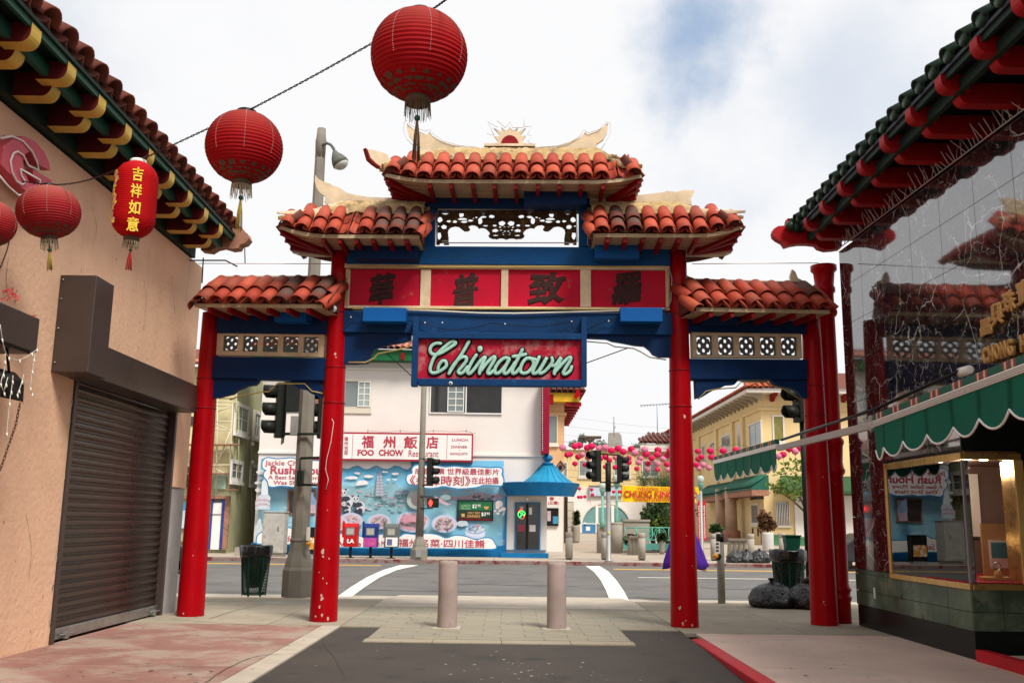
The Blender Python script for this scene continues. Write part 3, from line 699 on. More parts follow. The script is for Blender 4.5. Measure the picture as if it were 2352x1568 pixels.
def mortar(parent, P, w, h, name='ridge_mortar', m='mortar', taper=1):
    """lumpy band of mortar along a path"""
    P = [V(p) for p in P]; q = []
    for a, b in zip(P, P[1:]):
        for k in range(4): q.append(a.lerp(b, k / 4))
    q.append(P[-1]); b = MB(); rings = []; n = len(q)
    for i, p in enumerate(q):
        d = (q[min(i + 1, n - 1)] - q[max(i - 1, 0)]).normalized(); r = d.cross(V((0, 0, 1))).normalized()
        k = 1 - (1 - taper) * i / (n - 1); ww, hh = w * k * random.uniform(.9, 1.1), h * k * random.uniform(.9, 1.12)
        rings.append([p - r * ww - V((0, 0, .10 * k)), p - r * ww * .9 + V((0, 0, hh * .5)), p - r * ww * .5 + V((0, 0, hh)), p + r * ww * .5 + V((0, 0, hh)), p + r * ww * .9 + V((0, 0, hh * .5)), p + r * ww - V((0, 0, .10 * k))])
    F = [(i * 6 + k, i * 6 + k + 1, i * 6 + 7 + k, i * 6 + 6 + k) for i in range(n - 1) for k in range(5)] + [tuple(range(6)), tuple(range((n - 1) * 6, n * 6))[::-1]]
    b.add([x for ri in rings for x in ri], F, True)
    return b.build(name, M[m], parent)
# --- top roof
r1 = gate_roof(FC, .78, 4.66, .80, 6.55, .0, 7.26, 16, .80, .62, .10, miss=(14,), rafters=9)
z5 = zm(880, 280, .29762, .2977)
ro = [(560, 352), (500, 360), (470, 345), (500, 285), (440, 235), (400, 180), (383, 125), (385, 80), (400, 100), (440, 132), (500, 157), (545, 178), (570, 152), (592, 185), (650, 222), (750, 258), (850, 275), (960, 286), (1020, 284), (1430, 283), (1600, 270), (1700, 245), (1790, 205), (1828, 172), (1845, 150), (1858, 177), (1930, 150), (1990, 115), (2027, 75), (2027, 110), (2020, 160), (1990, 215), (1930, 257), (1945, 300), (1930, 350), (1850, 352), (1500, 358), (1200, 360), (850, 352)]
pxplate('ridge_board', FC, .05, [[z5(*p) for p in ro][::-1]], .06, M['cream'], r1)
sun_rays = [(1100, 262), (1092, 245), (1125, 240), (1128, 225), (1095, 185), (1135, 190), (1142, 172), (1093, 118), (1150, 150), (1170, 140), (1155, 113), (1188, 140), (1208, 135), (1225, 110), (1243, 135), (1262, 140), (1296, 110), (1282, 142), (1300, 152), (1357, 118), (1315, 172), (1322, 188), (1357, 180), (1330, 220), (1332, 236), (1360, 246), (1345, 264)]
so_ = pxplate('sun_ornament', FC, .06, [[z5(*p) for p in sun_rays][::-1]], .05, M['cream'], r1)
arc = [(1225 + 76 * math.cos(a), 264 - 92 * math.sin(a)) for a in [math.pi * k / 16 for k in range(17)]]
pxplate('sun_disc', FC, .112, [[z5(*p) for p in arc][::-1]], .02, M['redmatte'], so_)
s0, s1, z0, z1 = FC.rect(*z5(1018, 264), *z5(1435, 284), 0); MB().fbox(FC, s0, s1, .0, .14, z0, z1).build('ridge_base', M['cream'], r1)
npx = [(1040, 155), (1095, 170), (1043, 60), (1125, 105), (1120, 48), (1190, 108), (1230, 58), (1250, 108), (1335, 105), (1342, 40), (1345, 100), (1405, 95), (1372, 165), (1410, 178), (1370, 220), (1418, 245)]
neon = flat('unlit_neon', (.60, .56, .52), .3)
gtube(FC, .13, [z5(*p) for p in npx], .007, neon, 'neon_tube', r1)
gtube(FC, .13, [z5(*p) for p in ((430, 250), (380, 200), (352, 130), (360, 60), (385, 45), (400, 75), (450, 105), (530, 135), (570, 122), (600, 160), (680, 215), (800, 250), (960, 268))], .006, neon, 'neon_tube', r1)
gtube(FC, .13, [z5(*p) for p in ((1440, 270), (1620, 255), (1720, 225), (1800, 175), (1830, 122), (1870, 150), (1960, 120), (2015, 58), (2050, 70), (2050, 150), (2010, 230), (1970, 290))], .006, neon, 'neon_tube', r1)
mortar(r1, [FC.pt(1.42, .02, 7.13), FC.pt(4.2, .02, 7.13)], .11, .12)
mortar(r1, [FC.pt(1.50, .02, 7.16), FC.pt(1.18, .40, 6.90), FC.pt(.74, .86, 6.68)], .10, .13, taper=.5)
mortar(r1, [FC.pt(4.06, .02, 7.18), FC.pt(4.34, .42, 6.92), FC.pt(4.62, .80, 6.74)], .10, .13, taper=.35)
FH = Frame((FC.pt(.60, .95, 0).x, FC.pt(.60, .95, 0).y), (FC.pt(1.52, .0, 0).x, FC.pt(1.52, .0, 0).y))
ho = [(560, 330), (470, 345), (400, 395), (300, 440), (240, 470), (190, 485), (140, 440), (90, 405), (50, 370), (22, 283), (40, 292), (80, 298), (150, 315), (205, 335), (212, 368), (245, 385), (330, 375), (430, 340), (500, 300), (560, 285)]
pxplate('hip_horn', FH, -.03, [[z5(*p) for p in ho][::-1]], .06, M['cream'], r1)
pxplate('hip_horn_edge', FH, -.035, [[z5(*p) for p in ((20, 283), (35, 300), (60, 365), (100, 405), (145, 437), (138, 448), (90, 415), (48, 378))][::-1]], .075, M['redmatte'], r1)
# --- middle roofs
r2 = gate_roof(FC, -.78, 1.34, .80, 5.68, .0, 6.37, 9, .85, 0, .14, miss=(4,), old=lambda u: u > .62 and random.random() < .75, rafters=6, endtile=((1.31, 1),))
z6 = zm(670, 430, .16582, .16582)
h2 = [(612, 0), (605, 80), (625, 180), (680, 260), (760, 322), (745, 400), (800, 440), (2190, 440), (2190, 345), (1650, 335), (1400, 325), (1200, 295), (1080, 265), (1020, 225), (950, 180), (880, 165), (830, 130), (730, 100), (660, 60)]
pxplate('ridge_board', FC, .05, [[z6(*p) for p in h2]], .06, M['cream'], r2)
mortar(r2, [FC.pt(.05, .02, 6.22), FC.pt(1.40, .02, 6.22)], .12, .16)
mortar(r2, [FC.pt(.10, .02, 6.24), FC.pt(-.30, .42, 6.02), FC.pt(-.72, .80, 5.87)], .10, .13, taper=.35)
mortar(r2, [FC.pt(.05, .04, 6.38), FC.pt(-.34, .46, 6.12), FC.pt(-.80, .86, 5.97)], .05, .07, 'hip_cap', 'cream', taper=.2)
r2b = gate_roof(FC, 3.93, 6.14, .80, 5.72, .0, 6.38, 9, 0, .85, .14, old=lambda u: u < .36 and random.random() < .8, rafters=6, endtile=((3.96, -1),))
z55 = zm(1250, 270, 600 / 1568)
h3 = [(500, 610), (500, 568), (620, 566), (800, 548), (960, 530), (990, 520), (1040, 528), (1100, 515), (1163, 517), (1150, 545), (1135, 570), (1145, 610)]
pxplate('ridge_board', FC, .05, [[z55(*p) for p in h3][::-1]], .06, M['cream'], r2b)
mortar(r2b, [FC.pt(3.88, .02, 6.22), FC.pt(5.30, .02, 6.24)], .12, .16)
mortar(r2b, [FC.pt(5.22, .02, 6.26), FC.pt(5.64, .42, 6.06), FC.pt(6.10, .82, 5.92)], .10, .13, taper=.35)
mortar(r2b, [FC.pt(5.25, .04, 6.37), FC.pt(5.68, .46, 6.15), FC.pt(6.17, .88, 6.02)], .05, .07, 'hip_cap', 'cream', taper=.2)
# --- wing roofs
for f, sa, sb, cols, oldf in ((FL, FL.px(448, 690, .72)[0], FL.px(742, 690, .72)[0], 8, lambda u: u > .6 and random.random() < .8), (FR, FR.px(1598, 690, .72)[0], FR.px(1905, 690, .72)[0], 8, lambda u: False)):
    rw = gate_roof(f, sa, sb, .72, 4.63, -.05, 5.20, cols, 0, 0, 0, old=oldf, rafters=6, endtile=((sa + .02, -1), (sb - .02, 1)), mort=0)
    mortar(rw, [f.pt(sa + .05, -.05, 5.11), f.pt(sb - .05, -.05, 5.11)], .12, .10, 'ridge_mortar', 'tile_old')
    MB().fbox(f, sa + .03, sb - .02, -.12, -.02, 5.17, 5.23).build('ridge_board', M['cream'], rw)
    gtube(f, .02, [(455, 605), (760, 606)] if f is FL else [(1590, 606), (1880, 604)], .006, neon, 'neon_tube', rw)
    for s in ([sb - .12] if f is FL else [.12, sb - .1]):
        fplate('ridge_horn', f, -.07, [[(s - .10, 5.17), (s + .16, 5.17), (s + .10, 5.25), (s + .02, 5.29), (s - .02, 5.39), (s - .07, 5.43), (s - .11, 5.32)]], .05, M['cream'], rw)
# small things fixed to the gate
zL = FC.px(765, 709, .30)
MB().lathe([(.005, -.03), (.05, -.025), (.058, 0), (.05, .02), (.005, .03)], FC.pt(zL[0], .30, zL[1]), 12, ax='y').build('lamp', M['whitepaint'], gate)
MB().tube([FC.pt(zL[0], .24, zL[1]), FC.pt(zL[0] + .01, .24, zL[1] + .2)], .018, 6).build('lamp_bracket', M['galv'], gate)
# ---------------------------------------------------------------- hanging name sign
FS = Frame((FC.pt(0, .20, 0).x, FC.pt(0, .20, 0).y), (FC.pt(5, .20, 0).x, FC.pt(5, .20, 0).y))
sign = thing('hanging_sign', 'red hanging sign with mint script lettering in a blue frame under the gate', 'sign', tuple(FS.pt(2.5, 0, 3.5)))
def sb(r, t0, t1, m, name, bev=.008):
    s0, s1, z0, z1 = FS.rect(*r, t1); return MB().fbox(FS, s0, s1, t0, t1, z0, z1).build(name, M[m], sign, bev)
sb((960, 776, 1336, 872), -.05, .0, 'signred', 'sign_panel', 0)
sb((946, 728, 960, 886), -.08, .07, 'midblue', 'frame'); sb((1335, 728, 1348, 886), -.08, .07, 'midblue', 'frame')
sb((960, 764, 1335, 778), -.08, .07, 'midblue', 'frame'); sb((960, 870, 1335, 886), -.08, .07, 'midblue', 'frame')
zs = zm(1000, 790, .18707)
W_ = [[(600, 262), (592, 240), (545, 243), (470, 300), (390, 370), (320, 450), (282, 540), (270, 610), (300, 648), (360, 640), (430, 605), (480, 555), (472, 500), (432, 490), (388, 540), (372, 600)],
      [(405, 262), (345, 262), (290, 295), (268, 350), (290, 398), (345, 408), (430, 378), (520, 325), (592, 275)],
      [(775, 238), (700, 370), (620, 490), (560, 580), (515, 655)], [(530, 620), (600, 510), (680, 445), (735, 445), (740, 490), (690, 560), (638, 625), (655, 655), (700, 640), (755, 570)],
      [(870, 415), (815, 500), (770, 590), (758, 645), (790, 655), (850, 590), (925, 490), (985, 440), (955, 520), (920, 600), (912, 655)],
      [(930, 620), (1000, 530), (1075, 452), (1112, 442), (1098, 495), (1040, 590), (1018, 645), (1045, 658), (1100, 615)],
      [(1295, 462), (1240, 452), (1170, 505), (1120, 580), (1115, 645), (1155, 652), (1215, 600), (1275, 520), (1300, 470)], [(1298, 470), (1245, 580), (1228, 640), (1265, 655), (1325, 590), (1378, 510)],
      [(1470, 345), (1430, 430), (1380, 525), (1342, 610), (1350, 655), (1390, 640), (1440, 580)], [(1352, 432), (1430, 425), (1512, 405)],
      [(1600, 465), (1530, 458), (1472, 520), (1445, 600), (1465, 648), (1530, 645), (1590, 590), (1618, 520), (1602, 468), (1650, 480)],
      [(1690, 440), (1650, 530), (1612, 610), (1615, 655), (1665, 640), (1725, 560), (1790, 445), (1740, 540), (1695, 620), (1705, 655), (1765, 625), (1830, 555), (1862, 500), (1855, 452)],
      [(1835, 550), (1905, 545), (1975, 445), (1940, 530), (1892, 620), (1888, 658)], [(1900, 630), (1980, 540), (2060, 460), (2100, 448), (2090, 495), (2030, 590), (2003, 650), (2035, 662), (2090, 622), (2112, 570)]]
spx = abs(FS.px(*zs(1100, 500))[0] - FS.px(*zs(1000, 500))[0]) / 100
lt = MB(); bk = MB()
def stroke(b, pts, r, t):
    q = [FS.pt(*(lambda p: (p[0], t, p[1]))(FS.px(*zs(x, y), 0))) for x, y in smooth_path(pts, 5)]
    a, c = q[0], q[-1]; d0 = (q[0] - q[1]).normalized(); d1 = (q[-1] - q[-2]).normalized()
    q = [a + d0 * r * .95, a + d0 * r * .7] + q + [c + d1 * r * .7, c + d1 * r * .95]
    b.tube(q, [r * .25, r * .72] + [r] * (len(q) - 4) + [r * .72, r * .25], 8, sq=(FS.n, .32))
for st in W_: stroke(lt, st, 23 * spx, .034); stroke(bk, st, 45 * spx, .002)
for c_, rr, b_, t_ in (((918, 335), 36, lt, .03), ((918, 335), 50, bk, .004)):
    s_, z_ = FS.px(*zs(*c_), 0); P = FS.pt(s_, t_, z_); b_.ball(P, rr * spx, .012, rr * spx * 1.2)
bk.build('letter_outline', M['black'], sign); lt.build('letters', M['mint'], sign)
s_, z_ = FS.px(1035, 880, .07)
MB().lathe([(.028, 0), (.028, .004)], FS.pt(s_, .074, z_), 12, ax='y').build('sticker', M['whitepaint'], sign)
sk = sign.children[-1]
fplate('sticker_star', FS, .079, [[(s_ + (.022 if k % 2 == 0 else .009) * math.sin(math.pi * k / 5), z_ + (.022 if k % 2 == 0 else .009) * math.cos(math.pi * k / 5)) for k in range(10)]], .002, M['black'], sk)
# string of small bulbs and stay wires round the sign
wr = MB()
def wpath(f, t, pts, r, b=None):
    (b or wr).tube([f.pt(*(lambda q: (q[0], t, q[1]))(f.px(x, y, t))) for x, y in smooth_path(pts, 4)], r, 5)
wpath(FC, .20, [(790, 745), (806, 728), (830, 724), (945, 737), (962, 741), (976, 741), (1000, 752), (1040, 757), (1090, 752), (1130, 742), (1165, 746), (1240, 750), (1300, 741), (1312, 738)], .006)
wpath(FC, .20, [(1312, 738), (1324, 790), (1333, 850)], .004); wpath(FC, .2, [(1348, 757), (1390, 737), (1430, 730)], .006)
wpath(FC, .0, [(885, 808), (944, 862)], .008); wpath(FC, .0, [(1348, 833), (1445, 798)], .008)
tag(wr.build('light_string', M['black']), 'thin black wire with tiny bulbs strung along the blue beam above the hanging sign', 'light string')
wb = MB()
for x, y in ((806, 728), (1016, 741), (976, 741), (1313, 738), (1398, 737), (1160, 744), (910, 735)):
    s_, z_ = FC.px(x, y, .21); wb.ball(FC.pt(s_, .21, z_), .013, n=6, m=4)
ls = [o for o in COL.objects if o.name == 'light_string'][0]
wb.build('bulb', flat('bulb_white', (.8, .78, .74), .2), ls)

# chips where the red enamel has flaked off the pillars
def chips(px, py, h, r0, r1, pts, ob):
    b = MB()
    for a, z, s in pts:
        r = r0 + (r1 - r0) * z / h + .0025; n = random.randint(5, 8); q = []
        for i in range(n):
            t = 6.283 * i / n; aa = a + s * random.uniform(.4, 1.1) * math.cos(t) / r; zz = z + s * 1.6 * random.uniform(.4, 1.1) * math.sin(t); q.append((px + r * math.sin(aa), py - r * math.cos(aa), zz))
        b.add(q, [tuple(range(n))])
    o = b.build('paint_chip', flat('bare_primer', (.50, .36, .30), .8), ob); o['kind'] = 'stuff'
pls = [o for o in gate.children if o.name.startswith('pillar')]
chips(-2.72, 14.60, 5.7, .205, .135, [(-.05, .38, .022), (.0, .33, .03), (-.12, .22, .018), (.08, .1, .02), (.02, .62, .012), (.4, .9, .012), (-.1, 1.0, .03), (-.06, .93, .02), (.3, .55, .01), (.1, 3.95, .02), (.2, 3.9, .014), (-.2, 2.2, .01), (.15, 2.6, .008), (.1, 1.6, .008), (-.3, .7, .01), (-.4, .08, .02), (.5, .05, .02)], pls[0])
chips(2.57, 14.47, 5.7, .205, .135, [(-.5, .28, .022), (.2, 3.05, .025), (-.1, .1, .012), (.1, 1.3, .008), (-.3, .06, .02), (.35, .04, .018)], pls[1])
chips(4.78, 15.0, 4.70, .205, .145, [(-.3, .35, .016), (-.2, .3, .008), (.1, 2.2, .008)], pls[3]); chips(-4.84, 15.10, 4.70, .205, .145, [(.2, .9, .008), (-.2, .05, .02), (.3, 1.9, .008)], pls[2])
gtube(FC, .0, [(762, 925), (766, 935), (760, 975), (752, 1010), (748, 1030), (758, 1050), (752, 1085), (748, 1110)], .006, neon, 'loose_wire') if False else MB().tube([FC.pt(0 + d, .21, z) for d, z in ((.03, 2.95), (.06, 2.9), (.03, 2.6), (-.02, 2.35), (-.03, 2.2), (.02, 2.05), (-.01, 1.9))], .005, 5).build('loose_wire', neon, gate)
# ================================================================ left stucco building
WL = Frame((-5.3, 0), (-5.3, 1))                # s = Y, t towards the alley
lb = thing('stucco_building', 'peach stucco shop with tiled eaves and closed brown roller shutter on the left', 'building', (-5.3, 12, 0))
wl = MB()
wl.box(-13, -5.3, -5, 11.52, -.1, 5.66); wl.box(-13, -5.3, 11.522, 15.18, 3.26, 5.66); wl.box(-13, -5.3, 15.182, 15.86, 1.93, 5.66)
wl.build('wall', M['stucco'], lb, .012)
MB().box(-13, -5.32, 15.19, 15.85, -.1, 1.925).build('pilaster', M['greystone'], lb, .01)
# roller shutter
MB().box(-5.5, -5.45, 11.5, 15.2, 0, 3.3).build('shutter_backing', M['black'], lb)
sh = MB().box(-5.44, -5.40, 11.55, 15.16, .15, 3.25).build('roller_shutter', M['shutter'], lb)
sp = .108; prof = [(0, 0), (.016, .006), (.030, .022), (.032, .05), (.030, .066), (.010, .076), (.010, .082), (.018, .088), (.018, .098), (.004, .104)]
sm = MB(); n_ = len(prof)
A = [(-5.41 + a, 11.62, b) for a, b in prof]
sm.add(A + [(x, 15.10, z) for x, y, z in A], [(i, i + 1, n_ + i + 1, n_ + i) for i in range(n_ - 1)])
sme = sm.mesh('shutter_slat', M['shutter'])
for k in range(28):
    link('shutter_slat', sme, sh, Matrix.Translation((random.uniform(-.002, .002), 0, .155 + sp * k)))
MB().box(-5.42, -5.36, 11.60, 15.12, .02, .15).build('bottom_bar', M['steel'], sh, .008)
MB().box(-5.42, -5.28, 11.525, 11.615, 0, 3.25).build('guide_rail', M['housing'], sh, .006); MB().box(-5.42, -5.29, 15.10, 15.175, 0, 3.25).build('guide_rail', M['housing'], sh, .006)
for y in (11.95, 14.85):
    lk = MB(); lk.box(-5.355, -5.30, y, y + .09, .02, .10); lk.tube([(-5.32, y - .12, .08), (-5.31, y + .25, .07)], .012)
    lk.build('padlock', M['steel'], sh, .006)
MB().box(-5.30, -4.93, 11.36, 15.04, 3.08, 3.50).build('shutter_housing', M['housing'], lb, .01)
MB().box(-5.30, -4.87, 10.90, 11.40, 3.09, 4.24).build('motor_box', M['housing'], lb, .01)
bt = MB()
for z in (3.2, 3.6, 3.95, 4.18): bt.tube([(-5.26, 10.90, z), (-5.26, 10.885, z)], .012)
bt.build('bolt', M['steel'], lb)
# eaves
rf = thing; 
def eave(parent, side, xw, z0, ys, ye, lower, upper, drift, tile_m, pan_m, tile_y, tp, mats, edge, fas):
    """side +1: building on the left, eave towards +X. drift(y) shifts the eave line"""
    sg = side
    def xx(d, y): return xw + sg * (d + drift(y))
    roof = MB()
    for a, b, d0, d1, z, m in ():
        pass
    def run(d0, d1, za, zb):
        b = MB()
        P = [(xx(d0, ys), ys, za), (xx(d1, ys), ys, za), (xx(d1, ye), ye, za), (xx(d0, ye), ye, za)]
        b.prism(P if sg > 0 else P[::-1], (0, 0, zb - za)); return b
    rt = run(-2.2, edge, z0 + .40, z0 + .44).build('roof', mats['soffit'], parent)
    run(-.6, .10 if sg > 0 else -.32, z0 + .02, z0 + .40).build('soffit', mats['soffit'], rt)
    run(.46, .53, z0 + .20, z0 + .34).build('purlin', mats['board'], rt, .006)
    run(fas - .03, fas + .01, z0 + .33, z0 + .43).build('fascia', mats['board'], rt)
    def rafter(y, d0, d1, zb, h, w):
        if d0 < 0: d0 = -.45
        if sg < 0: h *= .78; w *= .82; zb += .05
        else: h *= .88
        b = MB(); pr = [(d0, zb)] + [(d1 - .10 + .10 * math.sin(a), zb + .12 - .12 * math.cos(a)) for a in [math.pi / 2 * k / 5 for k in range(6)]] + [(d1, zb + h), (d0, zb + h)]
        n = len(pr); P = [(xx(d, y), y - w / 2, z) for d, z in pr]; Q = [(p[0], y + w / 2, p[2]) for p in P]
        b.add(P + Q, [tuple(range(n)), tuple(range(n, 2 * n))[::-1]]); b.cur = 1
        b.f += [[i, (i + 1) % n, n + (i + 1) % n, n + i] for i in range(n)]; b.sm += [False] * n; b.mi += [1] * n
        b.build('rafter', [mats['side'], mats['nose']], rt)
    for y in lower: rafter(y, -.15, .50, z0 + .06, .30, .19)
    for y in upper: rafter(y, .40, .72, z0 + .17, .23, .19)
    k = 0; y = tile_y
    upn = V((-sg * .86, 0, .5))
    while y > ys:
        P = V((xx(edge + .03, y), y, z0 + .50)); rr = V((0, sg, 0))
        place_tile(rt, tile_m, P, rr, upn, tp / .245 * .9, random.uniform(-.05, .05))
        if y < 12: place_tile(rt, tile_m, P + upn * .36 + V((0, 0, .03)), rr, upn, tp / .245 * .9)
        place_tile(rt, pan_m, P + V((0, tp / 2, .03)), rr, upn, tp / .245 * 1.1)
        y -= tp
    return rt
lm = dict(soffit=M['darkgreen'], board=M['green'], side=M['maroon'], nose=M['yellow'])
eL = eave(lb, 1, -5.3, 5.66, 3, 15.35, [14.78 - .775 * k for k in range(14)], [14.6 - .772 * k for k in range(15)], lambda y: -.012 * (y - 10), TILE_O, PAN_O, 15.1, .385, lm, .74, .70)
M['weathered'] = mat('weathered_pink_wood', (.34, .17, .11), .8, .35, 6, .3, 40, grime=((.12, .08, .06), 5, .55))
bo = [(470, 582), (478, 548), (500, 522), (540, 520), (562, 530), (566, 538), (576, 545), (580, 556), (572, 566), (560, 570), (556, 578), (540, 580), (520, 574), (505, 577), (492, 585)]
pxplate('carved_beam_end', front(15.55), 0, [bo[::-1]], .22, M['weathered'], lb)
st = MB(); st.tube([at(467, 592, Y=15.4), at(464, 650, Y=15.4)], .012); st.tube([at(430, 598, Y=15.2), at(518, 598, Y=15.2), at(545, 612, Y=15.2)], .012); st.tube([at(562, 570, Y=15.4), at(563, 606, Y=15.4)], .010)
st.build('stay_wire', M['black'], lb)
# wall letter
gl = thing('wall_letter', 'red metal capital G with white neon tube edging on peach wall', 'sign', (-5.2, 9.4, 4.9))
zg = zm(0, 0, 700 / 1568)
go = [(-60, 800), (0, 757), (60, 745), (120, 772), (170, 828), (200, 890), (206, 932), (150, 905), (122, 850), (92, 828), (68, 838), (52, 880), (60, 940), (85, 990), (115, 1010), (135, 998), (112, 960), (108, 925), (215, 985), (205, 1030), (188, 1062), (95, 1068), (40, 1020), (-10, 960), (-70, 900)]
pxplate('letter_face', WL, .03, [[zg(*p) for p in go][::-1]], .14, mat('faded_pink_red', (.62, .10, .14), .5, .25, 4, .1, 40, grime=((.40, .12, .12), 3, .6)), gl)
gp = [WL.pt(*(lambda q: (q[0], .18, q[1]))(WL.px(*zg(x, y), .17))) for x, y in go[1:-1]]
MB().tube(gp, .011, 6).build('neon_tube', M['whitepaint'], gl)
MB().box(-5.30, -5.20, 9.5, 9.62, 4.5, 4.56).build('bracket', M['black'], gl)
# transformer and wire below the letter
tf = MB(); tf.box(-5.29, -5.19, 9.30, 9.42, 4.28, 4.56); o_ = tf.build('neon_transformer', M['black'], None, .008); tag(o_, 'small black transformer box hanging under the red letter G', 'transformer')
wq = MB(); wq.tube(smooth_path([tuple(at(x, y, X=-5.28)) for x, y in ((30, 498), (22, 530), (20, 560), (10, 590), (0, 615))], 4), .006); wq.build('wire', M['black'], o_)
# dark box sign with fairy lights, lamp hood and chain
bs = thing('awning_box', 'dark brown metal awning box at the left picture edge hung with fairy lights', 'awning box', (-5.1, 8.7, 3.3))
MB().box(-5.3, -4.8, 6.6, 9.54, 3.08, 3.43).build('case', M['housing'], bs, .01)
MB().box(-5.25, -4.82, 6.7, 9.46, 3.05, 3.078).build('underside', M['black'], bs)
for x in (-5.15, -4.92): MB().tube([(x, 9.2, 3.05), (x, 9.3, 2.80)], .014).build('hanger', M['black'], bs)
hood = thing('lamp_hood', 'bent black metal lamp hood hanging below the dark awning box', 'lamp', (-5.0, 9.25, 2.7))
hb = MB(); pr = [(-.34, -.15), (-.33, .02), (-.25, .12), (-.10, .17), (.06, .16), (.16, .06), (.17, -.13)]
P = [(-5.02 + a, 9.05, 2.70 + b) for a, b in pr]; Q = [(x + .03, 9.42, z) for x, y, z in P]; n_ = len(pr)
hb.add(P + Q, [(i, i + 1, n_ + i + 1, n_ + i) for i in range(n_ - 1)], True); hb.add(P, [tuple(range(n_))])
o_ = hb.build('hood', M['black'], hood); md = o_.modifiers.new('solid', 'SOLIDIFY'); md.thickness = .012
MB().box(-5.3, -5.2, 9.1, 9.2, 2.6, 2.95).build('wall_plate', M['black'], hood)
def chain(name, P, label):
    b = MB(); P = [V(p) for p in P]; k = 0
    for a, c in zip(P, P[1:]):
        d = (c - a); n = max(1, int(d.length / .034))
        for i in range(n):
            p = a + d * ((i + .5) / n); u = d.normalized() * .026; s_ = V((.011, 0, 0)) if k % 2 else V((0, .011, 0)); k += 1
            b.tube([p + u * math.cos(q) + s_ * math.sin(q) for q in [2 * math.pi * j / 8 for j in range(9)]], .0038, 4, False)
    return tag(b.build(name, mat('rusty_chain', (.10, .04, .03), .6, .4, 20), None), label, 'chain')
chain('shutter_chain', [at(46, 925, X=-4.85), at(36, 975, X=-4.9), at(0, 1080, X=-4.98)], 'rusty chain hanging slack from the black lamp hood down the peach wall')
fl = MB(); fb = MB()
for pts in [[(0, 745), (14, 812), (45, 826), (80, 806), (86, 800)], [(12, 812), (10, 850), (2, 880), (12, 905)], [(30, 862), (27, 890), (22, 925), (14, 1010)], [(55, 860), (46, 890), (40, 905)], [(80, 815), (76, 840), (70, 890), (75, 905)], [(18, 866), (10, 895)]]:
    q = smooth_path([tuple(at(x, y, X=-4.76)) for x, y in pts], 4); fl.tube(q, .004, 5)
    for p in q[2::3]: fb.tube([p, V(p) + V((.01, .0, -.035))], .007, 5)
o_ = tag(fl.build('fairy_lights', flat('cord_white', (.55, .52, .45), .5), None), 'white fairy light string draped over the black lamp hood and awning box', 'fairy lights'); fb.build('bulb', flat('bulb_clear', (.75, .72, .62), .2), o_)
lf = MB()
for k in range(40):
    p = at(random.uniform(-20, 36) if k % 5 else random.uniform(55, 72), random.uniform(672, 692) if k % 5 else 730, X=-4.9); d = V((random.uniform(-1, 1), random.uniform(-1, 1), random.uniform(-.5, 1))) * .05
    lf.add([p, p + d, p + d * .6 + V((0, .03, .03))], [(0, 1, 2)])
tag(lf.build('garland', flat('garland_red', (.42, .03, .03), .6), None), 'red tinsel garland remnant lying on top of the dark awning box', 'garland')
# ================================================================ right marble building
def marble():
    m, n, l, b = nodes_of('black_marble')
    c = n.new('ShaderNodeTexCoord'); 
    def veins(scale, w, dist):
        w1 = _noise(n, l, scale * .7, 5, c.outputs['Object']); 
        wv = n.new('ShaderNodeVectorMath'); wv.operation = 'MULTIPLY_ADD'
        t = n.new('ShaderNodeTexNoise'); t.inputs['Scale'].default_value = scale; t.inputs['Detail'].default_value = 4; l.new(c.outputs['Object'], t.inputs['Vector'])
        l.new(t.outputs['Color'], wv.inputs[0]); wv.inputs[1].default_value = (dist,) * 3; l.new(c.outputs['Object'], wv.inputs[2])
        v = n.new('ShaderNodeTexVoronoi'); v.feature = 'DISTANCE_TO_EDGE'; v.inputs['Scale'].default_value = scale; l.new(wv.outputs[0], v.inputs['Vector'])
        line = _ramp(n, l, v.outputs['Distance'], 0, w, (1, 1, 1, 1), (0, 0, 0, 1))
        msk = _ramp(n, l, _noise(n, l, scale * 1.3, 3, c.outputs['Object']), .46, .58)
        mm = n.new('ShaderNodeMath'); mm.operation = 'MULTIPLY'; l.new(line, mm.inputs[0]); l.new(msk, mm.inputs[1]); return mm.outputs[0]
    base = _mix(n, l, _ramp(n, l, _noise(n, l, 1.1, 5, c.outputs['Object']), .35, .65), (.010, .013, .013), (.030, .014, .016))
    base = _mix(n, l, _ramp(n, l, _noise(n, l, 3, 7, c.outputs['Object']), .55, .75), base, (.045, .05, .045))
    base = _mix(n, l, veins(1.5, .014, .55), base, (.70, .72, .68)); base = _mix(n, l, veins(3.4, .020, .4), base, (.50, .53, .49)); base = _mix(n, l, veins(7.5, .03, .3), base, (.25, .28, .26))
    l.new(base, b.inputs['Base Color']); b.inputs['Roughness'].default_value = .05; b.inputs['IOR'].default_value = 2.5; b.inputs['Specular IOR Level'].default_value = .72
    return m
M['marble'] = marble()
M['greenmarble'] = mat('green_marble', (.085, .125, .085), .16, .5, 2.2, .02, 9, grime=((.15, .18, .13), 2.0, .52), wear=(.045, .035, .025), wscale=2.6, wlo=.60, whi=.68, rnd=[(1, 1, 1), (.75, .85, .8), (1.2, 1.15, 1.1)])
M['plinth'] = mat('black_plinth', (.010, .013, .012), .25, .3, 2, .05, 20)
M['gold'] = mat('brass', (.70, .43, .14), .28, .2, 3, .05, 20, metal=.85, wear=(.30, .17, .05), wscale=4, wlo=.6, whi=.75)
def wx(y): return 5.28 + .034 * (14.98 - y)      # the upper wall splays slightly away from the alley
WR = Frame((wx(20), 20), (wx(5), 5))             # s runs towards the viewer, t towards the alley
rb = thing('marble_building', 'black marble jewellery shop with green tiled eaves and red rafters on the right', 'building', (5.28, 12, 0))
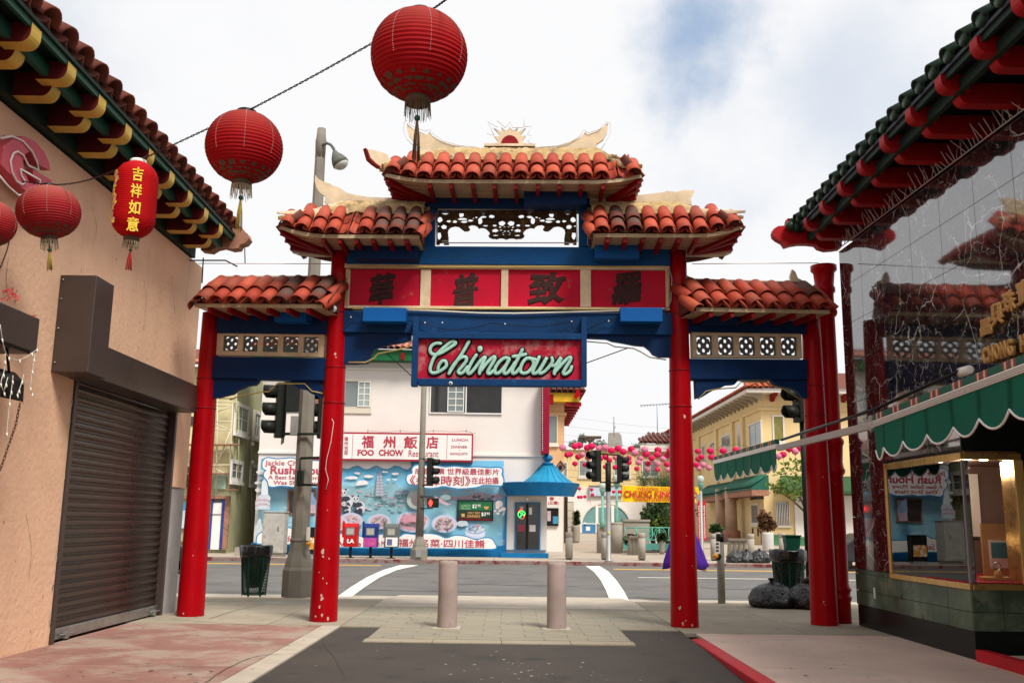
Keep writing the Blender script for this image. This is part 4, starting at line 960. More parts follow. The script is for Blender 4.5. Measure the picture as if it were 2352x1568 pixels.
cw = MB(); cw.prism([(wx(14.98) + .04, 14.98, 2.72), (wx(-4) + .04, -4, 2.72), (12, -4, 2.72), (12, 14.98, 2.72)], (0, 0, 3.12)); cw.box(5.32, 12, 13.60, 14.98, .3, 2.72); cw.box(5.32, 5.40, 11.29, 13.60, 2.36, 2.72); cw.box(5.32, 12, 11.29, 13.6, .3, .76); cw.box(6.95, 12, 11.29, 13.6, .76, 2.72)
cw.build('wall', M['plinth'], rb)
for i in range(16):
    y1 = 14.98 - .84 * i; y0 = y1 - .832
    for j in range(5):
        z0 = 2.72 + .624 * j
        MB().prism([(wx(y1), y1, z0), (wx(y0), y0, z0), (wx(y0) + .035, y0, z0), (wx(y1) + .035, y1, z0)], (0, 0, .617)).build('marble_slab', M['marble'], rb)
for z0, z1 in ((.84, 1.6), (1.607, 2.713)):
    for y0, y1 in ((13.62, 14.24), (14.247, 14.98)): MB().box(5.28, 5.32, y0, y1, z0, z1).build('marble_slab', M['marble'], rb)
for y0, y1 in ((11.27, 12.2), (12.207, 13.613)): MB().box(5.28, 5.32, y0, y1, 2.38, 2.713).build('marble_slab', M['marble'], rb)
for y0, y1 in ((11.27, 11.85), (11.857, 12.62), (12.627, 13.42), (13.427, 14.2), (14.207, 14.97)):
    for z0, z1 in ((.32, .52), (.527, .77)): MB().box(5.275, 5.32, y0, y1, z0, z1).build('green_marble_slab', M['greenmarble'], rb)
for y0, y1 in ((13.63, 14.2), (14.207, 14.97)): MB().box(5.277, 5.32, y0, y1, .775, .835).build('green_marble_slab', M['greenmarble'], rb)
for x0, x1 in ((5.28, 5.62), (5.627, 6.1), (6.107, 6.95)):
    for z0, z1 in ((.32, .52), (.527, .77)): MB().box(x0, x1, 11.245, 11.285, z0, z1).build('green_marble_slab', M['greenmarble'], rb)
MB().box(5.29, 9, 11.27, 14.97, -.1, .317).build('plinth', M['plinth'], rb)
MB().box(5.265, 5.29, 14.2, 14.24, .45, .60).build('outlet_plate', M['whitepaint'], rb)
MB().box(5.95, 9, 11.25, 11.285, .775, 2.71).build('dark_panel', M['plinth'], rb)
MB().box(5.281, 5.95, 11.25, 11.285, 2.37, 2.71).build('dark_panel', M['plinth'], rb)
MB().box(5.33, 12, -4, 11.285, 2.66, 2.715).build('recess_ceiling', M['black'], rb)
MB().box(8.5, 8.6, -4, 11.2, -.1, 2.66).build('recess_wall', M['plinth'], rb)
# display window: a real box behind two panes
dw = MB(); T = .075
fr_ = MB()
fr_.box(5.245, 5.285, 11.22, 13.56, .77, .84); fr_.box(5.245, 5.285, 11.22, 13.56, 2.25, 2.33); fr_.box(5.245, 5.285, 13.49, 13.56, .842, 2.248)
fr_.box(5.287, 5.96, 11.22, 11.26, .77, .84); fr_.box(5.287, 5.96, 11.22, 11.26, 2.25, 2.33)
fr_.add([(5.86, 11.21, .842), (5.96, 11.20, .842), (5.96, 11.20, 2.248), (5.86, 11.21, 2.248), (5.90, 11.6, .842), (5.90, 11.6, 2.248)], [(0, 1, 2, 3), (0, 3, 5, 4)])
fr = fr_.build('display_window', M['gold'], rb, .006)
def clear_glass():
    m, n, l, b = nodes_of('shop_glass')
    tr = n.new('ShaderNodeBsdfTransparent'); gl_ = n.new('ShaderNodeBsdfGlossy'); gl_.inputs['Roughness'].default_value = .004
    fz_ = n.new('ShaderNodeFresnel'); fz_.inputs['IOR'].default_value = 1.75; ms = n.new('ShaderNodeMixShader')
    l.new(fz_.outputs[0], ms.inputs[0]); l.new(tr.outputs[0], ms.inputs[1]); l.new(gl_.outputs[0], ms.inputs[2]); l.new(ms.outputs[0], n['Material Output'].inputs['Surface']); return m
M['shopglass'] = clear_glass()
MB().prism([(5.262, 13.49, .845), (5.345, 11.27, .845), (5.353, 11.27, .845), (5.270, 13.49, .845)], (0, 0, 1.40)).build('pane', M['shopglass'], fr)
MB().box(5.29, 5.88, 11.232, 11.240, .845, 2.245).build('pane', M['shopglass'], fr)
MB().box(5.262, 5.29, 11.228, 11.262, .845, 2.245).build('corner_mullion', flat('grey_metal', (.22, .20, .22), .4), fr)
brown = mat('brown_laminate', (.16, .095, .07), .45, .2, 3, .03, 20)
ib = MB(); ib.box(5.33, 6.92, 13.5, 13.59, .77, 2.35); ib.box(6.88, 6.94, 11.3, 13.5, .77, 2.35); ib.box(5.33, 6.94, 11.29, 13.5, 2.31, 2.355); ib.build('display_case_lining', brown, fr)
MB().box(5.30, 6.88, 11.29, 13.5, .775, .855).build('display_floor', mat('red_cloth', (.42, .01, .03), .8, .2, 5, .2, 40), fr)
dl = MB()
for x, y in ((5.6, 11.7), (5.95, 12.1), (5.6, 12.6), (6.3, 12.2), (6.1, 13.0)): dl.lathe([(.05, 2.300), (.05, 2.309)], (x, y, 0), 12)
dl.build('downlight', flat('downlight_glow', (1, .72, .38), .5, emit=9), fr)
pl = bpy.data.lights.new('display_lamp', 'POINT'); pl.energy = 10; pl.color = (1, .84, .66); pl.shadow_soft_size = .08
po = bpy.data.objects.new('display_lamp', pl); po.location = (5.75, 12.2, 2.2); COL.objects.link(po)
ds = thing('shelf_unit', 'white lit shelf niche with boxes at the back of the jewellery window', 'shelf', (6.2, 13.4, 1.5))
MB().box(5.80, 6.20, 13.44, 13.497, 1.52, 2.16).build('niche', M['whitepaint'], ds); MB().box(5.82, 6.22, 13.30, 13.44, 1.56, 1.59).build('shelf', M['whitepaint'], ds)
MB().box(6.24, 6.5, 13.42, 13.495, 1.35, 2.2).build('niche', M['whitepaint'], ds)
tag(MB().ball((5.98, 13.36, 1.68), .11, .05, .09).build('handbag', flat('bag_brown', (.10, .075, .06)), None), 'brown bag on the white shelf inside the jewellery window', 'bag')
pc = thing('framed_picture', 'dark framed picture with a red glow leaning in the jewellery window', 'picture', (5.9, 13.2, 1.1))
MB().box(5.78, 6.10, 13.1, 13.13, .98, 1.46).build('frame', M['black'], pc); MB().ball((5.94, 13.095, 1.22), .10, .006, .17).build('print', flat('print_red', (.22, .03, .03)), pc)
cd = thing('display_board', 'tan display board with a blue print at the right of the jewellery window', 'display board', (6.05, 12.2, .9))
MB().box(5.90, 6.35, 12.2, 12.23, .855, 1.52).build('board', mat('tan_board', (.52, .31, .12), .5, .15), cd); MB().box(5.98, 6.3, 12.185, 12.199, .98, 1.32).build('print', M['whitepaint'], cd); MB().box(6.0, 6.28, 12.18, 12.184, 1.1, 1.29).build('image', flat('print_blue', (.05, .25, .32)), cd)
tag(MB().box(5.62, 6.0, 11.62, 11.78, .858, .90).build('display_plinth', flat('tan_wood', (.55, .33, .12)), None, .01), 'low tan wooden stand on the red cloth behind the front pane', 'display stand')
rg = MB(); rg.tube([(5.80 + .045 * math.cos(a), 11.66, 1.02 + .045 * math.sin(a)) for a in [2 * math.pi * k / 14 for k in range(15)]], .010); rg_ = tag(rg.build('ring_stand', M['steel'], None), 'silver bracelet on a small tan cone in the jewellery window', 'jewellery'); MB().lathe([(.055, .90), (.03, .97), (.01, .98)], (5.80, 11.66, 0), 12).build('cone', flat('cone_tan', (.6, .38, .16)), rg_)
tag(MB().lathe([(.045, .86), (.06, .92), (.03, .98), (.05, 1.03), (.09, 1.10), (.07, 1.2), (.02, 1.24)], (5.52, 12.35, 0), 12).build('figurine', M['gold'], None), 'small golden figurine standing on the display floor behind the side pane', 'figurine')
for (x, y, z), w_ in (((5.45, 12.9, 1.32), 'left'), ((5.46, 11.75, 1.30), 'right')):
    tag(MB().ball((x, y, z), .035).build('lamp_globe', flat('globe_glow', (1, .70, .34), .4, emit=6), None), 'small glowing globe lamp, the %s one seen through the side pane' % w_, 'lamp', 'globe lamps in the jewellery window')
rm = dict(soffit=flat('navy_soffit', (.008, .010, .022), .6), board=M['darkgreen'], side=M['redmatte'], nose=mat('red_nose', (.34, .003, .006), .5, .2))
GT = mat('green_glaze', (.018, .042, .026), .35, .35, 6, .1, 30, grime=((.12, .13, .10), 6, .6))
TG = tile_mesh(.46, .085, .08, .014, 8, False, 'green_tile', GT); PG = tile_mesh(.46, .14, .13, .014, 6, True, 'green_tile', GT)
eR = eave(rb, -1, 5.28, 5.84, 2, 15.2, [14.7 - .83 * k for k in range(15)], [14.56 - .822 * k for k in range(15)], lambda y: -.012 * (y - 10), TG, PG, 14.95, .372, rm, .70, .66)
cpm = MB(); y = 14.95
cpm.lathe([(.001, -.012), (.06, -.012), (.086, 0), (.086, .05), (.07, .05)], (0, 0, 0), 12, ax='x', smooth=True); cpm = cpm.mesh('tile_cap', GT)
while y > 3:
    link('tile_cap', cpm, eR, Matrix.Translation((5.28 - .73 + .012 * (y - 10), y, 6.36))); y -= .372
orr = [(470, 1478), (430, 1484), (385, 1487), (345, 1475), (325, 1455), (280, 1450), (230, 1450), (185, 1457), (150, 1468), (132, 1442), (100, 1425), (80, 1408), (74, 1385), (82, 1362), (105, 1348), (140, 1346), (155, 1330), (160, 1303), (182, 1303), (188, 1330), (230, 1350), (330, 1370), (420, 1390), (480, 1430)]
zr_ = zm(1850, 0, 650 / 1568)
pxplate('carved_beam_end', front(15.25), 0, [[zr_(*p) for p in orr][::-1]], .16, rm['nose'], rb)
hc = MB()
for k, (x, y) in enumerate(((195, 1330), (228, 1338), (263, 1328), (306, 1300), (345, 1262))):
    p = at(*zr_(x, y), Y=15.0); hc.lathe([(.001, -.06), (.07, -.05), (.085, 0), (.07, .06)], p, 10, ax='y')
hc.tube([at(*zr_(185, 1305), Y=15.1), at(*zr_(345, 1275), Y=15.1)], .05); hc.build('corner_tile', GT, eR)
spk = MB(); y = 15.0
while y > 7:
    b_ = (wx(y) - .03 - random.uniform(0, .03), y, 5.86); spk.tube([b_, (wx(y) - .03 - random.uniform(-.02, .16), y + random.uniform(-.10, .10), 5.86 + random.uniform(.12, .22))], .0065, 4, False); y -= random.uniform(.05, .11)
spk.tube([(wx(15) - .03, 15, 5.86), (wx(7) - .03, 7, 5.86)], .008, 4); spk.build('bird_spikes', flat('spike_grey', (.42, .36, .36), .4), rb)
# gold letters
gsl = thing('shop_letters', 'gold metal shop letters and characters mounted on the black marble wall', 'sign', (5.25, 10, 3.5))
GL = mat('gold_letter', (.62, .34, .11), .38, .2, 4, .05, 30, metal=.5)
for ch, r in (('昌', (2251, 731, 2278, 770)), ('興', (2276, 694, 2303, 747)), ('珠', (2302, 666, 2334, 717)), ('寶', (2333, 640, 2372, 698))):
    text('character', ch, WR, .04, WR.rect(*r, .06), .03, GL, gsl, .035)
sC = WR.px(2258, 816, .06)[0]; sG = WR.px(2326, 770, .06)[0]; wd = (sG - sC) / 5; zb = WR.px(2264, 835, .06)[1]; zt_ = WR.px(2264, 797, .06)[1]
for k, ch in enumerate('CHONG HING'):
    if ch != ' ': text('letter', ch, WR, .03, (sC + wd * k * 1.02, sC + wd * (k * 1.02 + .86), zb, zt_), .05, GL, gsl, .05)
# red drainpipe column on the building corner
dp = MB(); pf = [(.165, 0), (.165, .32), (.175, .34), (.19, .38), (.165, .42), (.165, .46), (.19, .50), (.165, .54), (.15, .58), (.145, 2.25), (.17, 2.28), (.185, 2.33), (.16, 2.38), (.15, 2.46), (.165, 2.72), (.185, 2.76), (.185, 2.80), (.15, 2.86), (.14, 5.20), (.17, 5.24), (.17, 5.30), (.15, 5.34), (.17, 5.56), (.21, 5.60), (.21, 5.68)]
dp.lathe(pf, (5.13, 15.32, 0), 20); dpo = tag(dp.build('corner_column', M['red'], None), 'slim red moulded column beside the outer right gate pillar', 'column')
# step with red edge in the shop recess
stp = MB().box(5.34, 8.4, 6, 10.75, -.28, .12).build('doorstep', M['pale'], None); struct(stp)
rk = MB(); rk.add([(5.25, 11.2, -.02), (5.30, 6, -.02), (5.30, 6, .125), (5.25, 11.2, .125), (5.37, 11.2, .125), (5.42, 6, .125)], [(0, 3, 2, 1), (3, 4, 5, 2), (0, 4, 3)])
struct(rk.build('red_step_edge', M['kerbred']))
# ---------------------------------------------------------------- awnings
def awn_mat():
    m, n, l, b = nodes_of('awning_stripe')
    c = n.new('ShaderNodeTexCoord'); sp_ = n.new('ShaderNodeSeparateXYZ'); l.new(c.outputs['Object'], sp_.inputs[0])
    def md(op, a, v):
        q = n.new('ShaderNodeMath'); q.operation = op; l.new(a, q.inputs[0]); q.inputs[1].default_value = v; return q.outputs[0]
    f = md('FRACT', md('MULTIPLY', md('ADD', sp_.outputs['Y'], 40), 1 / .46), 0)
    r = n.new('ShaderNodeValToRGB'); r.color_ramp.interpolation = 'CONSTANT'; e = r.color_ramp.elements
    cols = [(0, (.012, .10, .065)), (.56, (.30, .05, .045)), (.64, (.62, .45, .33)), (.71, (.30, .05, .045)), (.78, (.012, .10, .065)), (.82, (.30, .05, .045)), (.89, (.62, .45, .33)), (.95, (.30, .05, .045))]
    while len(e) < len(cols): e.new(.5)
    for k, (p, q) in enumerate(cols): e[k].position = p; e[k].color = (*q, 1)
    l.new(f, r.inputs['Fac']); l.new(r.outputs[0], b.inputs['Base Color']); b.inputs['Roughness'].default_value = .8
    return m
M['awnstripe'] = awn_mat()
M['awngreen'] = mat('awning_green', (.006, .125, .08), .8, .2, 2.5, .1, 60)
def canvas_mat():
    m, n, l, b = nodes_of('awning_canvas')
    c = n.new('ShaderNodeTexCoord'); sp_ = n.new('ShaderNodeSeparateXYZ'); l.new(c.outputs['Object'], sp_.inputs[0])
    q = n.new('ShaderNodeMath'); q.operation = 'MULTIPLY'; l.new(sp_.outputs['Y'], q.inputs[0]); q.inputs[1].default_value = 1 / .30
    q2 = n.new('ShaderNodeMath'); q2.operation = 'FRACT'; l.new(q.outputs[0], q2.inputs[0])
    r = n.new('ShaderNodeValToRGB'); r.color_ramp.interpolation = 'CONSTANT'; e = r.color_ramp.elements
    cols = [(0, (.50, .46, .36)), (.25, (.24, .27, .17)), (.45, (.60, .45, .36)), (.55, (.24, .27, .17)), (.75, (.62, .42, .36))]
    while len(e) < len(cols): e.new(.5)
    for k, (p, w_) in enumerate(cols): e[k].position = p; e[k].color = (*w_, 1)
    l.new(q2.outputs[0], r.inputs['Fac']); l.new(r.outputs[0], b.inputs['Base Color']); b.inputs['Roughness'].default_value = .85
    ts = n.new('ShaderNodeBsdfTranslucent'); ms = n.new('ShaderNodeMixShader'); ms.inputs[0].default_value = .45
    l.new(r.outputs[0], ts.inputs['Color']); l.new(b.outputs[0], ms.inputs[1]); l.new(ts.outputs[0], ms.inputs[2]); l.new(ms.outputs[0], n['Material Output'].inputs['Surface']); return m
M['canvas'] = canvas_mat()
def awning(label, y_far, y_near, z_far, z_near, peaks, depth, wallx, rise):
    a = thing('awning', label, 'awning', (4.0, (y_far + y_near) / 2, 2.6), 'green awnings of the marble shop')
    def zz(y): return z_far + (z_near - z_far) * (y_far - y) / (y_far - y_near)
    def bar(dz0, dz1, x0, x1, name, m):
        b = MB(); P = [(x, y, zz(y) + dz) for y in (y_far, y_near) for dz in (dz0, dz1) for x in (x0, x1)]
        b.add(P, [(0, 1, 3, 2), (4, 6, 7, 5), (0, 4, 5, 1), (2, 3, 7, 6), (0, 2, 6, 4), (1, 5, 7, 3)]); return b.build(name, M[m], a, .006)
    bar(-.035, .035, 3.97, 4.05, 'front_bar', 'whitepaint')
    for k in range(3): bar(-.022 + .018 * k, -.018 + .018 * k, 3.964, 3.97, 'bar_groove', 'galv') if y_near < 9 else None
    bar(.037, .105, 3.975, 4.04, 'striped_hem', 'awnstripe')
    c = MB(); c.add([(4.0, y_far, zz(y_far) + .1), (4.0, y_near, zz(y_near) + .1), (wallx, y_near, zz(y_near) + rise), (wallx, y_far, zz(y_far) + rise)], [(0, 1, 2, 3)])
    c.build('canvas', M['canvas'], a)
    # scalloped valance: peaks are the notches between drops
    edge = []; ys = [y_far] + peaks + [y_near]
    for i in range(len(ys) - 1):
        p, q = ys[i], ys[i + 1]
        for j in range(9):
            u = j / 8; dpt = depth - .17 * depth * 3 * (abs(2 * u - 1) ** 2.2) * .55
            edge.append((p + (q - p) * u, dpt))
    b = MB(); n = len(edge); w_ = lambda y: .008 * math.sin(y * 9) + .012 * math.sin(y * 3.1)
    b.add([(3.985 + w_(y) * 0, y, zz(y) - .036) for y, d in edge] + [(3.985 + w_(y), y, zz(y) - d) for y, d in edge], [(i, i + 1, n + i + 1, n + i) for i in range(n - 1)], True)
    b.build('valance', M['awngreen'], a)
    t = MB(); t.tube([(3.982 + w_(y), y, zz(y) - d) for y, d in edge], .011, 5); t.build('trim', M['whitepaint'], a)
    return a
awning('green scalloped awning with striped canvas over the jewellery window at right', 10.5, 6.6, 2.57, 2.72, [10.24, 9.69, 9.17, 8.64, 8.11, 7.58, 7.05], .40, 5.27, .50)
awning('green scalloped awning hanging between the two right gate pillars over the pavement', 18.9, 14.42, 2.66, 2.63, [18.26, 17.67, 17.05, 16.5, 15.9, 15.3, 14.74], .38, 4.25, .16)
ar = MB(); ar.beam((4.02, 10.5, 2.57), (4.02, 14.42, 2.60), .05, .085); aro = tag(ar.build('metal_bar', flat('arm_grey', (.40, .36, .34), .5), None, .006), 'flat grey metal bar joining the two green awnings across the right pillar', 'metal bar')
MB().tube([(4.05, 14.35, 2.72), (4.15, 10.9, 2.78), (4.55, 9.6, 3.03)], .020, 6).build('rod', M['black'], aro)
MB().beam((4.15, 10.9, 2.70), (5.2, 9.4, 3.10), .05, .07).build('folding_arm', M['black'], aro)
MB().lathe([(.02, -.1), (.045, -.1), (.05, .1), (.02, .1)], (4.58, 9.55, 3.02), 10, ax='y').build('roller_end', M['whitepaint'], aro)
jn = MB(); jn.tube([(4.0, 10.62, 2.5), (4.02, 10.75, 2.62), (4.12, 10.85, 2.55), (4.05, 10.95, 2.68)], .022, 6); jn.box(4.0, 4.1, 10.6, 10.7, 2.56, 2.68); jn.build('joint', M['galv'], aro)

# hairline cracks and flaking paint on the stucco wall
def wall_crack(pts, w):
    q = smooth_path([tuple(at(x, y, X=-5.2965)) for x, y in pts], 6); b = MB(); P = []
    for i, p in enumerate(q): j = V((0, random.uniform(-1, 1), random.uniform(-1, 1))) * w; k = w * random.uniform(.3, 1); P += [V(p) + j - V((0, k, 0)), V(p) + j + V((0, k, 0))]
    b.add(P, [(2 * i, 2 * i + 1, 2 * i + 3, 2 * i + 2) for i in range(len(q) - 1)]); b.build('crack', flat('crack_brown', (.20, .10, .06), .9), lb)
for pts in ([(20, 590), (14, 640), (20, 680)], [(330, 640), (336, 690), (330, 760)], [(210, 470), (222, 520), (214, 560)], [(60, 1180), (72, 1260), (66, 1330)], [(300, 560), (310, 600)], [(395, 640), (402, 720)]): wall_crack(pts, .004)
fk = MB()
for k in range(46):
    y = 11.505 - random.uniform(0, .045); z = random.uniform(.1, 3.0); r = random.uniform(.012, .04)
    fk.add([(-5.2972, y + r * .6 * math.cos(t) * random.uniform(.5, 1), z + r * 1.7 * math.sin(t) * random.uniform(.5, 1)) for t in [6.283 * i / 6 for i in range(6)]], [tuple(range(6))])
o_ = fk.build('flaking_paint', flat('pale_undercoat', (.62, .50, .36), .9), lb); o_['kind'] = 'stuff'
sp_ = MB()
for k in range(150):
    y = random.uniform(8.8, 15.8); z = random.uniform(.1, 5.4); r = random.uniform(.005, .018)
    if 11.45 < y < 15.2 and z < 3.55: continue
    if 10.85 < y < 11.45 and 3.0 < z < 4.3: continue
    sp_.add([(-5.2974, y + r * math.cos(t) * random.uniform(.5, 1), z + r * random.uniform(.8, 1.8) * math.sin(t)) for t in [6.283 * i / 5 for i in range(5)]], [tuple(range(5))])
o_ = sp_.build('wall_mark', flat('mark_brown', (.36, .20, .13), .9), lb); o_['kind'] = 'stuff'
# ================================================================ big lanterns on a cable over the alley
def lantern_mat(name, col, top):
    m, n, l, b = nodes_of(name)
    tcn = n.new('ShaderNodeTexCoord'); sx = n.new('ShaderNodeSeparateXYZ'); l.new(tcn.outputs['Object'], sx.inputs[0])
    f = _noise(n, l, 5, 5); c = _mix(n, l, _ramp(n, l, f, .3, .7), tuple(x * .8 for x in col), col)
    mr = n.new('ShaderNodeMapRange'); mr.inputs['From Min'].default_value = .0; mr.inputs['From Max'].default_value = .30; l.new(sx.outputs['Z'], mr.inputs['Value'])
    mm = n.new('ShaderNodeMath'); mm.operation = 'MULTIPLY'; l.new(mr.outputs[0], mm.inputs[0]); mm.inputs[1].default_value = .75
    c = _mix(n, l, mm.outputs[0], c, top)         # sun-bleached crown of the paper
    l.new(c, b.inputs['Base Color']); b.inputs['Roughness'].default_value = .7; b.inputs['Specular IOR Level'].default_value = .15
    ts = n.new('ShaderNodeBsdfTranslucent'); l.new(c, ts.inputs['Color']); ms = n.new('ShaderNodeMixShader'); ms.inputs[0].default_value = .30
    l.new(b.outputs[0], ms.inputs[1]); l.new(ts.outputs[0], ms.inputs[2]); l.new(ms.outputs[0], n['Material Output'].inputs['Surface'])
    return m
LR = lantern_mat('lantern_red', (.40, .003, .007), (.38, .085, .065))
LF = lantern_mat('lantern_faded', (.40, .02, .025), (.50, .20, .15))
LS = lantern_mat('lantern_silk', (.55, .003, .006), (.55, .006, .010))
stitch = flat('stitch', (.62, .50, .45), .7); lace = flat('gold_lace', (.085, .045, .025), .7); fringe = flat('fringe', (.40, .33, .22), .8); green = flat('bead_green', (.01, .10, .06), .4)
ytas = flat('tassel_yellow', (.36, .26, .04), .8); rtas = flat('tassel_red', (.45, .02, .02), .8); dtas = flat('tassel_dark', (.10, .06, .03), .8)
def lantern(P, r, h, label, m, ta, tlen, cyl=False, faded=False, turn=0, tilt=(0, 0)):
    t = thing('paper_lantern', label, 'lantern', tuple(P), 'large lanterns strung across the alley')
    o3 = V(P); b = MB(); nr = 27 if not cyl else 40; prof = []
    for i in range(nr * 2 + 1):
        u = i / (nr * 2); a = math.pi * (.075 + .85 * u)
        if cyl: 
            zc = h / 2 * (1 - 2 * u); e = max(0, abs(zc) - h / 2 + r * .9) / (r * .9); rr = r * math.sqrt(max(0, 1 - (e * .93) ** 2))
        else: rr, zc = r * math.sin(a) ** .92, h / 2 * math.cos(a)
        prof.append((rr - (.0055 if i % 2 else 0) * (r / .3), zc))
    b.lathe(prof[::-1], o3, 72, False); b.build('paper', m, t)
    zt = prof[0][1]; zb = prof[-1][1]; rt = prof[0][0]
    MB().lathe([(rt * .5, zt - .01), (rt * 1.02, zt - .012), (rt * 1.02, zt + .022), (rt * .9, zt + .03), (rt * .6, zt + .03)], o3, 20).build('top_ring', M['whitepaint'] if cyl else M['black'], t)
    MB().lathe([(rt * .98, zb - .05), (rt * 1.0, zb + .005)], o3, 20).build('bottom_ring', lace, t)
    if not cyl:
        st = MB()
        for k in range(8):
            a = turn + math.pi / 4 * k
            for j in range(0, 30):
                u = .10 + .55 * j / 30; th = math.pi * (.075 + .85 * u); rr, zc = r * math.sin(th) ** .92 + .002, h / 2 * math.cos(th)
                st.ball(o3 + V((rr * math.cos(a), rr * math.sin(a), zc)), r * .009, n=5, m=3)
        st.build('stitching', stitch, t)
        lc = MB()
        for k in range(16):
            a0 = turn + math.pi / 8 * k
            for du, da, q in ((.80, 0, .085), (.86, .13, .06), (.86, -.13, .06), (.92, .0, .07), (.91, .2, .05), (.96, .1, .05)):
                a = a0 + da; th = math.pi * (.075 + .85 * du); rr, zc = r * math.sin(th) ** .92 + .003, h / 2 * math.cos(th)
                c = o3 + V((rr * math.cos(a), rr * math.sin(a), zc)); tn = V((-math.sin(a), math.cos(a), 0)); nn = V((math.sin(th) * math.cos(a), math.sin(th) * math.sin(a), math.cos(th) * r / (h / 2))).normalized(); up = nn.cross(tn)
                s_ = q * r * random.uniform(.5, 1.5)
                lc.add([c + tn * s_ * math.cos(w_) * random.uniform(.6, 1.25) + up * s_ * .75 * math.sin(w_) for w_ in [math.pi / 3.5 * v for v in range(7)]], [tuple(range(7))])
        lc.build('lace', lace, t)
    fg = MB()
    for k in range(46):
        a = 2 * math.pi * k / 46; c = o3 + V((rt * .98 * math.cos(a), rt * .98 * math.sin(a), zb - .045)); d = V((random.uniform(-.01, .01), random.uniform(-.01, .01), -r * random.uniform(.22, .36)))
        fg.tube([c, c + d], [.0035, .002], 4, False)
    fg.build('fringe', fringe if not (tlen == .30) else dtas, t)
    tz = zb - .09 - r * .18; ts = MB(); MB().tube([o3 + V((0, 0, zb)), o3 + V((0, 0, tz))], .003, 4).build('cord', dtas, t)
    MB().ball(o3 + V((0, 0, tz)), .016 * r / .3 + .004).build('bead', green, t)
    for k in range(14):
        a = 2.4 * k; q = .006 + .010 * (k / 14); c = o3 + V((.004 * math.cos(a), .004 * math.sin(a), tz - .012))
        ts.tube([c, c + V((q * math.cos(a), q * math.sin(a), -tlen * .4)), c + V((q * 1.6 * math.cos(a), q * 1.6 * math.sin(a), -tlen * random.uniform(.9, 1.05)))], .0035, 4)
    ts.build('tassel', ta, t)
    t.rotation_euler = (tilt[0], tilt[1], 0)
    return t
def atd(x, y, Y): return at(x, y, Y=Y)
P1 = at(963, 128, Y=6.1); P2 = at(561, 338, Y=7.3); P3 = at(112, 487, Y=9.3); P4 = at(310, 459, Y=8.3); P5 = at(-28, 512, Y=8.6)
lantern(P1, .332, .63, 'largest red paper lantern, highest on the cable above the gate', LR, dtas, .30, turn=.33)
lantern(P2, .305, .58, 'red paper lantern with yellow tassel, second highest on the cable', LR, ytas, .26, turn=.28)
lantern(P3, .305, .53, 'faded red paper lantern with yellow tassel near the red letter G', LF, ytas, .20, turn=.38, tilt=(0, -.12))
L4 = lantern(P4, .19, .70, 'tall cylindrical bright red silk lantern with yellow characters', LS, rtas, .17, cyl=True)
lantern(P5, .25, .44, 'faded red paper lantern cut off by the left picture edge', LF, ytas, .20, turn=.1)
ych = flat('yellow_print', (.75, .52, .03), .6)
def wrap(P, r): # print on the lantern cylinder
    return lambda a, b, n: V(P) + V((math.sin(a / r) * (r + n), -math.cos(a / r) * (r + n), b))
for k, ch in enumerate('吉祥如意'):
    z = .245 - .155 * k; text('character', ch, None, 0, (.035 - .012 * k * .3, .125, z - .13, z), .004, ych, L4, .02, fn=wrap(P4, .1915))
fm = MB(); g_ = wrap(P4, .1925)
for k in range(9):
    c0, c1 = -.145 + .02 * math.sin(k * 1.7), .20 - .055 * k
    for j in range(5):
        a = 2 * math.pi * j / 5 + k; fm.cur = j % 2
        fm.add([g_(c0 + .02 * math.cos(a) + .018 * math.cos(w_), c1 + .02 * math.sin(a) + .016 * math.sin(w_), .001 + .0006 * j) for w_ in [math.pi / 3 * v for v in range(6)]], [tuple(range(6))])
fm.build('flower_print', [flat('print_pink', (.55, .25, .2)), ych], L4)
tops = [at(1040, -12, Y=5.7), P1 + V((.03, 0, .31)), at(860, 97, Y=6.4), at(720, 175, Y=6.9), at(592, 243, Y=7.2), P2 + V((0, 0, .31)), at(475, 297, Y=7.6), at(350, 355, Y=8.2), P4 + V((0, 0, .38)), at(215, 410, Y=8.8), P3 + V((.04, 0, .29)), V((-5.28, 9.6, 4.93))]
cb = MB(); pth = smooth_path([tuple(p) for p in tops], 10)
for ph in (0, math.pi):
    q = []; 
    for i, p in enumerate(smooth_path(pth, 4)): a = i * .9 + ph; q.append(V(p) + V((0, .006 * math.cos(a), .006 * math.sin(a))))
    cb.tube(q, .0042, 5)
tag(cb.build('lantern_cable', flat('cable_dark', (.03, .012, .02), .6), None), 'twisted dark cable carrying the large red lanterns across the sky', 'cable')
for P, dz in ((P1, .27), (P2, .27), (P3, .25)): pass
# ================================================================ restaurant with the mural
F1 = front(41.0)
rs = thing('restaurant_building', 'white two storey restaurant with painted mural wall and blue corner canopy', 'building', (-4.8, 41, 0))
def B(f, r, t0, t1, name, m, par, bev=0):
    s0, s1, z0, z1 = f.rect(*r, t1)
    return MB().fbox(f, s0, s1, t0, t1, z0, z1).build(name, M[m] if isinstance(m, str) else m, par, bev)
xl, xr = F1.px(594, 1050)[0], F1.px(1256, 1050)[0]
def zpx(y, x=1000, f=F1): return f.px(x, y)[1]
MB().box(xl, xr, 41, 52, -.1, zpx(834)).build('wall', M['white'], rs)
MB().box(xl - .02, xr + .02, 40.93, 41, zpx(1046), zpx(1041)).build('moulding', M['white'], rs)
MB().box(xl - .02, xr + .02, 40.90, 41, zpx(852), zpx(847)).build('moulding', M['white'], rs)
MB().box(xl - .05, F1.px(1160, 1262)[0], 40.86, 41, -.1, zpx(1251)).build('base_band', M['paintblue'], rs)
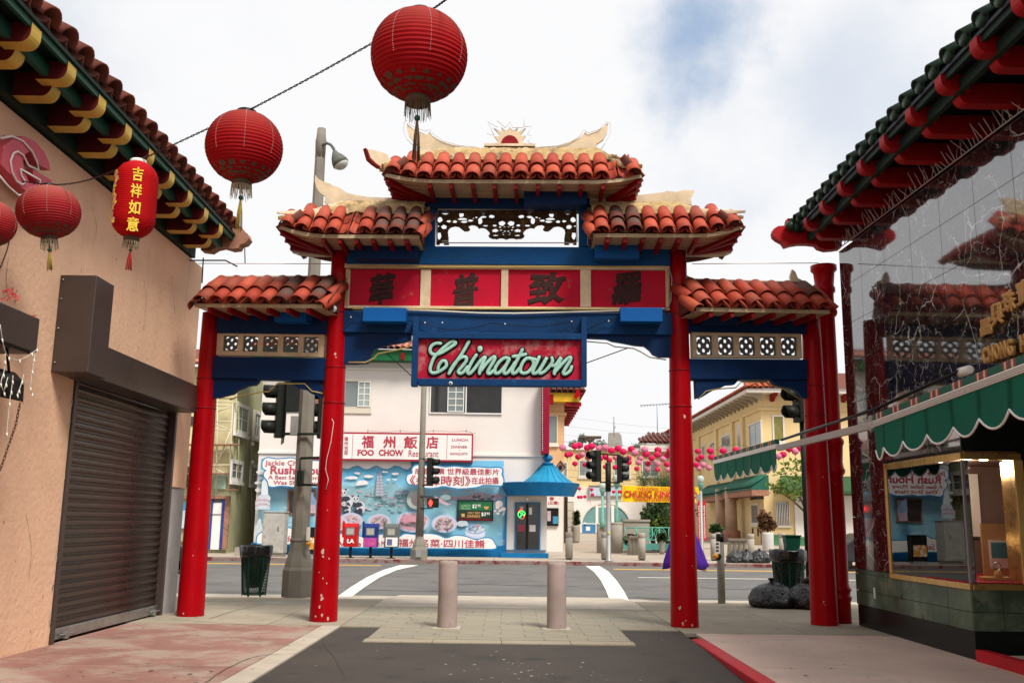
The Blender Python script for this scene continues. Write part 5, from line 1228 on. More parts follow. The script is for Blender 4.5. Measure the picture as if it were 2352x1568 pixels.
# eave with green board, red blocks and clay tiles
ev = MB().box(xl - .4, xr + .4, 40.35, 41.2, zpx(834), zpx(810)).build('eave', mat('eave_green', (.010, .12, .04), .45, .2), rs)
for k in range(9):
    x = xl + .3 + k * 1.42; MB().box(x, x + .16, 40.25, 40.35, zpx(833), zpx(818)).build('bracket', M['redmatte'], ev)
rfm = MB().add([(xl - .5, 40.2, zpx(810)), (xr + .5, 40.2, zpx(810)), (xr + .5, 42.2, zpx(770)), (xl - .5, 42.2, zpx(770))], [(0, 1, 2, 3)]).build('roof', M['tile_old'], rs)
PT = mat('pink_tile', (.46, .20, .14), .7, .3, 6, .2, 30, rnd=[(1, 1, 1), (.85, .8, .8), (1.15, 1.1, 1.05)])
tm = tile_mesh(.55, .13, .12, .02, 5, False, 'roof_tile', PT)
for i in range(48):
    for j in range(2):
        link('roof_tile', tm, rfm, Matrix.Translation((xl - .4 + i * .272, 40.15 + .5 * j, zpx(810) + .02 + .17 * j)) @ Matrix.Rotation(.32, 4, 'X'))
# windows
def window(f, r, par, frame_m, cols, rows, glass='glass', t=.02, sill=None, dark=(), fw=.05, name='window'):
    s0, s1, z0, z1 = f.rect(*r, t)
    fr_ = fplate(name, f, t - .05, [[(s0, z0), (s1, z0), (s1, z1), (s0, z1)], [(s0 + fw, z0 + fw), (s0 + fw, z1 - fw), (s1 - fw, z1 - fw), (s1 - fw, z0 + fw)]], .09, frame_m, par)
    MB().fbox(f, s0 + fw * .5, s1 - fw * .5, t - .014, t - .004, z0 + fw * .5, z1 - fw * .5).build('pane', M[glass] if isinstance(glass, str) else glass, fr_)
    mb = MB()
    for c in range(1, cols):
        s = s0 + (s1 - s0) * c / cols; mb.fbox(f, s - .018, s + .018, t - .003, t + .015, z0 + fw, z1 - fw)
    for q in range(1, rows):
        z = z0 + (z1 - z0) * q / rows; mb.fbox(f, s0 + fw, s1 - fw, t - .003, t + .013, z - .018, z + .018)
    if cols + rows > 2: mb.build('glazing_bar', frame_m, fr_)
    if sill: MB().fbox(f, s0 - .06, s1 + .06, t - .03, t + .10, z0 - sill, z0 - .003).build('sill', frame_m, fr_)
    return fr_
cw_ = flat('window_cream', (.60, .55, .44)); ww = flat('window_white', (.72, .70, .66))
curt = mat('curtained_glass', (.30, .36, .35), .15, .2, 3, 0, 10, spec=.7)
window(F1, (790, 873, 853, 937), rs, cw_, 1, 1, 'glass'); window(F1, (822, 876, 851, 934), rs, ww, 2, 4, curt, .05, None, (), .04, 'sash'); B(F1, (788, 937, 853, 949), 0, .06, 'sill', cw_, rs)
window(F1, (987, 882, 1072, 950), rs, ww, 1, 1, 'glassdark'); window(F1, (1028, 885, 1066, 946), rs, ww, 2, 4, 'glass', .05, None, (), .04, 'sash')
B(F1, (1072, 882, 1152, 948), 0, .05, 'boarded_window', mat('charcoal_board', (.035, .035, .037), .6), rs); B(F1, (1070, 948, 1153, 951), 0, .07, 'sill', ww, rs)
B(F1, (655, 872, 716, 946), 0, .05, 'boarded_window', M['signal'], rs); B(F1, (712, 872, 735, 948), 0, .06, 'window_shutter', M['weathered'], rs)
# mural: painted panel with painted shapes on it
def mural_mat():
    m, n, l, b = nodes_of('mural_sky')
    c = n.new('ShaderNodeTexCoord'); sp_ = n.new('ShaderNodeSeparateXYZ'); l.new(c.outputs['Object'], sp_.inputs[0])
    r = n.new('ShaderNodeValToRGB'); e = r.color_ramp.elements
    mr = n.new('ShaderNodeMapRange'); mr.inputs['From Min'].default_value = .4; mr.inputs['From Max'].default_value = 4.4
    ad = n.new('ShaderNodeMath'); ad.operation = 'MULTIPLY_ADD'; l.new(_noise(n, l, 1.1, 6), ad.inputs[0]); ad.inputs[1].default_value = 1.0; l.new(sp_.outputs['Z'], ad.inputs[2])
    sb_ = n.new('ShaderNodeMath'); sb_.operation = 'SUBTRACT'; l.new(ad.outputs[0], sb_.inputs[0]); sb_.inputs[1].default_value = .5
    l.new(sb_.outputs[0], mr.inputs['Value']); l.new(mr.outputs[0], r.inputs['Fac'])
    cols = [(0, (.20, .48, .58)), (.25, (.26, .50, .54)), (.45, (.24, .48, .58)), (.62, (.28, .55, .70)), (.72, (.10, .44, .72)), (.92, (.12, .48, .75)), (.97, (.74, .72, .70))]
    while len(e) < len(cols): e.new(.5)
    for k, (p, q) in enumerate(cols): e[k].position = p; e[k].color = (*q, 1)
    cc = _mix(n, l, _ramp(n, l, _noise(n, l, 2.6, 8, rough=.65), .52, .70), r.outputs['Color'], (.36, .55, .58))
    cc = _mix(n, l, _ramp(n, l, _noise(n, l, .7, 5), .45, .65), cc, (.17, .48, .68), 'MIX')
    mp = n.new('ShaderNodeMapping'); mp.inputs['Scale'].default_value = (.8, 1, 3.0); l.new(c.outputs['Object'], mp.inputs['Vector'])
    cc = _mix(n, l, _ramp(n, l, _noise(n, l, 1.3, 5, mp.outputs['Vector']), .60, .68), cc, (.52, .66, .74))
    l.new(cc, b.inputs['Base Color']); b.inputs['Roughness'].default_value = .7; return m
M['mural'] = mural_mat()
mu = MB().add([F1.pt(*(lambda q: (q[0], .012, q[1]))(F1.px(x, y))) for x, y in ((590, 1251), (1162, 1253), (1157, 1058), (600, 1052))], [(0, 1, 2, 3)]).build('mural', M['mural'], rs)
lvl = [.016]
def paint(pts, m, step=.0025, name='mural_shape'):
    lvl[0] += .0012
    return pxplate(name, F1, lvl[0], [pts[::-1]], .001, m, mu)
mb_ = {}
def pm(key, col, var=.15, sc=5):
    if key not in mb_: mb_[key] = mat('mural_' + key, col, .7, var, sc, 0, 30)
    return mb_[key]
W0 = pm('white', (.76, .72, .70), .05); BL_ = pm('edge', (.03, .22, .45)); TX = M['textred']
z8 = zm(820, 1090, .18707, .18710); z7 = zm(620, 1090, .17857, .17869)
def Z8(l): return [z8(*p) for p in l]
def Z7(l): return [z7(*p) for p in l]
def rough(pts, j): return [(x + random.uniform(-j, j), y + random.uniform(-j, j)) for x, y in pts]
# painted hills and trees behind
hillc = pm('hill', (.26, .46, .52), .3, 3); pinkc = pm('pink', (.50, .36, .42), .3, 6); greyc = pm('grey', (.27, .36, .40), .4, 8); darkc = pm('ink', (.10, .14, .17), .3, 8); palec = pm('pale', (.52, .58, .62), .25, 8)
paint(rough([z8(x, y) for x, y in ((40, 500), (150, 500), (300, 520), (420, 540), (520, 470), (640, 520), (720, 440), (850, 540), (940, 560), (960, 820), (700, 900), (40, 860))], 1.2), hillc)
paint([z8(x, y) for x, y in ((1130, 640), (1300, 660), (1500, 650), (1700, 640), (1780, 610), (1880, 590), (2000, 620), (2150, 610), (2180, 660), (2000, 690), (1850, 690), (1600, 690), (1400, 700), (1150, 690))], pinkc)
for i in range(46):
    x, y = random.uniform(60, 950), random.uniform(560, 840)
    paint(rough([z8(x + random.uniform(18, 45) * math.cos(a), y + random.uniform(8, 22) * math.sin(a)) for a in [2 * math.pi * k / 7 for k in range(7)]], .4), random.choice([hillc, greyc, palec, pm('leaf', (.22, .43, .44), .3, 8), pinkc]))
for i in range(16):
    x = random.uniform(1750, 2150); y = random.uniform(650, 690); paint([z8(x - 30, y), z8(x, y - 22), z8(x + 34, y), z8(x, y + 12)], random.choice([greyc, pinkc, darkc]))
for cx_, cy_, w_, h_ in ((200, 405, 85, 20), (280, 345, 40, 15), (430, 385, 70, 18), (350, 470, 75, 30), (300, 490, 40, 16), (770, 352, 50, 16), (680, 428, 30, 12), (770, 425, 32, 10), (640, 330, 40, 12), (1420, 590, 60, 30), (1750, 570, 90, 20), (1650, 1000, 80, 40)):
    paint(rough([z8(cx_ + w_ * math.cos(a), cy_ + h_ * math.sin(a)) for a in [2 * math.pi * k / 11 for k in range(11)]], 1.0), W0 if cy_ < 520 else palec)
for cx_, cy_, w_, h_ in ((90, 345, 60, 26), (90, 430, 40, 18), (60, 590, 45, 24), (60, 490, 50, 22)):
    paint(rough([z7(cx_ + w_ * math.cos(a), cy_ + h_ * math.sin(a)) for a in [2 * math.pi * k / 11 for k in range(11)]], 1.0), W0)
# white fade along the top edge of the painting
fade = [z8(40, 175), z8(980, 175)] + rough([z8(980 - 45 * k, 268 + 26 * math.sin(k * 1.1)) for k in range(21)], 1.0); paint(fade, W0)
# pagoda
pg1, pg2 = pm('pagoda_wall', (.42, .45, .50)), pm('pagoda_roof', (.25, .26, .34))
paint(Z8([(574, 290), (585, 340), (600, 360), (620, 380), (526, 382), (548, 358), (564, 340)]), pg2)
for k in range(7):
    y = 380 + 38 * k; w_ = 34 + 3.2 * k
    paint(Z8([(570 - w_, y), (570 + w_, y), (570 + w_, y + 32), (570 - w_, y + 32)]), pg1)
    paint(Z8([(570 - w_ - 14, y + 38), (570 - w_ - 2, y + 27), (570 + w_ + 2, y + 27), (570 + w_ + 14, y + 38)]), pg2)
    paint(Z8(ell(570, y + 14, 5, 7, 8)), darkc)
for hx, hy in ((815, 590), (900, 590), (640, 665), (760, 690)):
    paint(Z8([(hx - 55, hy + 5), (hx - 20, hy - 22), (hx + 25, hy - 22), (hx + 55, hy + 5)]), pg2); paint(Z8([(hx - 35, hy + 6), (hx + 35, hy + 6), (hx + 35, hy + 36), (hx - 35, hy + 36)]), greyc)
# pandas
bk_, wh_ = pm('panda_black', (.045, .05, .07), .2), pm('panda_white', (.58, .58, .62), .12)
def panda(cx, cy, s):
    P = lambda l: paint(Z8([(cx + x * s, cy + y * s) for x, y in l]), cur)
    cur = wh_; P(ell(62, 70, 56, 82, 18)); 
    cur = bk_; P([(-25, 30), (20, 5), (60, 5), (88, 40), (60, 60), (30, 72), (-30, 66), (-48, 50)]); P(ell(10, 130, 40, 30, 12)); P(ell(50, 120, 34, 42, 12))
    cur = bk_; P(ell(-42, -70, 13, 15, 10)); P(ell(28, -78, 13, 15, 10))
    cur = wh_; P(ell(-8, -36, 46, 44, 18))
    cur = bk_; P(ell(-24, -38, 9, 14, 10, .4)); P(ell(14, -40, 9, 14, 10)); P(ell(-12, -14, 8, 6, 8))
def pd(cx, cy, s):
    panda(cx, cy, s)
pd(265, 720, 1.0); pd(100, 640, 1.05); pd(112, 770, .7)
# plates of food
rim, food = pm('plate_rim', (.56, .58, .70), .1), pm('food', (.60, .42, .46), .4, 9); rim2 = pm('plate_blue', (.10, .28, .60), .1)
def platef(cx, cy, rx, ry, n, cols):
    for f_, m in ((1, rim), (.94, rim2), (.91, rim), (.80, food)): paint(Z8(ell(cx, cy, rx * f_, ry * f_, 26)), m)
    for k in range(n):
        a, q = random.uniform(0, 6.28), math.sqrt(random.random()) * .68; x, y = cx + rx * q * math.cos(a), cy + ry * q * math.sin(a); s_ = random.uniform(.05, .11)
        c0 = random.choice(cols); paint(Z8(ell(x, y, rx * s_ * 1.3, ry * s_ * 1.2, 8, a)), darkc if n > 24 else greyc); paint(Z8(ell(x - 1, y - 1, rx * s_, ry * s_, 8, a)), c0)
fp = pm('food_pink', (.55, .26, .32), .3, 9); ft = pm('food_tan', (.48, .36, .36), .3, 9); fw = pm('food_white', (.66, .60, .60), .2, 9)
platef(200, 960, 155, 100, 16, [ft, fw, greyc]); platef(566, 975, 152, 100, 26, [fw, food, greyc]); platef(1005, 980, 218, 138, 20, [fp, food, greyc]); platef(1415, 1005, 165, 115, 34, [ft, fw, pm('food_brown', (.30, .22, .24), .3, 9)])
platef(20, 1000, 140, 95, 8, [ft, greyc])
paint(Z8([(830, 960), (880, 870), (930, 880), (900, 930), (1000, 900), (1180, 910), (1200, 950), (1100, 985), (980, 980), (880, 990)]), fp)
paint(Z8([(840, 1030), (930, 1040), (1040, 1060), (1030, 1090), (900, 1075)]), fp)
paint(Z8([(1690, 1090), (1950, 1090), (1945, 1160), (1900, 1195), (1740, 1195), (1695, 1160)]), rim); paint(Z8(ell(1820, 1075, 132, 62, 22)), rim2); paint(Z8(ell(1820, 1073, 122, 54, 22)), palec)
for k in range(26): paint(Z8(ell(1820 + random.uniform(-95, 95), 1065 + random.uniform(-48, 30), 14, 11, 8)), random.choice([fw, greyc, rim2, fp]))
for cx_, cy_, r_ in ((2130, 745, 50), (2110, 790, 26), (2185, 810, 34), (2080, 835, 16), (2140, 830, 24), (2115, 870, 20)): paint(Z8(ell(cx_, cy_, r_, r_ * .85, 12)), pm('flower', (.60, .50, .50), .35, 10))
paint(Z8([(2165, 915), (2180, 850), (2215, 830), (2195, 890)]), greyc)
paint(Z8(ell(1430, 660, 70, 36, 12)), greyc); paint(Z8([(1290, 640), (1470, 740), (1510, 750), (1440, 765), (1300, 700)]), pinkc)
# towers at the left of the mural
paint(Z7([(110, 480), (145, 430), (185, 500), (195, 665), (95, 665)]), pm('tower', (.62, .66, .70), .1)); paint(Z7([(60, 680), (80, 655), (200, 655), (225, 690), (225, 730), (60, 730)]), pm('tower2', (.56, .58, .66), .2))
for k in range(4): paint(Z7([(15, 745 + 30 * k), (60, 715 + 28 * k), (180, 715 + 28 * k), (225, 745 + 30 * k), (215, 765 + 30 * k), (20, 765 + 30 * k)]), [pinkc, palec][k % 2])
paint(Z7([(20, 1100), (70, 980), (90, 980), (130, 1180), (20, 1240)]), palec)
paint(rough(Z7([(725, 580), (800, 640), (870, 760), (850, 860), (720, 820)]), 1), pm('mount', (.22, .30, .46), .3, 4)); paint(rough(Z7([(720, 760), (830, 800), (850, 900), (720, 900)]), 1), pinkc)
# speech clouds and lettering
def cloud(pts, e, name='mural_cloud'):
    q = smooth_path(pts + [pts[0]], 5)[:-1]; cx_, cy_ = sum(p[0] for p in q) / len(q), sum(p[1] for p in q) / len(q)
    big = []
    for i, p in enumerate(q):
        a, b = q[i - 1], q[(i + 1) % len(q)]; dx, dy = b[0] - a[0], b[1] - a[1]; L_ = math.hypot(dx, dy) or 1; big.append((p[0] + dy / L_ * e, p[1] - dx / L_ * e))
    paint(big, BL_, name='mural_cloud_edge'); paint(q, W0, name=name)
c1 = Z7([(115, 250), (130, 190), (180, 155), (270, 165), (330, 170), (420, 165), (500, 158), (590, 172), (680, 165), (740, 195), (850, 195), (980, 220), (1010, 330), (980, 420), (1000, 500), (880, 545), (740, 540), (640, 530), (560, 545), (460, 535), (350, 530), (260, 545), (205, 530), (190, 470), (140, 400), (145, 350), (175, 320), (130, 300)])
cloud(c1, 2.6)
c2 = Z8([(920, 420), (940, 370), (1000, 345), (1000, 290), (1050, 245), (1150, 250), (1300, 250), (1420, 270), (1560, 260), (1700, 275), (1850, 268), (2000, 280), (2120, 275), (2170, 300), (2160, 360), (2185, 430), (2170, 500), (2080, 500), (1930, 495), (1850, 520), (1720, 535), (1600, 540), (1520, 530), (1400, 510), (1330, 525), (1200, 535), (1050, 500), (950, 480)])
cloud(c2, 3.0)
c3 = [z7(380, 1140), z7(460, 1110), z7(560, 1130), z7(680, 1160), z7(800, 1180)] + Z8([(60, 1140), (180, 1150), (300, 1165), (420, 1190), (560, 1150), (700, 1150), (820, 1180), (900, 1140), (1050, 1150), (1200, 1135), (1330, 1155), (1440, 1195), (1560, 1160), (1700, 1175), (1820, 1215), (1930, 1195), (2020, 1200), (2070, 1260), (2070, 1325), (1800, 1325), (1200, 1318), (600, 1312), (60, 1305)]) + [z7(700, 1330), z7(400, 1325), z7(100, 1320), z7(40, 1300), z7(90, 1180)]
cloud(c3, 2.6)
lvl[0] += .003
def mtext(s, r, bold=.012, par=None, m=None): lvl[0] += .001; return pxtext('lettering', s, F1, lvl[0], r, .0015, m or TX, par or mu, bold)
def r7(a, b, c, d): return (*z7(a, b), *z7(c, d))
def r8(a, b, c, d): return (*z8(a, b), *z8(c, d))
mtext("Jackie Chan's", r7(150, 185, 760, 275)); mtext('Rush Hour', r7(225, 262, 1010, 378), .03); mtext('A Best Seller Movie', r7(195, 392, 930, 446)); mtext('Was Shot Here', r7(265, 462, 900, 518))
mtext('成龍主演 世界級最佳影片', r8(1030, 280, 2130, 365), .014); mtext('《尖峰時刻》', r8(965, 375, 1760, 505), .016); mtext('在此拍攝', r8(1770, 395, 2125, 485), .014)
mtext('Seafood', r7(330, 1215, 640, 1300), .014); mtext('Wine', r8(40, 1230, 330, 1300), .014); mtext('Hunan Mandarin', r8(420, 1225, 810, 1300), .010); mtext('福州名菜·四川佳餚', r8(815, 1205, 1945, 1312), .014)
for k in range(4): mtext(['WORK', 'SIGN', 'MURAL', '626'][k], r8(2100, 1210 + 18 * k, 2200, 1224 + 18 * k), 0, m=greyc)
# round drum shape painted round an opening
pxplate('vent_ring', F1, .04, [Z8(ell(1050, 690, 122, 128, 28)), Z8(ell(1060, 690, 76, 82, 24))], .10, pm('ring', (.50, .55, .50), .3, 6), rs)
paint(Z8(ell(1060, 690, 80, 86, 24)), pm('ring_dark', (.17, .14, .15)))
# barred window in the mural
bw = B(F1, (662, 1126, 722, 1179), .0, .06, 'barred_window', M['glassdark'], rs)
pxplate('frame', F1, .05, [[(661, 1180), (724, 1180), (724, 1124), (661, 1124)], [(664, 1177), (664, 1128), (721, 1128), (721, 1177)]], .04, M['weathered'], bw)
bb = MB()
for k in range(8):
    s_, z_ = F1.px(666 + 3.6 * k, 1150, .1); bb.tube([F1.pt(s_, .1, F1.px(666, 1178)[1]), F1.pt(s_, .1, F1.px(666, 1127)[1])], .012, 4)
bb.build('bar', flat('rust', (.16, .10, .07), .7), bw); B(F1, (697, 1129, 721, 1157), .06, .10, 'notice', palec, bw)
# entrance
B(F1, (1162, 1139, 1256, 1262), 0, .12, 'entrance_wall', mat('marble_white', (.62, .59, .55), .3, .12, 2.5), rs)
for x in (1160.5,): B(F1, (1159, 1139, 1164, 1262), .0, .16, 'blue_edge', M['paintblue'], rs)
MB().box(F1.px(1150, 1260)[0], F1.px(1259, 1260)[0], 40.55, 41.0, -.1, .19).build('doorstep', M['paintblue'], rs, .01)
pxplate('door_frame', F1, .10, [[(1182, 1262), (1241, 1262), (1241, 1153), (1182, 1153)], [(1185.5, 1261), (1185.5, 1156), (1237.5, 1156), (1237.5, 1261)]], .08, M['paintblue'], rs)
dr = B(F1, (1185, 1156, 1238, 1262), .10, .13, 'door', M['glassdark'], rs)
B(F1, (1208, 1156, 1213, 1262), .13, .16, 'door_stile', M['black'], dr); B(F1, (1189, 1204, 1205, 1220), .135, .14, 'notice', pm('notice', (.35, .07, .10)), dr); B(F1, (1215, 1165, 1222, 1181), .135, .14, 'notice', W0, dr); B(F1, (1216, 1205, 1230, 1220), .135, .14, 'notice', W0, dr)
z5b = zm(1160, 1000, 340 / 1333)
ng = flat('neon_green', (.05, .75, .10), .4, emit=1.3); nr_ = flat('neon_red', (.75, .03, .02), .4, emit=1.0)
def ntube(pts, m): return MB().tube([F1.pt(*(lambda q: (q[0], .17, q[1]))(F1.px(*z5b(*p)))) for p in smooth_path(pts, 4)], .014, 5).build('neon_tube', m, dr)
ntube([(425, 1030), (410, 1000), (425, 975), (450, 965), (475, 985), (470, 1010), (445, 1000), (430, 1035)], ng); ntube([(410, 985), (430, 955), (455, 950)], nr_); ntube([(440, 1045), (465, 1030), (470, 1000)], nr_); ntube([(430, 990), (455, 985), (440, 1015)], ng)
pxtext('number', '949', F1, .14, (*z5b(427, 922), *z5b(463, 946)), .004, W0, dr, .02)
MB().ball(F1.pt(*(lambda q: (q[0], .2, q[1]))(F1.px(1211, 1145))), .07).build('lamp', M['whitepaint'], rs)
# canopy: flared fascia, ribbed cone, finial
cpx, cpz0, cpz1 = F1.px(1241, 1124)[0], zpx(1140, 1241), zpx(1110, 1241)
cf = MB(); cf.lathe([(1.40, cpz0 + .02), (1.42, cpz0), (1.68, cpz1), (1.60, cpz1 + .02), (.9, cpz1 + .02)], (cpx, 41, 0), 10, False, a0=math.pi, a1=2 * math.pi); cn = cf.build('canopy', M['paintblue'], rs)
cs = MB(); cs.lathe([(.01, cpz0 + .02), (1.40, cpz0 + .02)], (cpx, 41, 0), 10, False, a0=math.pi, a1=2 * math.pi); cs.build('ceiling', M['white'], cn)
kx = F1.px(1258, 1080)[0]; kz0, kz1 = cpz1, zpx(1066, 1258)
ck = MB(); ck.lathe([(1.12, kz0), (.74, kz0 + .28), (.26, kz1 - .02), (.20, kz1)], (kx, 41.05, 0), 20, True, a0=math.pi, a1=2 * math.pi); ck.build('cone_roof', M['canopyblue'], cn)
rb_ = MB()
for k in range(11):
    a = math.pi + math.pi * k / 10; rb_.tube([(kx + r_ * math.cos(a), 41.05 + r_ * math.sin(a), z_) for r_, z_ in ((1.13, kz0), (.75, kz0 + .28), (.27, kz1 - .02))], .022, 4)
rb_.build('cone_rib', M['canopyblue'], cn)
MB().lathe([(.22, kz1 - .02), (.26, kz1 + .03), (.22, kz1 + .07), (.10, kz1 + .09), (.10, kz1 + .13), (.19, kz1 + .18), (.22, kz1 + .27), (.17, kz1 + .36), (.06, kz1 + .41), (.04, kz1 + .47), (.0, kz1 + .48)], (kx, 40.95, 0), 14).build('finial', M['paintblue'], cn)
# shop sign
sg = thing('restaurant_sign', 'long white red lettered restaurant sign box above the mural', 'sign', tuple(F1.pt(F1.px(930, 1025)[0], .2, 4.5)))
B(F1, (700, 993, 1086, 1058), .02, .40, 'sign_box', flat('sign_frame_red', (.34, .012, .03), .4), sg)
B(F1, (703, 997, 1083, 1054), .40, .412, 'sign_face', W0, sg)
z4 = zm(800, 1000, 420 / 1568)
def st_(s, a, b, c, d, bold=.01, m=None): return pxtext('lettering', s, F1, .414, (*z4(a, b), *z4(c, d)), .006, m or M['signred2'], sg, bold)
st_('福', 310, 232, 420, 348, .03); st_('州', 505, 240, 618, 350, .03); st_('飯', 693, 238, 820, 355, .03); st_('店', 900, 240, 1008, 355, .03)
st_('FOO', 272, 362, 422, 418, .042); st_('CHOW', 465, 362, 690, 420, .042); st_('Restaurant', 738, 368, 1010, 428, .004)
st_('LUNCH', 1135, 262, 1275, 286, .012); st_('DINNER', 1127, 326, 1275, 350, .012); st_('BANQUETS', 1118, 390, 1275, 414, .012); st_('·', 1198, 300, 1206, 308, .03); st_('·', 1198, 364, 1206, 372, .03)
for k, c_ in enumerate('福州名菜'): st_(c_, 150, 245 + 42 * k, 186, 283 + 42 * k, .012)
for x in (226, 1087): B(F1, (*z4(x - 2, 218), *z4(x + 2, 446)), .405, .416, 'divider', flat('rule_red', (.40, .03, .05)), sg)
sc = MB()
for x in (375, 668, 966, 1265):
    p = F1.pt(*(lambda q: (q[0], .3, q[1]))(F1.px(*z4(x, 212)))); sc.tube([p, p + V((0, 0, .12))], .015, 4)
sc.tube([F1.pt(*(lambda q: (q[0], .3, q[1]))(F1.px(*z4(x, y)))) for x, y in ((375, 195), (520, 208), (668, 198), (820, 210), (966, 196), (1150, 206), (1265, 200), (1350, 222))], .008, 4); sc.build('guy_wire', M['black'], sg)
# menu board
mn = thing('menu_board', 'green and black lit price board for lunch and early bird dinners on the mural', 'sign', tuple(F1.pt(F1.px(1091, 1172)[0], .1, 1.8)))
B(F1, (1050, 1148, 1133, 1195), .03, .12, 'board', flat('board_black', (.015, .012, .012), .4), mn); B(F1, (1053, 1151, 1130, 1171), .12, .126, 'panel', flat('panel_green', (.012, .14, .05), .4), mn); B(F1, (1053, 1172, 1130, 1190), .12, .126, 'panel', flat('panel_dark', (.012, .035, .025), .4), mn); B(F1, (1052, 1191, 1131, 1193.5), .12, .13, 'red_edge', M['redmatte'], mn)
def mt(s, a, b, c, d, col, bold=.02): return pxtext('lettering', s, F1, .128, (*z8(a, b), *z8(c, d)), .004, col, mn, bold)
mg, mw, mo = flat('menu_green', (.35, .55, .35)), flat('menu_white', (.78, .76, .68)), flat('menu_orange', (.62, .30, .08))
mt('LUNCH', 1630, 750, 1755, 785, mg, .01); mt('SPECIALS', 1630, 792, 1755, 816, mg, .006); mt('$2', 1780, 750, 1840, 806, mw); mt('95', 1848, 750, 1890, 785, mw); mt('EARLY BIRD', 1722, 848, 1882, 876, mo, .01); mt('DINNERS', 1714, 888, 1882, 924, mo); mt('$3', 1898, 855, 1958, 908, mw); mt('95', 1966, 855, 2010, 888, mw)
pxplate('bowl', F1, .128, [[z8(*p) for p in ((1928, 778), (2000, 778), (1985, 808), (1965, 818), (1945, 808))][::-1]], .004, mo, mn); pxplate('cup', F1, .128, [[z8(*p) for p in ((1632, 872), (1685, 872), (1678, 900), (1690, 914), (1636, 914), (1644, 900))][::-1]], .004, mo, mn)
# tall red blade sign
bl = thing('blade_sign', 'tall narrow dark red blade sign on the restaurant corner', 'sign', (F1.px(1253, 960)[0], 40.6, 5))
B(F1, (1244, 870, 1262, 1041), .05, .75, 'blade', mat('blade_red', (.26, .006, .03), .45, .2), bl, .01)
bt_ = MB()
for k in range(40): bt_.ball(F1.pt(F1.px(1244, 880 + 4 * k)[0] + .01, .76, F1.px(1244, 880 + 4 * k)[1]), .022, n=5, m=3)
bt_.build('bulb', W0, bl)
# ================================================================ side wing, apricot building
F2 = front(47)
w2 = thing('side_annex', 'low white annex wall with black poster case and red characters beyond the canopy', 'building', (2.2, 47, .1))
a0 = F2.px(1250, 1200)[0]; a1 = F2.px(1293, 1200)[0]; MB().box(a0, a1, 47, 52, -.1, F2.px(1270, 1125)[1]).build('wall', M['white'], w2)
pcx = B(F2, (1256, 1166, 1283, 1207), 0, .12, 'poster_case', M['black'], w2); B(F2, (1257, 1173, 1265, 1196), .12, .125, 'poster', pinkc, pcx); B(F2, (1270, 1185, 1282, 1202), .12, .125, 'poster', pm('poster_blue', (.05, .25, .42)), pcx)
pxtext('lettering', '會', F2, .01, (1261, 1140, 1274, 1148), .006, M['signred2'], w2, .02); pxtext('lettering', '(三樓)', F2, .01, (1259, 1150, 1283, 1159), .006, M['signred2'], w2, .015)
F3 = front(50)
ab = thing('apricot_building', 'apricot two storey building with yellow eave and dragon tipped tile roof', 'building', (1.8, 50, .1))
x0_, x1_ = F3.px(1225, 1000)[0], F3.px(1296, 1000)[0]; zt3 = F3.px(1280, 925)[1]
APR = mat('apricot_render', (.62, .38, .20), .8, .12, 1); MB().box(x0_, x1_, 50, 62, -.1, zt3).build('wall', APR, ab)
window(F3, (1258, 953, 1281, 1019), ab, M['winframe'], 1, 1, 'glass', .02, .15)
window(F3, (1275, 1066, 1292, 1092), ab, M['winframe'], 1, 1, 'glassdark', .02)
MB().box(x0_, x1_ + .12, 49.88, 62, zt3 - .65, zt3 - .52).build('moulding', APR, ab)
e3 = MB().box(x0_, x1_ + .75, 49.3, 62, zt3 - .02, zt3 + .45).build('eave', mat('yellow_eave', (.55, .33, .02), .5, .2), ab)
for k in range(9): MB().box(x1_ + .03, x1_ + .85, 49.35 + 1.3 * k, 49.6 + 1.3 * k, zt3 - .22, zt3 - .025).build('rafter', M['redmatte'], e3)
for k in range(2): MB().box(x1_ - .9 - 1.2 * k, x1_ - .6 - 1.2 * k, 49.25, 49.5, zt3 - .15, zt3 + .35).build('rafter', M['redmatte'], e3)
r3 = MB().add([(x0_, 49.2, zt3 + .45), (x1_ + .95, 49.2, zt3 + .45), (x1_ + .95, 62, zt3 + .45), (x1_ - 1.4, 51.4, zt3 + 1.7), (x0_, 51.4, zt3 + 1.7), (x1_ - 1.4, 62, zt3 + 1.7)], [(0, 1, 3, 4), (1, 2, 5, 3)]).build('roof', M['tile_old'], ab)
t3 = tile_mesh(.9, .14, .13, .02, 5, False, 'roof_tile', M['tile_old'])
for k in range(15): link('roof_tile', t3, r3, Matrix.Translation((x1_ + .9 - .3 * k, 49.1, zt3 + .5)) @ Matrix.Rotation(.5, 4, 'X'))
for k in range(20): link('roof_tile', t3, r3, Matrix.Translation((x1_ + 1.05, 49.4 + .5 * k, zt3 + .5)) @ Matrix.Rotation(math.pi / 2, 4, 'Z') @ Matrix.Rotation(.5, 4, 'X'))
pxplate('dragon_tip', front(49.1), 0, [[(1318, 912), (1322, 900), (1325, 893), (1327, 899), (1333, 893), (1331, 901), (1337, 903), (1331, 906), (1334, 913), (1328, 910), (1324, 917)][::-1]], .12, M['red'], ab)
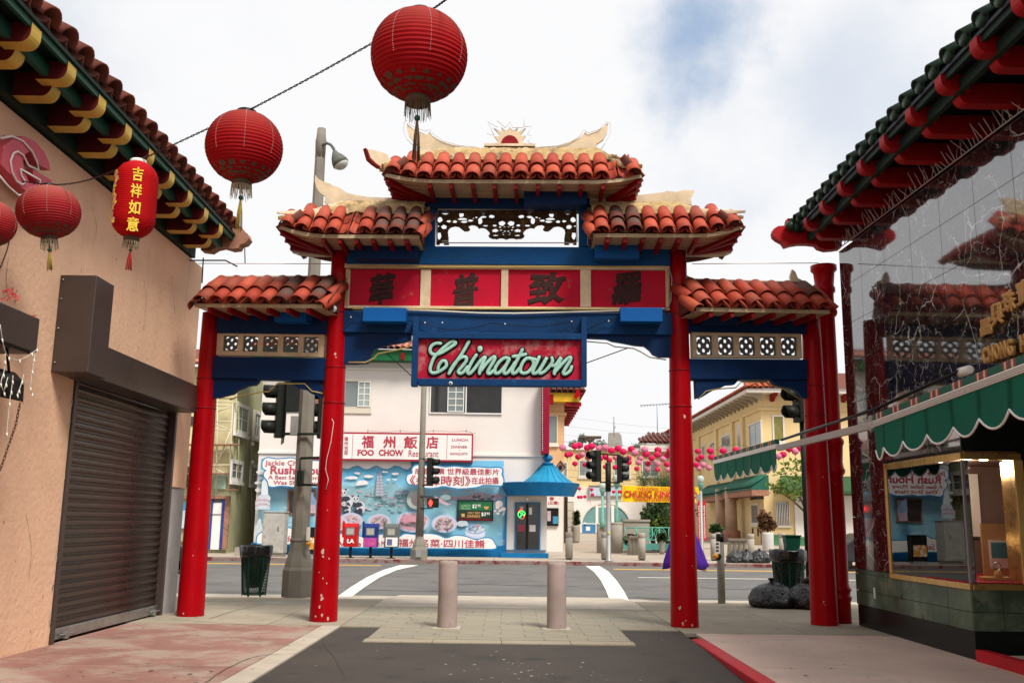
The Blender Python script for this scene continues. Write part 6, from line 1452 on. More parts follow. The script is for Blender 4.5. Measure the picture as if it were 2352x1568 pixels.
# ================================================================ cream building at the back of the plaza
YB = 85.0; F4 = front(YB); zb_ = pz(85)
cb_ = thing('cream_building', 'cream two storey building with white arched shopfront at the back of the plaza', 'building', (8, YB, zb_))
CRM = mat('cream_render', (.66, .50, .26), .8, .10, .5); OFW = mat('offwhite_render', (.72, .67, .62), .8, .08, .5)
xa, xb = F4.px(1250, 1100)[0], F4.px(1640, 1100)[0]
MB().box(xa, xb, YB, YB + 14, zb_ - .3, F4.px(1400, 1028)[1]).build('wall', CRM, cb_)
MB().box(xa, xb, YB - .25, YB, F4.px(1400, 1034)[1], F4.px(1400, 1028)[1]).build('cornice', OFW, cb_)
MB().box(xa, F4.px(1500, 1170)[0], YB - .35, YB - .001, zb_ - .3, F4.px(1400, 1120)[1]).build('shopfront_wall', OFW, cb_)
for r in ((1329, 1056, 1359, 1094), (1409, 1056, 1448, 1094), (1474, 1056, 1514, 1094), (1284, 1060, 1304, 1096)): window(F4, r, cb_, M['winframe'], 2, 1, 'glass', .03, .2, (), .10)
az_ = F4.px(1392, 1208)[1]; acx = F4.px(1391, 1208)[0]; aw = abs(F4.px(1446, 1208)[0] - acx); ah = F4.px(1391, 1156)[1] - az_; ab0 = zb_ + .02
arch = [(acx + aw * math.cos(math.pi * k / 18), az_ + ah * math.sin(math.pi * k / 18)) for k in range(19)]
TEAL = mat('teal_glass', (.16, .30, .30), .15, .15, 1)
gl4 = fplate('shop_window', F4, .36, [[(acx - aw, ab0), (acx + aw, ab0)] + arch], .03, TEAL, cb_)
fplate('arch_surround', F4, .36, [[(acx - aw * 1.1, ab0), (acx + aw * 1.1, ab0)] + [(acx + (x - acx) * 1.1, az_ + (z - az_) * 1.12) for x, z in arch], [(acx + aw, ab0 + .001), (acx - aw, ab0 + .001)] + arch[::-1]], .12, OFW, gl4)
for x in (1370, 1406):
    s_ = F4.px(x, 1190)[0]; MB().fbox(F4, s_ - .12, s_ + .12, .37, .46, ab0, az_ + ah * .93).build('mullion', M['whitepaint'], gl4)
MB().fbox(F4, acx - aw, F4.px(1368, 1200)[0], .38, .42, ab0, ab0 + .75).build('blue_panel', pm('shopblue', (.06, .20, .40)), gl4)
for dx in (.35, 1.2):
    s_ = acx - aw + dx; MB().fbox(F4, s_, s_ + .35, .42, .43, ab0 + .2, ab0 + .55).build('tile_motif', M['whitepaint'], gl4)
MB().fbox(F4, acx - aw, acx + aw, .39, .45, ab0 + .76, ab0 + .84).build('rail', M['whitepaint'], gl4)
pxtext('number', '•', F4, .40, (1340, 1199, 1347, 1207), .02, M['whitepaint'], gl4, .02)
B(F4, (1353, 1115, 1429, 1139), .35, .55, 'fascia_sign', pm('pale_sign', (.50, .55, .66)), cb_); pxplate('sign_frame', F4, .55, [[(1352, 1140), (1430, 1140), (1430, 1114), (1352, 1114)], [(1354, 1138), (1354, 1116), (1428, 1116), (1428, 1138)]], .06, flat('sign_grey', (.2, .18, .16)), cb_)
B(F4, (1357, 1139, 1424, 1165), .352, .40, 'lintel', OFW, cb_)
B(F4, (1500, 1125, 1560, 1230), -.3, .02, 'shade_opening', M['glassdark'], cb_)
slt = [B(F4, (1498, 1152 + 7 * k, 1545, 1154 + 7 * k), .2, .3, 'pergola_slat', OFW, cb_) for k in range(4)]
# tiled hip roof at right, plant room and aerials
zr0, zr1 = F4.px(1500, 1019)[1], F4.px(1500, 988)[1]; xs0, xs1, xt = F4.px(1462, 1019)[0], F4.px(1640, 1019)[0], F4.px(1511, 990)[0]
r4 = MB().add([(xs0, YB - .6, zr0), (xs1, YB - .6, zr0), (xs1, YB + 4, zr1), (xt, YB + 4, zr1), (xs0, YB + 9, zr0)], [(0, 1, 2, 3), (0, 3, 4)]).build('roof', M['tile_old'], cb_)
MB().box(xs0 + .3, xs1, YB - .5, YB + .2, zr0 - .7, zr0 - .05).build('eave', OFW, cb_)
t4 = tile_mesh(.8, .19, .17, .03, 4, False, 'roof_tile', M['tile_old']); sl4 = math.atan2(zr1 - zr0, 4.6)
for i in range(15):
    for j in range(6):
        x = xs0 + .4 + .42 * i; u = j * .78
        if x > xs0 + (xt - xs0) * (u / 4.6) and x < xs1: link('roof_tile', t4, r4, Matrix.Translation((x, YB - .6 + u * math.cos(sl4), zr0 + .05 + u * math.sin(sl4) + .02)) @ Matrix.Rotation(sl4 + .04, 4, 'X'))
pxplate('plant_room', front(90), 0, [[(1396, 1026), (1428, 1026), (1425, 1002), (1420, 995), (1397, 995)]], .8, M['galv'], cb_)
def mast(Y, pts, r, lab, cat, name, m='galv'):
    b = MB()
    for p in pts: b.tube([at(x, y, Y=Y) for x, y in p], r, 5)
    return tag(b.build(name, M[m], None), lab, cat)
mast(88, [[(1410, 1000), (1410, 957)], [(1408, 972), (1412, 970)], [(1410, 985), (1414, 978)]], .05, 'thin roof mast above the grey plant room', 'antenna', 'roof_mast')
an = mast(86, [[(1510, 990), (1509, 927)], [(1470, 931), (1535, 927)]] + [[(1472 + 7 * k, 929 - .5 * k), (1474 + 7 * k, 934 - .5 * k)] for k in range(10)], .035, 'television aerial standing on the tiled roof at the back', 'antenna', 'television_aerial')
up = mast(100, [[(1355, 1030), (1355, 1001)], [(1330, 1004), (1381, 1004)], [(1355, 1014), (1344, 1005)], [(1355, 1014), (1366, 1005)]], .16, 'dark wooden utility pole with crossarm above the cream building', 'utility pole', 'utility_pole', 'bark')
# hill with trees far behind
hm = MB(); hp = []
for i in range(21):
    x = -60 + 10 * i; h = 12 + 2 * math.sin(i * .5) + 1 * math.sin(i * 1.7); hp += [(x, 190, 0), (x, 230, h), (x, 300, h + 1)]
hm.add(hp, [q for i in range(20) for q in ((3 * i, 3 * i + 3, 3 * i + 4, 3 * i + 1), (3 * i + 1, 3 * i + 4, 3 * i + 5, 3 * i + 2))], True); struct(hm.build('hill', M['hilltree_haze']))
def foliage(b, c, rx, ry, rz, n, s, up=.3, core=.5):
    for _ in range(n):
        while True:
            q = V((random.uniform(-1, 1), random.uniform(-1, 1), random.uniform(-1, 1)))
            if core < q.length < 1: break
        p = V(c) + V((q.x * rx, q.y * ry, q.z * rz)); d = V((random.gauss(0, 1), random.gauss(0, 1), random.gauss(0, .6) + up)).normalized(); e = d.orthogonal().normalized().lerp(V((random.gauss(0, 1), random.gauss(0, 1), random.gauss(0, 1))), .5); e = (e - d * e.dot(d)).normalized(); k = s * random.uniform(.6, 1.3)
        b.add([p, p + d * k * .5 + e * k * .28, p + d * k, p + d * k * .5 - e * k * .28], [(0, 1, 2, 3)])
def leafy(name, lab, cat, base, lumps, leafm, trunk=None, n=300, s=.25, group=None, core=.45):
    t = thing(name, lab, cat, tuple(base), group)
    b = MB()
    for c, rx, ry, rz in lumps: foliage(b, c, rx, ry, rz, n, s, core=core)
    b.build('crown', M[leafm], t)
    tr = MB()
    for P, r in (trunk or []): tr.tube(P, r, 6)
    if trunk: tr.build('trunk', M['bark'], t)
    return t
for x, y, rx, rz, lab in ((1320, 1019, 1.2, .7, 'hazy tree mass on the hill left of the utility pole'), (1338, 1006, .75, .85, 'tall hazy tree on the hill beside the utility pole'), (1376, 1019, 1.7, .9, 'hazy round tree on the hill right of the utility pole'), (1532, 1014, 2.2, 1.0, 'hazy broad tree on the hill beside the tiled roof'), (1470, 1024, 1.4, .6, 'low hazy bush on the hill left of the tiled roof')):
    p = at(x, y, Y=205); leafy('hill_tree', lab, 'tree', (p.x, 205, p.z - rz - 2), [(p, rx, rx, rz), (p + V((rx * .5, 0, -rz * .5)), rx * .7, rx, rz * .6), (p + V((-rx * .5, 0, -rz * .4)), rx * .6, rx, rz * .6)], 'hilltree_haze', [([(p.x, 205, p.z - rz - 7), (p.x, 205, p.z)], [.25, .12])], 130, .55, 'trees on the far hill')
# ================================================================ cream corner building at right
XC, YC = 15.7, 60.0
FA = Frame((XC, 92), (XC, YC)); FBb = Frame((XC, YC), (XC + 1, YC))
yb_ = thing('yellow_corner_building', 'pale yellow two storey corner building with red tiled bracketed roof at right', 'building', (XC, YC, .2))
YEL = mat('pale_yellow_render', (.70, .53, .27), .8, .1, .5); zc_ = pz(60)
ztop = FBb.px(1775, 906)[1]
MB().box(XC, XC + 16, YC, 92, zc_ - .4, ztop).build('wall', YEL, yb_)
MB().box(XC - .12, XC + 16, YC - .12, 92, ztop - 1.0, ztop - .86).build('moulding', YEL, yb_)
ew = MB(); ew.box(XC - 1.1, XC + 16, YC - 1.1, 92, ztop + .0, ztop + .22); ev5 = ew.build('eave', OFW, yb_)
for k in range(26):
    y = YC - .5 + 1.18 * k; MB().prism([(XC, y, ztop - .45), (XC, y, ztop - .01), (XC - 1.0, y, ztop - .01), (XC - .9, y, ztop - .16), (XC - .5, y, ztop - .2)], (0, .26, 0)).build('eave_bracket', flat('bracket_shade', (.34, .29, .22), .8), ev5)
for k in range(5):
    x = XC + .6 + 1.5 * k; MB().prism([(x, YC, ztop - .45), (x, YC, ztop - .01), (x, YC - 1.0, ztop - .01), (x, YC - .9, ztop - .16), (x, YC - .5, ztop - .2)], (.26, 0, 0)).build('eave_bracket', M['redmatte'], ev5)
r5 = MB().add([(XC - 1.2, YC - 1.2, ztop + .22), (XC + 16, YC - 1.2, ztop + .22), (XC + 16, YC + 3, ztop + 1.9), (XC + 3, YC + 3, ztop + 1.9), (XC - 1.2, 92, ztop + .22), (XC + 3, 92, ztop + 1.9)], [(0, 1, 2, 3), (4, 0, 3, 5)]).build('roof', M['tile_old'], yb_)
TN = mat('orange_tile', (.46, .12, .06), .7, .35, 5, .2, 30, rnd=[(1, 1, 1), (.75, .7, .7), (1.2, 1.15, 1.1)]); t5 = tile_mesh(.9, .17, .15, .03, 4, False, 'roof_tile', TN)
for k in range(52):
    for j in range(3): link('roof_tile', t5, r5, Matrix.Translation((XC - 1.25 + .8 * j, YC - 1 + .62 * k, ztop + .25 + .33 * j)) @ Matrix.Rotation(-math.pi / 2, 4, 'Z') @ Matrix.Rotation(.4, 4, 'X')) if YC - 1 + .62 * k > YC - 1.2 + .8 * j else None
for k in range(14):
    for j in range(4): link('roof_tile', t5, r5, Matrix.Translation((XC - 1 + .38 * k + .4 * j, YC - 1.25 + .8 * j, ztop + .25 + .33 * j)) @ Matrix.Rotation(.4, 4, 'X'))
z7b = zm(1660, 900, 400 / 1254)
def q7(a, b, c, d): return (*z7b(a, b), *z7b(c, d))
for r in (q7(320, 500, 396, 650), q7(530, 405, 625, 592), q7(236, 555, 272, 690), q7(170, 580, 192, 720)): window(FA, r, yb_, M['winframe'], 2, 1, 'glass', .03, .18, (), .12)
window(FBb, q7(708, 355, 800, 560), yb_, M['winframe'], 1, 1, mat('olive_blind', (.22, .20, .06), .4), .03, .18, (), .10)
sA = FA.px(*z7b(466, 525)); fplate('oval_window', FA, .02, [ell(sA[0], sA[1], .75, 1.0, 20)], .05, M['glass'], yb_)
for a in (410, 490, 285, 150): s_ = FA.px(*z7b(a, 500))[0]; MB().fbox(FA, s_ - .35, s_ + .35, 0, .18, 4.2, ztop - 1.0).build('pilaster', YEL, yb_)
for r in (q7(326, 1055, 382, 1195), q7(546, 1028, 606, 1190)): window(FA, r, yb_, M['winframe'], 1, 1, 'glass', .03, .15, (), .12)
B(FA, q7(614, 1075, 652, 1340), 0, .06, 'door', M['weathered'], yb_)
zs_, ze_ = 3.0, 4.2
def grn_aw(a, b, y0, y1):
    s0 = FA.px(*z7b(a, y0))[0]; s1 = FA.px(*z7b(b, y0))[0]; zz = FA.px(*z7b((a + b) / 2, y1), .9)[1]
    aw_ = MB().prism([FA.pt(s0, 0, zz + .9), FA.pt(s0, 1.1, zz + .1), FA.pt(s0, 1.1, zz), FA.pt(s0, 0, zz)], FA.d * (s1 - s0)).build('tile_canopy', mat('canopy_green', (.02, .11, .075), .5, .3, 3, .2), yb_)
    MB().fbox(FA, s0, s1, 0, 1.05, zz - .35, zz - .01).build('beam', M['weathered'], aw_)
    tmg = tile_mesh(1.3, .14, .13, .02, 4, False, 'canopy_tile', mat('canopy_green_tile', (.022, .12, .08), .5, .3, 3, .1))
    n_ = int(abs(s1 - s0) / .34)
    for k in range(n_):
        P = FA.pt(s0 + (s1 - s0) * (k + .5) / n_, 1.15, zz + .12); rr = FA.d; up_ = (V((0, 0, .8)) - FA.n * 1.1).normalized(); nn = rr.cross(up_).normalized()
        link('canopy_tile', tmg, aw_, Matrix(((rr.x, up_.x, nn.x, P.x), (rr.y, up_.y, nn.y, P.y), (rr.z, up_.z, nn.z, P.z), (0, 0, 0, 1))))
grn_aw(225, 440, 900, 965); grn_aw(432, 680, 860, 925)
for a, r_ in ((405, .42), (485, .42)):
    s_ = FA.px(*z7b(a, 1200))[0]; MB().lathe([(.42, .9), (.38, 3.9)], FA.pt(s_, .8, 0), 14).build('porch_column', mat('pink_column', (.48, .32, .23), .8), yb_); MB().lathe([(.6, -.1), (.6, .9), (.5, 1.0)], FA.pt(s_, .8, .1), 8).build('column_base', M['weathered'], yb_)
for a in (336, 366, 560, 600): s_, z_ = FA.px(*z7b(a, 1248)); MB().fbox(FA, s_ - .1, s_ + .1, 0, .05, z_ - .25, z_ + .25).build('vent_slot', M['black'], yb_)
for r, s in ((q7(540, 960, 645, 1000), '飛龍'), (q7(330, 985, 370, 1035), '酒')): pxtext('wall_character', s, FA, .05, r, .08, M['black'], yb_, .03)
bw5 = window(FBb, q7(733, 1018, 838, 1198), yb_, M['winframe'], 1, 1, 'glassdark', .03, .12, (), .06, 'barred_window'); bb = MB()
s0, s1, z0, z1 = FBb.rect(*q7(736, 1020, 836, 1196), .12)
for k in range(9): s_ = s0 + (s1 - s0) * k / 8; bb.tube([FBb.pt(s_, .12, z0), FBb.pt(s_, .12, z1)], .035, 4)
bb.build('bar', M['whitepaint'], bw5)
sx = FBb.px(*z7b(875, 1100))[0]; MB().fbox(FBb, sx, sx + 9, 0, .14, zc_ - .3, FBb.px(*z7b(900, 965))[1]).build('white_wall', OFW, yb_)
GB = mat('green_dado', (.07, .20, .10), .7); sx0 = FBb.px(*z7b(690, 1300))[0]; MB().fbox(FBb, sx0, sx, 0, .06, zc_ - .3, FBb.px(*z7b(780, 1268))[1]).build('dado', GB, yb_); MB().fbox(FBb, sx, sx + 9, .14, .19, zc_ - .3, FBb.px(*z7b(900, 1285))[1]).build('dado', GB, yb_)
sg0, sg1, zg0 = FBb.px(*z7b(765, 950))[0], sx + 9, FBb.px(*z7b(860, 955))[1]
MB().prism([FBb.pt(sg0, .14, zg0 + 1.1), FBb.pt(sg0 - .2, 1.6, zg0 + .15), FBb.pt(sg0 - .2, 1.6, zg0), FBb.pt(sg0, .14, zg0)], (sg1 - sg0, 0, 0)).build('green_lean_to', mat('leanto_green', (.03, .085, .035), .6, .3, 3), yb_)
# ================================================================ green building under repair, left
XG = -11.95; FG = front(41.3); FGs = Frame((XG, 41.3), (XG, 60)); 
gb = thing('green_building', 'faded green two storey building under repair with white sash windows at left', 'building', (-13, 41.3, 0))
GRN = mat('faded_green_render', (.42, .42, .25), .85, .25, .8, .2, 20, streak=.25, grime=((.24, .24, .15), 1.4, .58)); YFR = mat('primed_yellow', (.66, .58, .33), .85, .15, 1)
zg_ = FG.px(450, 842)[1]
MB().box(-24, XG, 41.4, 60, -.1, zg_).build('wall', GRN, gb)
MB().box(-24, XG - .02, 41.3, 41.4, FG.px(500, 1089)[1], zg_).build('upper_front', YFR, gb); MB().box(-24, XG - .02, 41.32, 41.4, FG.px(500, 1180)[1], FG.px(500, 1090)[1]).build('lower_front', GRN, gb)
for k in range(6): MB().box(-24, XG - .03, 41.26, 41.3, zg_ - .25 - .22 * k, zg_ - .09 - .22 * k).build('siding_board', YFR, gb)
z4b = zm(440, 900, 220 / 719)
def q4(a, b, c, d): return (*z4b(a, b), *z4b(c, d))
FGs2 = Frame((XG, 60), (XG, 41.3))
class Side:                                       # alley side of the green building faces the restaurant (+X)
    pass
FGx = Frame((XG, 41.4), (XG, 60))
for r in (q4(436, 280, 546, 525), q4(586, 335, 640, 560), q4(402, 728, 498, 900), q4(560, 760, 612, 925)): window(FGx, r, gb, ww, 2, 2, 'glass', .05, .14, (), .16)
pi = MB()
for x, y0, y1, in ((430, 300, 1000), (412, 180, 640), (535, 560, 1400)): 
    pi.tube([FGx.pt(*(lambda q: (q[0], .08, q[1]))(FGx.px(*z4b(x + 20, y)))) for y in (y0, y1)], .04, 5)
pi.build('downpipe', GRN, gb)
for k, (x, y) in enumerate(((555, 600), (555, 745))): MB().ball(FGx.pt(*(lambda q: (q[0], .12, q[1]))(FGx.px(*z4b(x, y)))), .10).build('wall_lamp', M['whitepaint'], gb)
BP = mat('blue_frame', (.04, .06, .25), .5)
dg = B(FG, q4(248, 1065, 338, 1440), 0, .05, 'boarded_door', M['whitepaint'], gb); B(FG, q4(236, 1040, 250, 1440), 0, .09, 'blue_post', BP, dg); B(FG, q4(322, 1040, 346, 1440), 0, .09, 'blue_post', BP, dg); B(FG, q4(248, 1040, 330, 1066), 0, .06, 'transom', M['glassdark'], dg)
B(FG, q4(250, 1155, 326, 1162), .05, .08, 'batten', M['galv'], dg)
B(FG, q4(346, 1020, 384, 1440), 0, .12, 'wooden_post', M['weathered'], gb); B(FG, q4(0, 1010, 392, 1034), 0, .16, 'wooden_lintel', M['weathered'], gb)
B(FG, q4(268, 835, 362, 958), 0, .10, 'mint_board', mat('mint_board', (.45, .60, .48), .7), gb); B(FG, q4(0, 780, 80, 945), 0, .05, 'opening', M['bark'], gb); B(FG, q4(0, 1065, 60, 1130), 0, .05, 'blue_glass', pm('poster_blue', (.05, .25, .42)), gb); B(FG, q4(0, 1130, 62, 1270), 0, .05, 'shop_glass', palec, gb)
B(FG, q4(60, 380, 118, 450), 0, .05, 'window', M['glassdark'], gb)
scf = thing('scaffold', 'metal pipe scaffold standing against the faded green building front', 'scaffold', (-13, 40.9, 0))
sb_ = MB()
def sp4(pts, r=.028): sb_.tube([at(*z4b(*p), Y=40.9) for p in pts], r, 5)
for p in ([(290, 265), (470, 265)], [(285, 295), (420, 295)], [(275, 420), (410, 422)], [(270, 488), (400, 490)], [(60, 770), (400, 765)], [(420, 270), (385, 960)], [(300, 240), (285, 1000)], [(405, 480), (280, 800)], [(270, 690), (385, 640)], [(300, 340), (410, 300)], [(280, 440), (400, 490)], [(270, 790), (380, 850)]): sp4(p)
sb_.build('pipe', flat('pipe_cream', (.55, .50, .35), .5), scf)
pk = MB()
for a, b, c in ((50, 606, 465), (40, 835, 380), (380, 965, 450)): pk.beam(at(*z4b(a, b), Y=40.9), at(*z4b(c, b), Y=40.9), .5, .05)
pk.build('plank', M['weathered'], scf)
r6 = MB().add([(-24, 40.6, zg_), (XG + .4, 40.6, zg_), (XG + .4, 46, zg_ + 1.6), (-24, 46, zg_ + 1.6)], [(0, 1, 2, 3)]).build('roof', M['tile_old'], gb)
for k in range(16): link('roof_tile', tm, r6, Matrix.Translation((XG + .3 - .28 * k, 40.55, zg_ + .05)) @ Matrix.Rotation(.3, 4, 'X'))
from mathutils import noise
# ================================================================ near bollards
def bollard(P, lab):
    b = MB(); P = V(P)
    b.lathe([(.10, -.05), (.132, -.02), (.137, .02), (.137, .06), (.136, .5), (.135, .86), (.130, .895), (.12, .905), (.0, .905)], P, 24)
    for v in b.v:
        v += V((noise.noise(v * 9), noise.noise(v * 9 + V((5, 0, 0))), noise.noise(v * 14) * (1.6 if v.z > .85 else .3))) * .006
    t = thing('bollard', lab, 'bollard', tuple(P), 'pinkish bollards in the alley mouth'); b.build('post', M['bollardpink'], t)
    MB().box(P.x - .19, P.x + .19, P.y - .19, P.y + .19, -.02, .004).build('base_patch', M['pale'], t)
bollard((-.86, 13.96, 0), 'pinkish concrete bollard on the pavers below the left half of the hanging sign'); bollard((.68, 14.02, 0), 'pinkish concrete bollard on the pavers nearer the right gate pillar')
# ================================================================ traffic signals
LENS = [flat('lens_red', (.05, .008, .006), .2), flat('lens_amber', (.05, .03, .006), .2), flat('lens_green', (.006, .03, .015), .2)]
def signal(P, rot, lab, s=1.0, plate=False):
    t = thing('traffic_signal', lab, 'traffic light', (0, 0, 0), 'traffic signal heads over the street')
    MB().box(-.17, .17, -.10, .10, -.54, .54).build('housing', M['signal'], t, .02)
    if plate: MB().box(-.30, .30, .06, .075, -.66, .66).build('backplate', M['signal'], t, .03)
    for k, z in enumerate((.35, 0, -.35)):
        b = MB(); n = 14; P_ = []
        for y, r in ((-.10, .150), (-.36, .145)):
            for i in range(n + 1): a = -.75 + (math.pi + 1.5) * i / n; P_.append((r * math.cos(a), y - (.0 if r > .148 else -.10 * max(0, -math.sin(a))), z + r * math.sin(a)))
        b.add(P_, [(i, i + 1, n + 2 + i, n + 1 + i) for i in range(n)], True); o = b.build('visor', M['signal'], t); sd = o.modifiers.new('solid', 'SOLIDIFY'); sd.thickness = .012
        MB().lathe([(.001, -.118), (.10, -.112), (.135, -.10)], (0, 0, z), 14, ax='y').build('lens', LENS[k], t)
    t.location = P; t.rotation_euler.z = math.radians(rot); t.scale = (s, s, s)
    return t
YL = 18.93
signal(at(645, 942, Y=YL), -72, 'traffic signal with dark backplate hung left of the concrete lamp post', 1.0, True)
signal(at(742, 944, Y=YL + .15), -80, 'traffic signal between the concrete lamp post and the inner left gate pillar')
signal(at(988, 1083, Y=37.6), 80, 'traffic signal on the thin grey pole before the mural')
signal(at(1370, 1070, Y=37.6), -62, 'larger looking traffic signal on the left arm of the plaza pole', 1.12)
signal(at(1424, 1077, Y=37.7), 72, 'traffic signal on the right arm of the plaza pole', .95)
signal(at(1838, 908, Y=19.2), -80, 'traffic signal peeping out beside the outer right gate pillar', 1.0)
# street lamp of concrete
LG = mat('lamp_grey', (.12, .125, .11), .6, .2, 5)
sl_ = thing('street_lamp', 'tall concrete street lamp post with octagonal base behind the gate', 'street lamp', (-4.05, 18.93, 0))
b = MB(); b.lathe([(.30, 0), (.30, .50), (.27, .56), (.26, .62), (.20, .86), (.185, 1.04), (.20, 1.05), (.20, 1.08), (.175, 1.09)], (-4.05, 18.93, 0), 8, False, a0=math.pi / 8); b.build('base', M['postconc'], sl_)
b = MB(); b.lathe([(.175, 1.08), (.165, 3), (.13, 6), (.105, 8.9)], (-4.05, 18.93, 0), 8, False, a0=math.pi / 8); b.build('shaft', M['postconc'], sl_)
tp = at(741, 322, Y=18.93); b = MB(); b.lathe([(.105, 8.85), (.115, 9.25), (.10, 9.3), (.09, 9.5), (.03, tp.z)], (-4.05, 18.93, 0), 10); b.build('cap', M['postconc'], sl_)
hp_ = at(776, 372, Y=18.7); b = MB(); b.tube([(-4.05, 18.9, tp.z - .14)] + [tuple(at(x, y, Y=18.75)) for x, y in ((752, 329), (760, 333), (766, 341), (769, 350))], .03, 8); b.build('arm', LG, sl_)
b = MB(); b.tube([at(x, y, Y=18.75) for x, y in ((768, 346), (770, 353), (774, 361), (779, 370), (783, 377))], [.035, .07, .125, .165, .175], 14); b.build('lamp_head', LG, sl_)
b = MB(); b.tube([at(x, y, Y=18.75) for x, y in ((782.5, 376), (785.5, 382), (787.5, 386), (788.5, 388))], [.165, .14, .08, .02], 14); b.build('glass_bowl', mat('lamp_bowl', (.45, .45, .42), .2, .1, 5), sl_)
b = MB(); 
for z0, z1 in (((at(690, 996, Y=YL)).z, 0),): b.tube([at(650, 996, Y=YL - .22), at(735, 996, Y=YL - .22)], .028, 6)
b.build('crossbar', M['signal'], sl_); MB().box(-4.30, -4.16, 18.66, 18.75, at(690, 1000, Y=18.7).z, at(690, 955, Y=18.7).z).build('clamp_box', M['galv'], sl_, .01)
b = MB(); b.tube([at(690, 1052, Y=18.6), at(740, 1050, Y=18.6)], .025, 6); b.tube([at(684, 1112, Y=18.6), at(740, 1114, Y=18.6)], .025, 6); b.tube([at(690, 1052, Y=18.6), at(688, 1095, Y=18.6)], .02, 6); b.build('bracket', M['signal'], sl_)
b = MB(); p0, p1 = at(682, 1115, Y=18.62), at(697, 1080, Y=18.62); b.box(p0.x, p1.x, 18.55, 18.72, p0.z, p1.z); b.build('terminal_box', M['signal'], sl_, .01)
b = MB(); p0, p1 = at(705, 1240, Y=18.7), at(712, 1210, Y=18.7); b.box(p0.x, p1.x, 18.62, 18.75, p0.z, p1.z); b.build('crossing_sign', M['whitepaint'], sl_); b = MB(); b.lathe([(.001, -.05), (.045, -.04), (.05, 0)], at(709, 1248, Y=18.68), 10, ax='y'); b.build('push_button', flat('button_amber', (.7, .35, .02), .4), sl_)
# mid pole across the street
mp_ = thing('signal_pole', 'thin pale tapered signal pole on the far kerb before the mural', 'signal pole', (-3.65, 37.7, 0))
pb = at(962, 1283, Y=37.7); zb0 = 0
b = MB(); b.lathe([(.34, 0), (.34, .36), (.27, .48), (.26, .55), (.17, .78), (.165, .86)], (pb.x, 37.7, 0), 8, False, a0=math.pi / 8); b.lathe([(.16, .85), (.12, 4), (.09, 9.5)], (pb.x, 37.7, 0), 10); b.build('pole', M['postconc'], mp_)
B(front(37.36), (955, 1262, 967, 1279), -.02, .02, 'hatch', M['galv'], mp_)
b = MB()
for y in (1053, 1114): b.tube([at(965, y, Y=37.6), at(985, y, Y=37.6)], .022, 5)
for y in (1140, 1167): b.tube([at(965, y, Y=37.55), at(994, y, Y=37.55), at(994, y + (8 if y < 1150 else -6), Y=37.55)], .022, 5)
b.build('arm', M['signal'], mp_)
ps = thing('pedestrian_signal', 'black pedestrian signal showing a lit red hand before the mural', 'crossing signal', tuple(at(994, 1154, Y=37.5)))
f37 = front(37.4); B(f37, (981, 1143, 1007, 1165), -.25, .02, 'housing', M['signal'], ps, .02)
hd = [(987, 1162), (984, 1155), (984.5, 1151), (986, 1153), (986.5, 1148), (988, 1147.5), (988.5, 1146.5), (990, 1147), (990.5, 1148), (992, 1148.5), (992, 1153), (994, 1151.5), (994.5, 1153), (992, 1158), (991, 1162)]
pxplate('hand', f37, .022, [hd], .006, flat('hand_red', (1, .03, .02), .4, emit=1.6), ps)
# plaza signal pole
pp = thing('signal_pole', 'slim grey pole with two traffic signal arms at the plaza edge', 'signal pole', (3.8, 37.7, 0))
b = MB(); pb = at(1398, 1288, Y=37.7); b.lathe([(.16, 0), (.16, .05), (.09, .12), (.085, 3.2), (.08, 3.4)], (pb.x, 37.7, 0), 10); b.build('pole', M['galv'], pp)
b = MB(); tz = at(1396, 1095, Y=37.7).z; b.lathe([(.11, tz - .55), (.11, tz + .55)], (pb.x, 37.7, 0), 10)
for a_, c_ in (((1378, 1042), (1424, 1045)), ((1378, 1107), (1424, 1108))): b.tube([at(*a_, Y=37.7), at(*c_, Y=37.7)], .03, 5)
b.tube([at(1396, 1100, Y=37.7), at(1396, 1042, Y=37.7)], .03, 5); b.tube([at(1424, 1045, Y=37.7), at(1424, 1062, Y=37.7)], .03, 5); b.build('arm', M['signal'], pp)
pxplate('sticker', front(37.6), .02, [[(1396, 1222), (1399, 1219), (1402, 1222), (1399, 1226)][::-1]], .004, flat('sticker_yellow', (.6, .6, .05)), pp)
# right signal pole beside the outer pillar
b = MB(); p = at(1843, 1000, Y=19.25); b.tube([(p.x, 19.25, 0), (p.x, 19.25, p.z + 1.2)], .05, 8)
tag(b.build('signal_pole', M['signal'], None), 'dark signal pole standing behind the outer right gate pillar', 'signal pole')
# pedestrian button post
pbp = thing('button_post', 'short weathered metal post with crossing sign and yellow push button', 'button post', (4.03, 18.7, 0))
b = MB(); b.lathe([(.072, 0), (.072, 1.24), (.06, 1.28), (.0, 1.29)], (4.03, 18.7, 0), 12); b.build('post', mat('stained_galv', (.30, .29, .26), .6, .3, 6, wear=(.55, .28, .04), wscale=4, wlo=.66, whi=.7), pbp)
f18 = front(18.6); sg_ = B(f18, (1643, 1243, 1654, 1271), 0, .03, 'crossing_sign', M['whitepaint'], pbp)
for k in range(3): B(f18, (1645, 1246 + 8 * k, 1651, 1250 + 8 * k), .031, .034, 'symbol', M['black'], sg_)
b = MB(); b.lathe([(.001, -.06), (.05, -.05), (.055, 0)], at(1643, 1276, Y=18.6), 12, ax='y'); b.build('push_button', flat('button_amber2', (.75, .33, .02), .4), pbp); b = MB(); b.ball(at(1650, 1277, Y=18.66), .07, .05, .08); b.build('button_box', M['signal'], pbp)
MB().lathe([(.078, 1.14), (.078, 1.29)], (4.03, 18.7, 0), 12).build('band', M['black'], pbp)
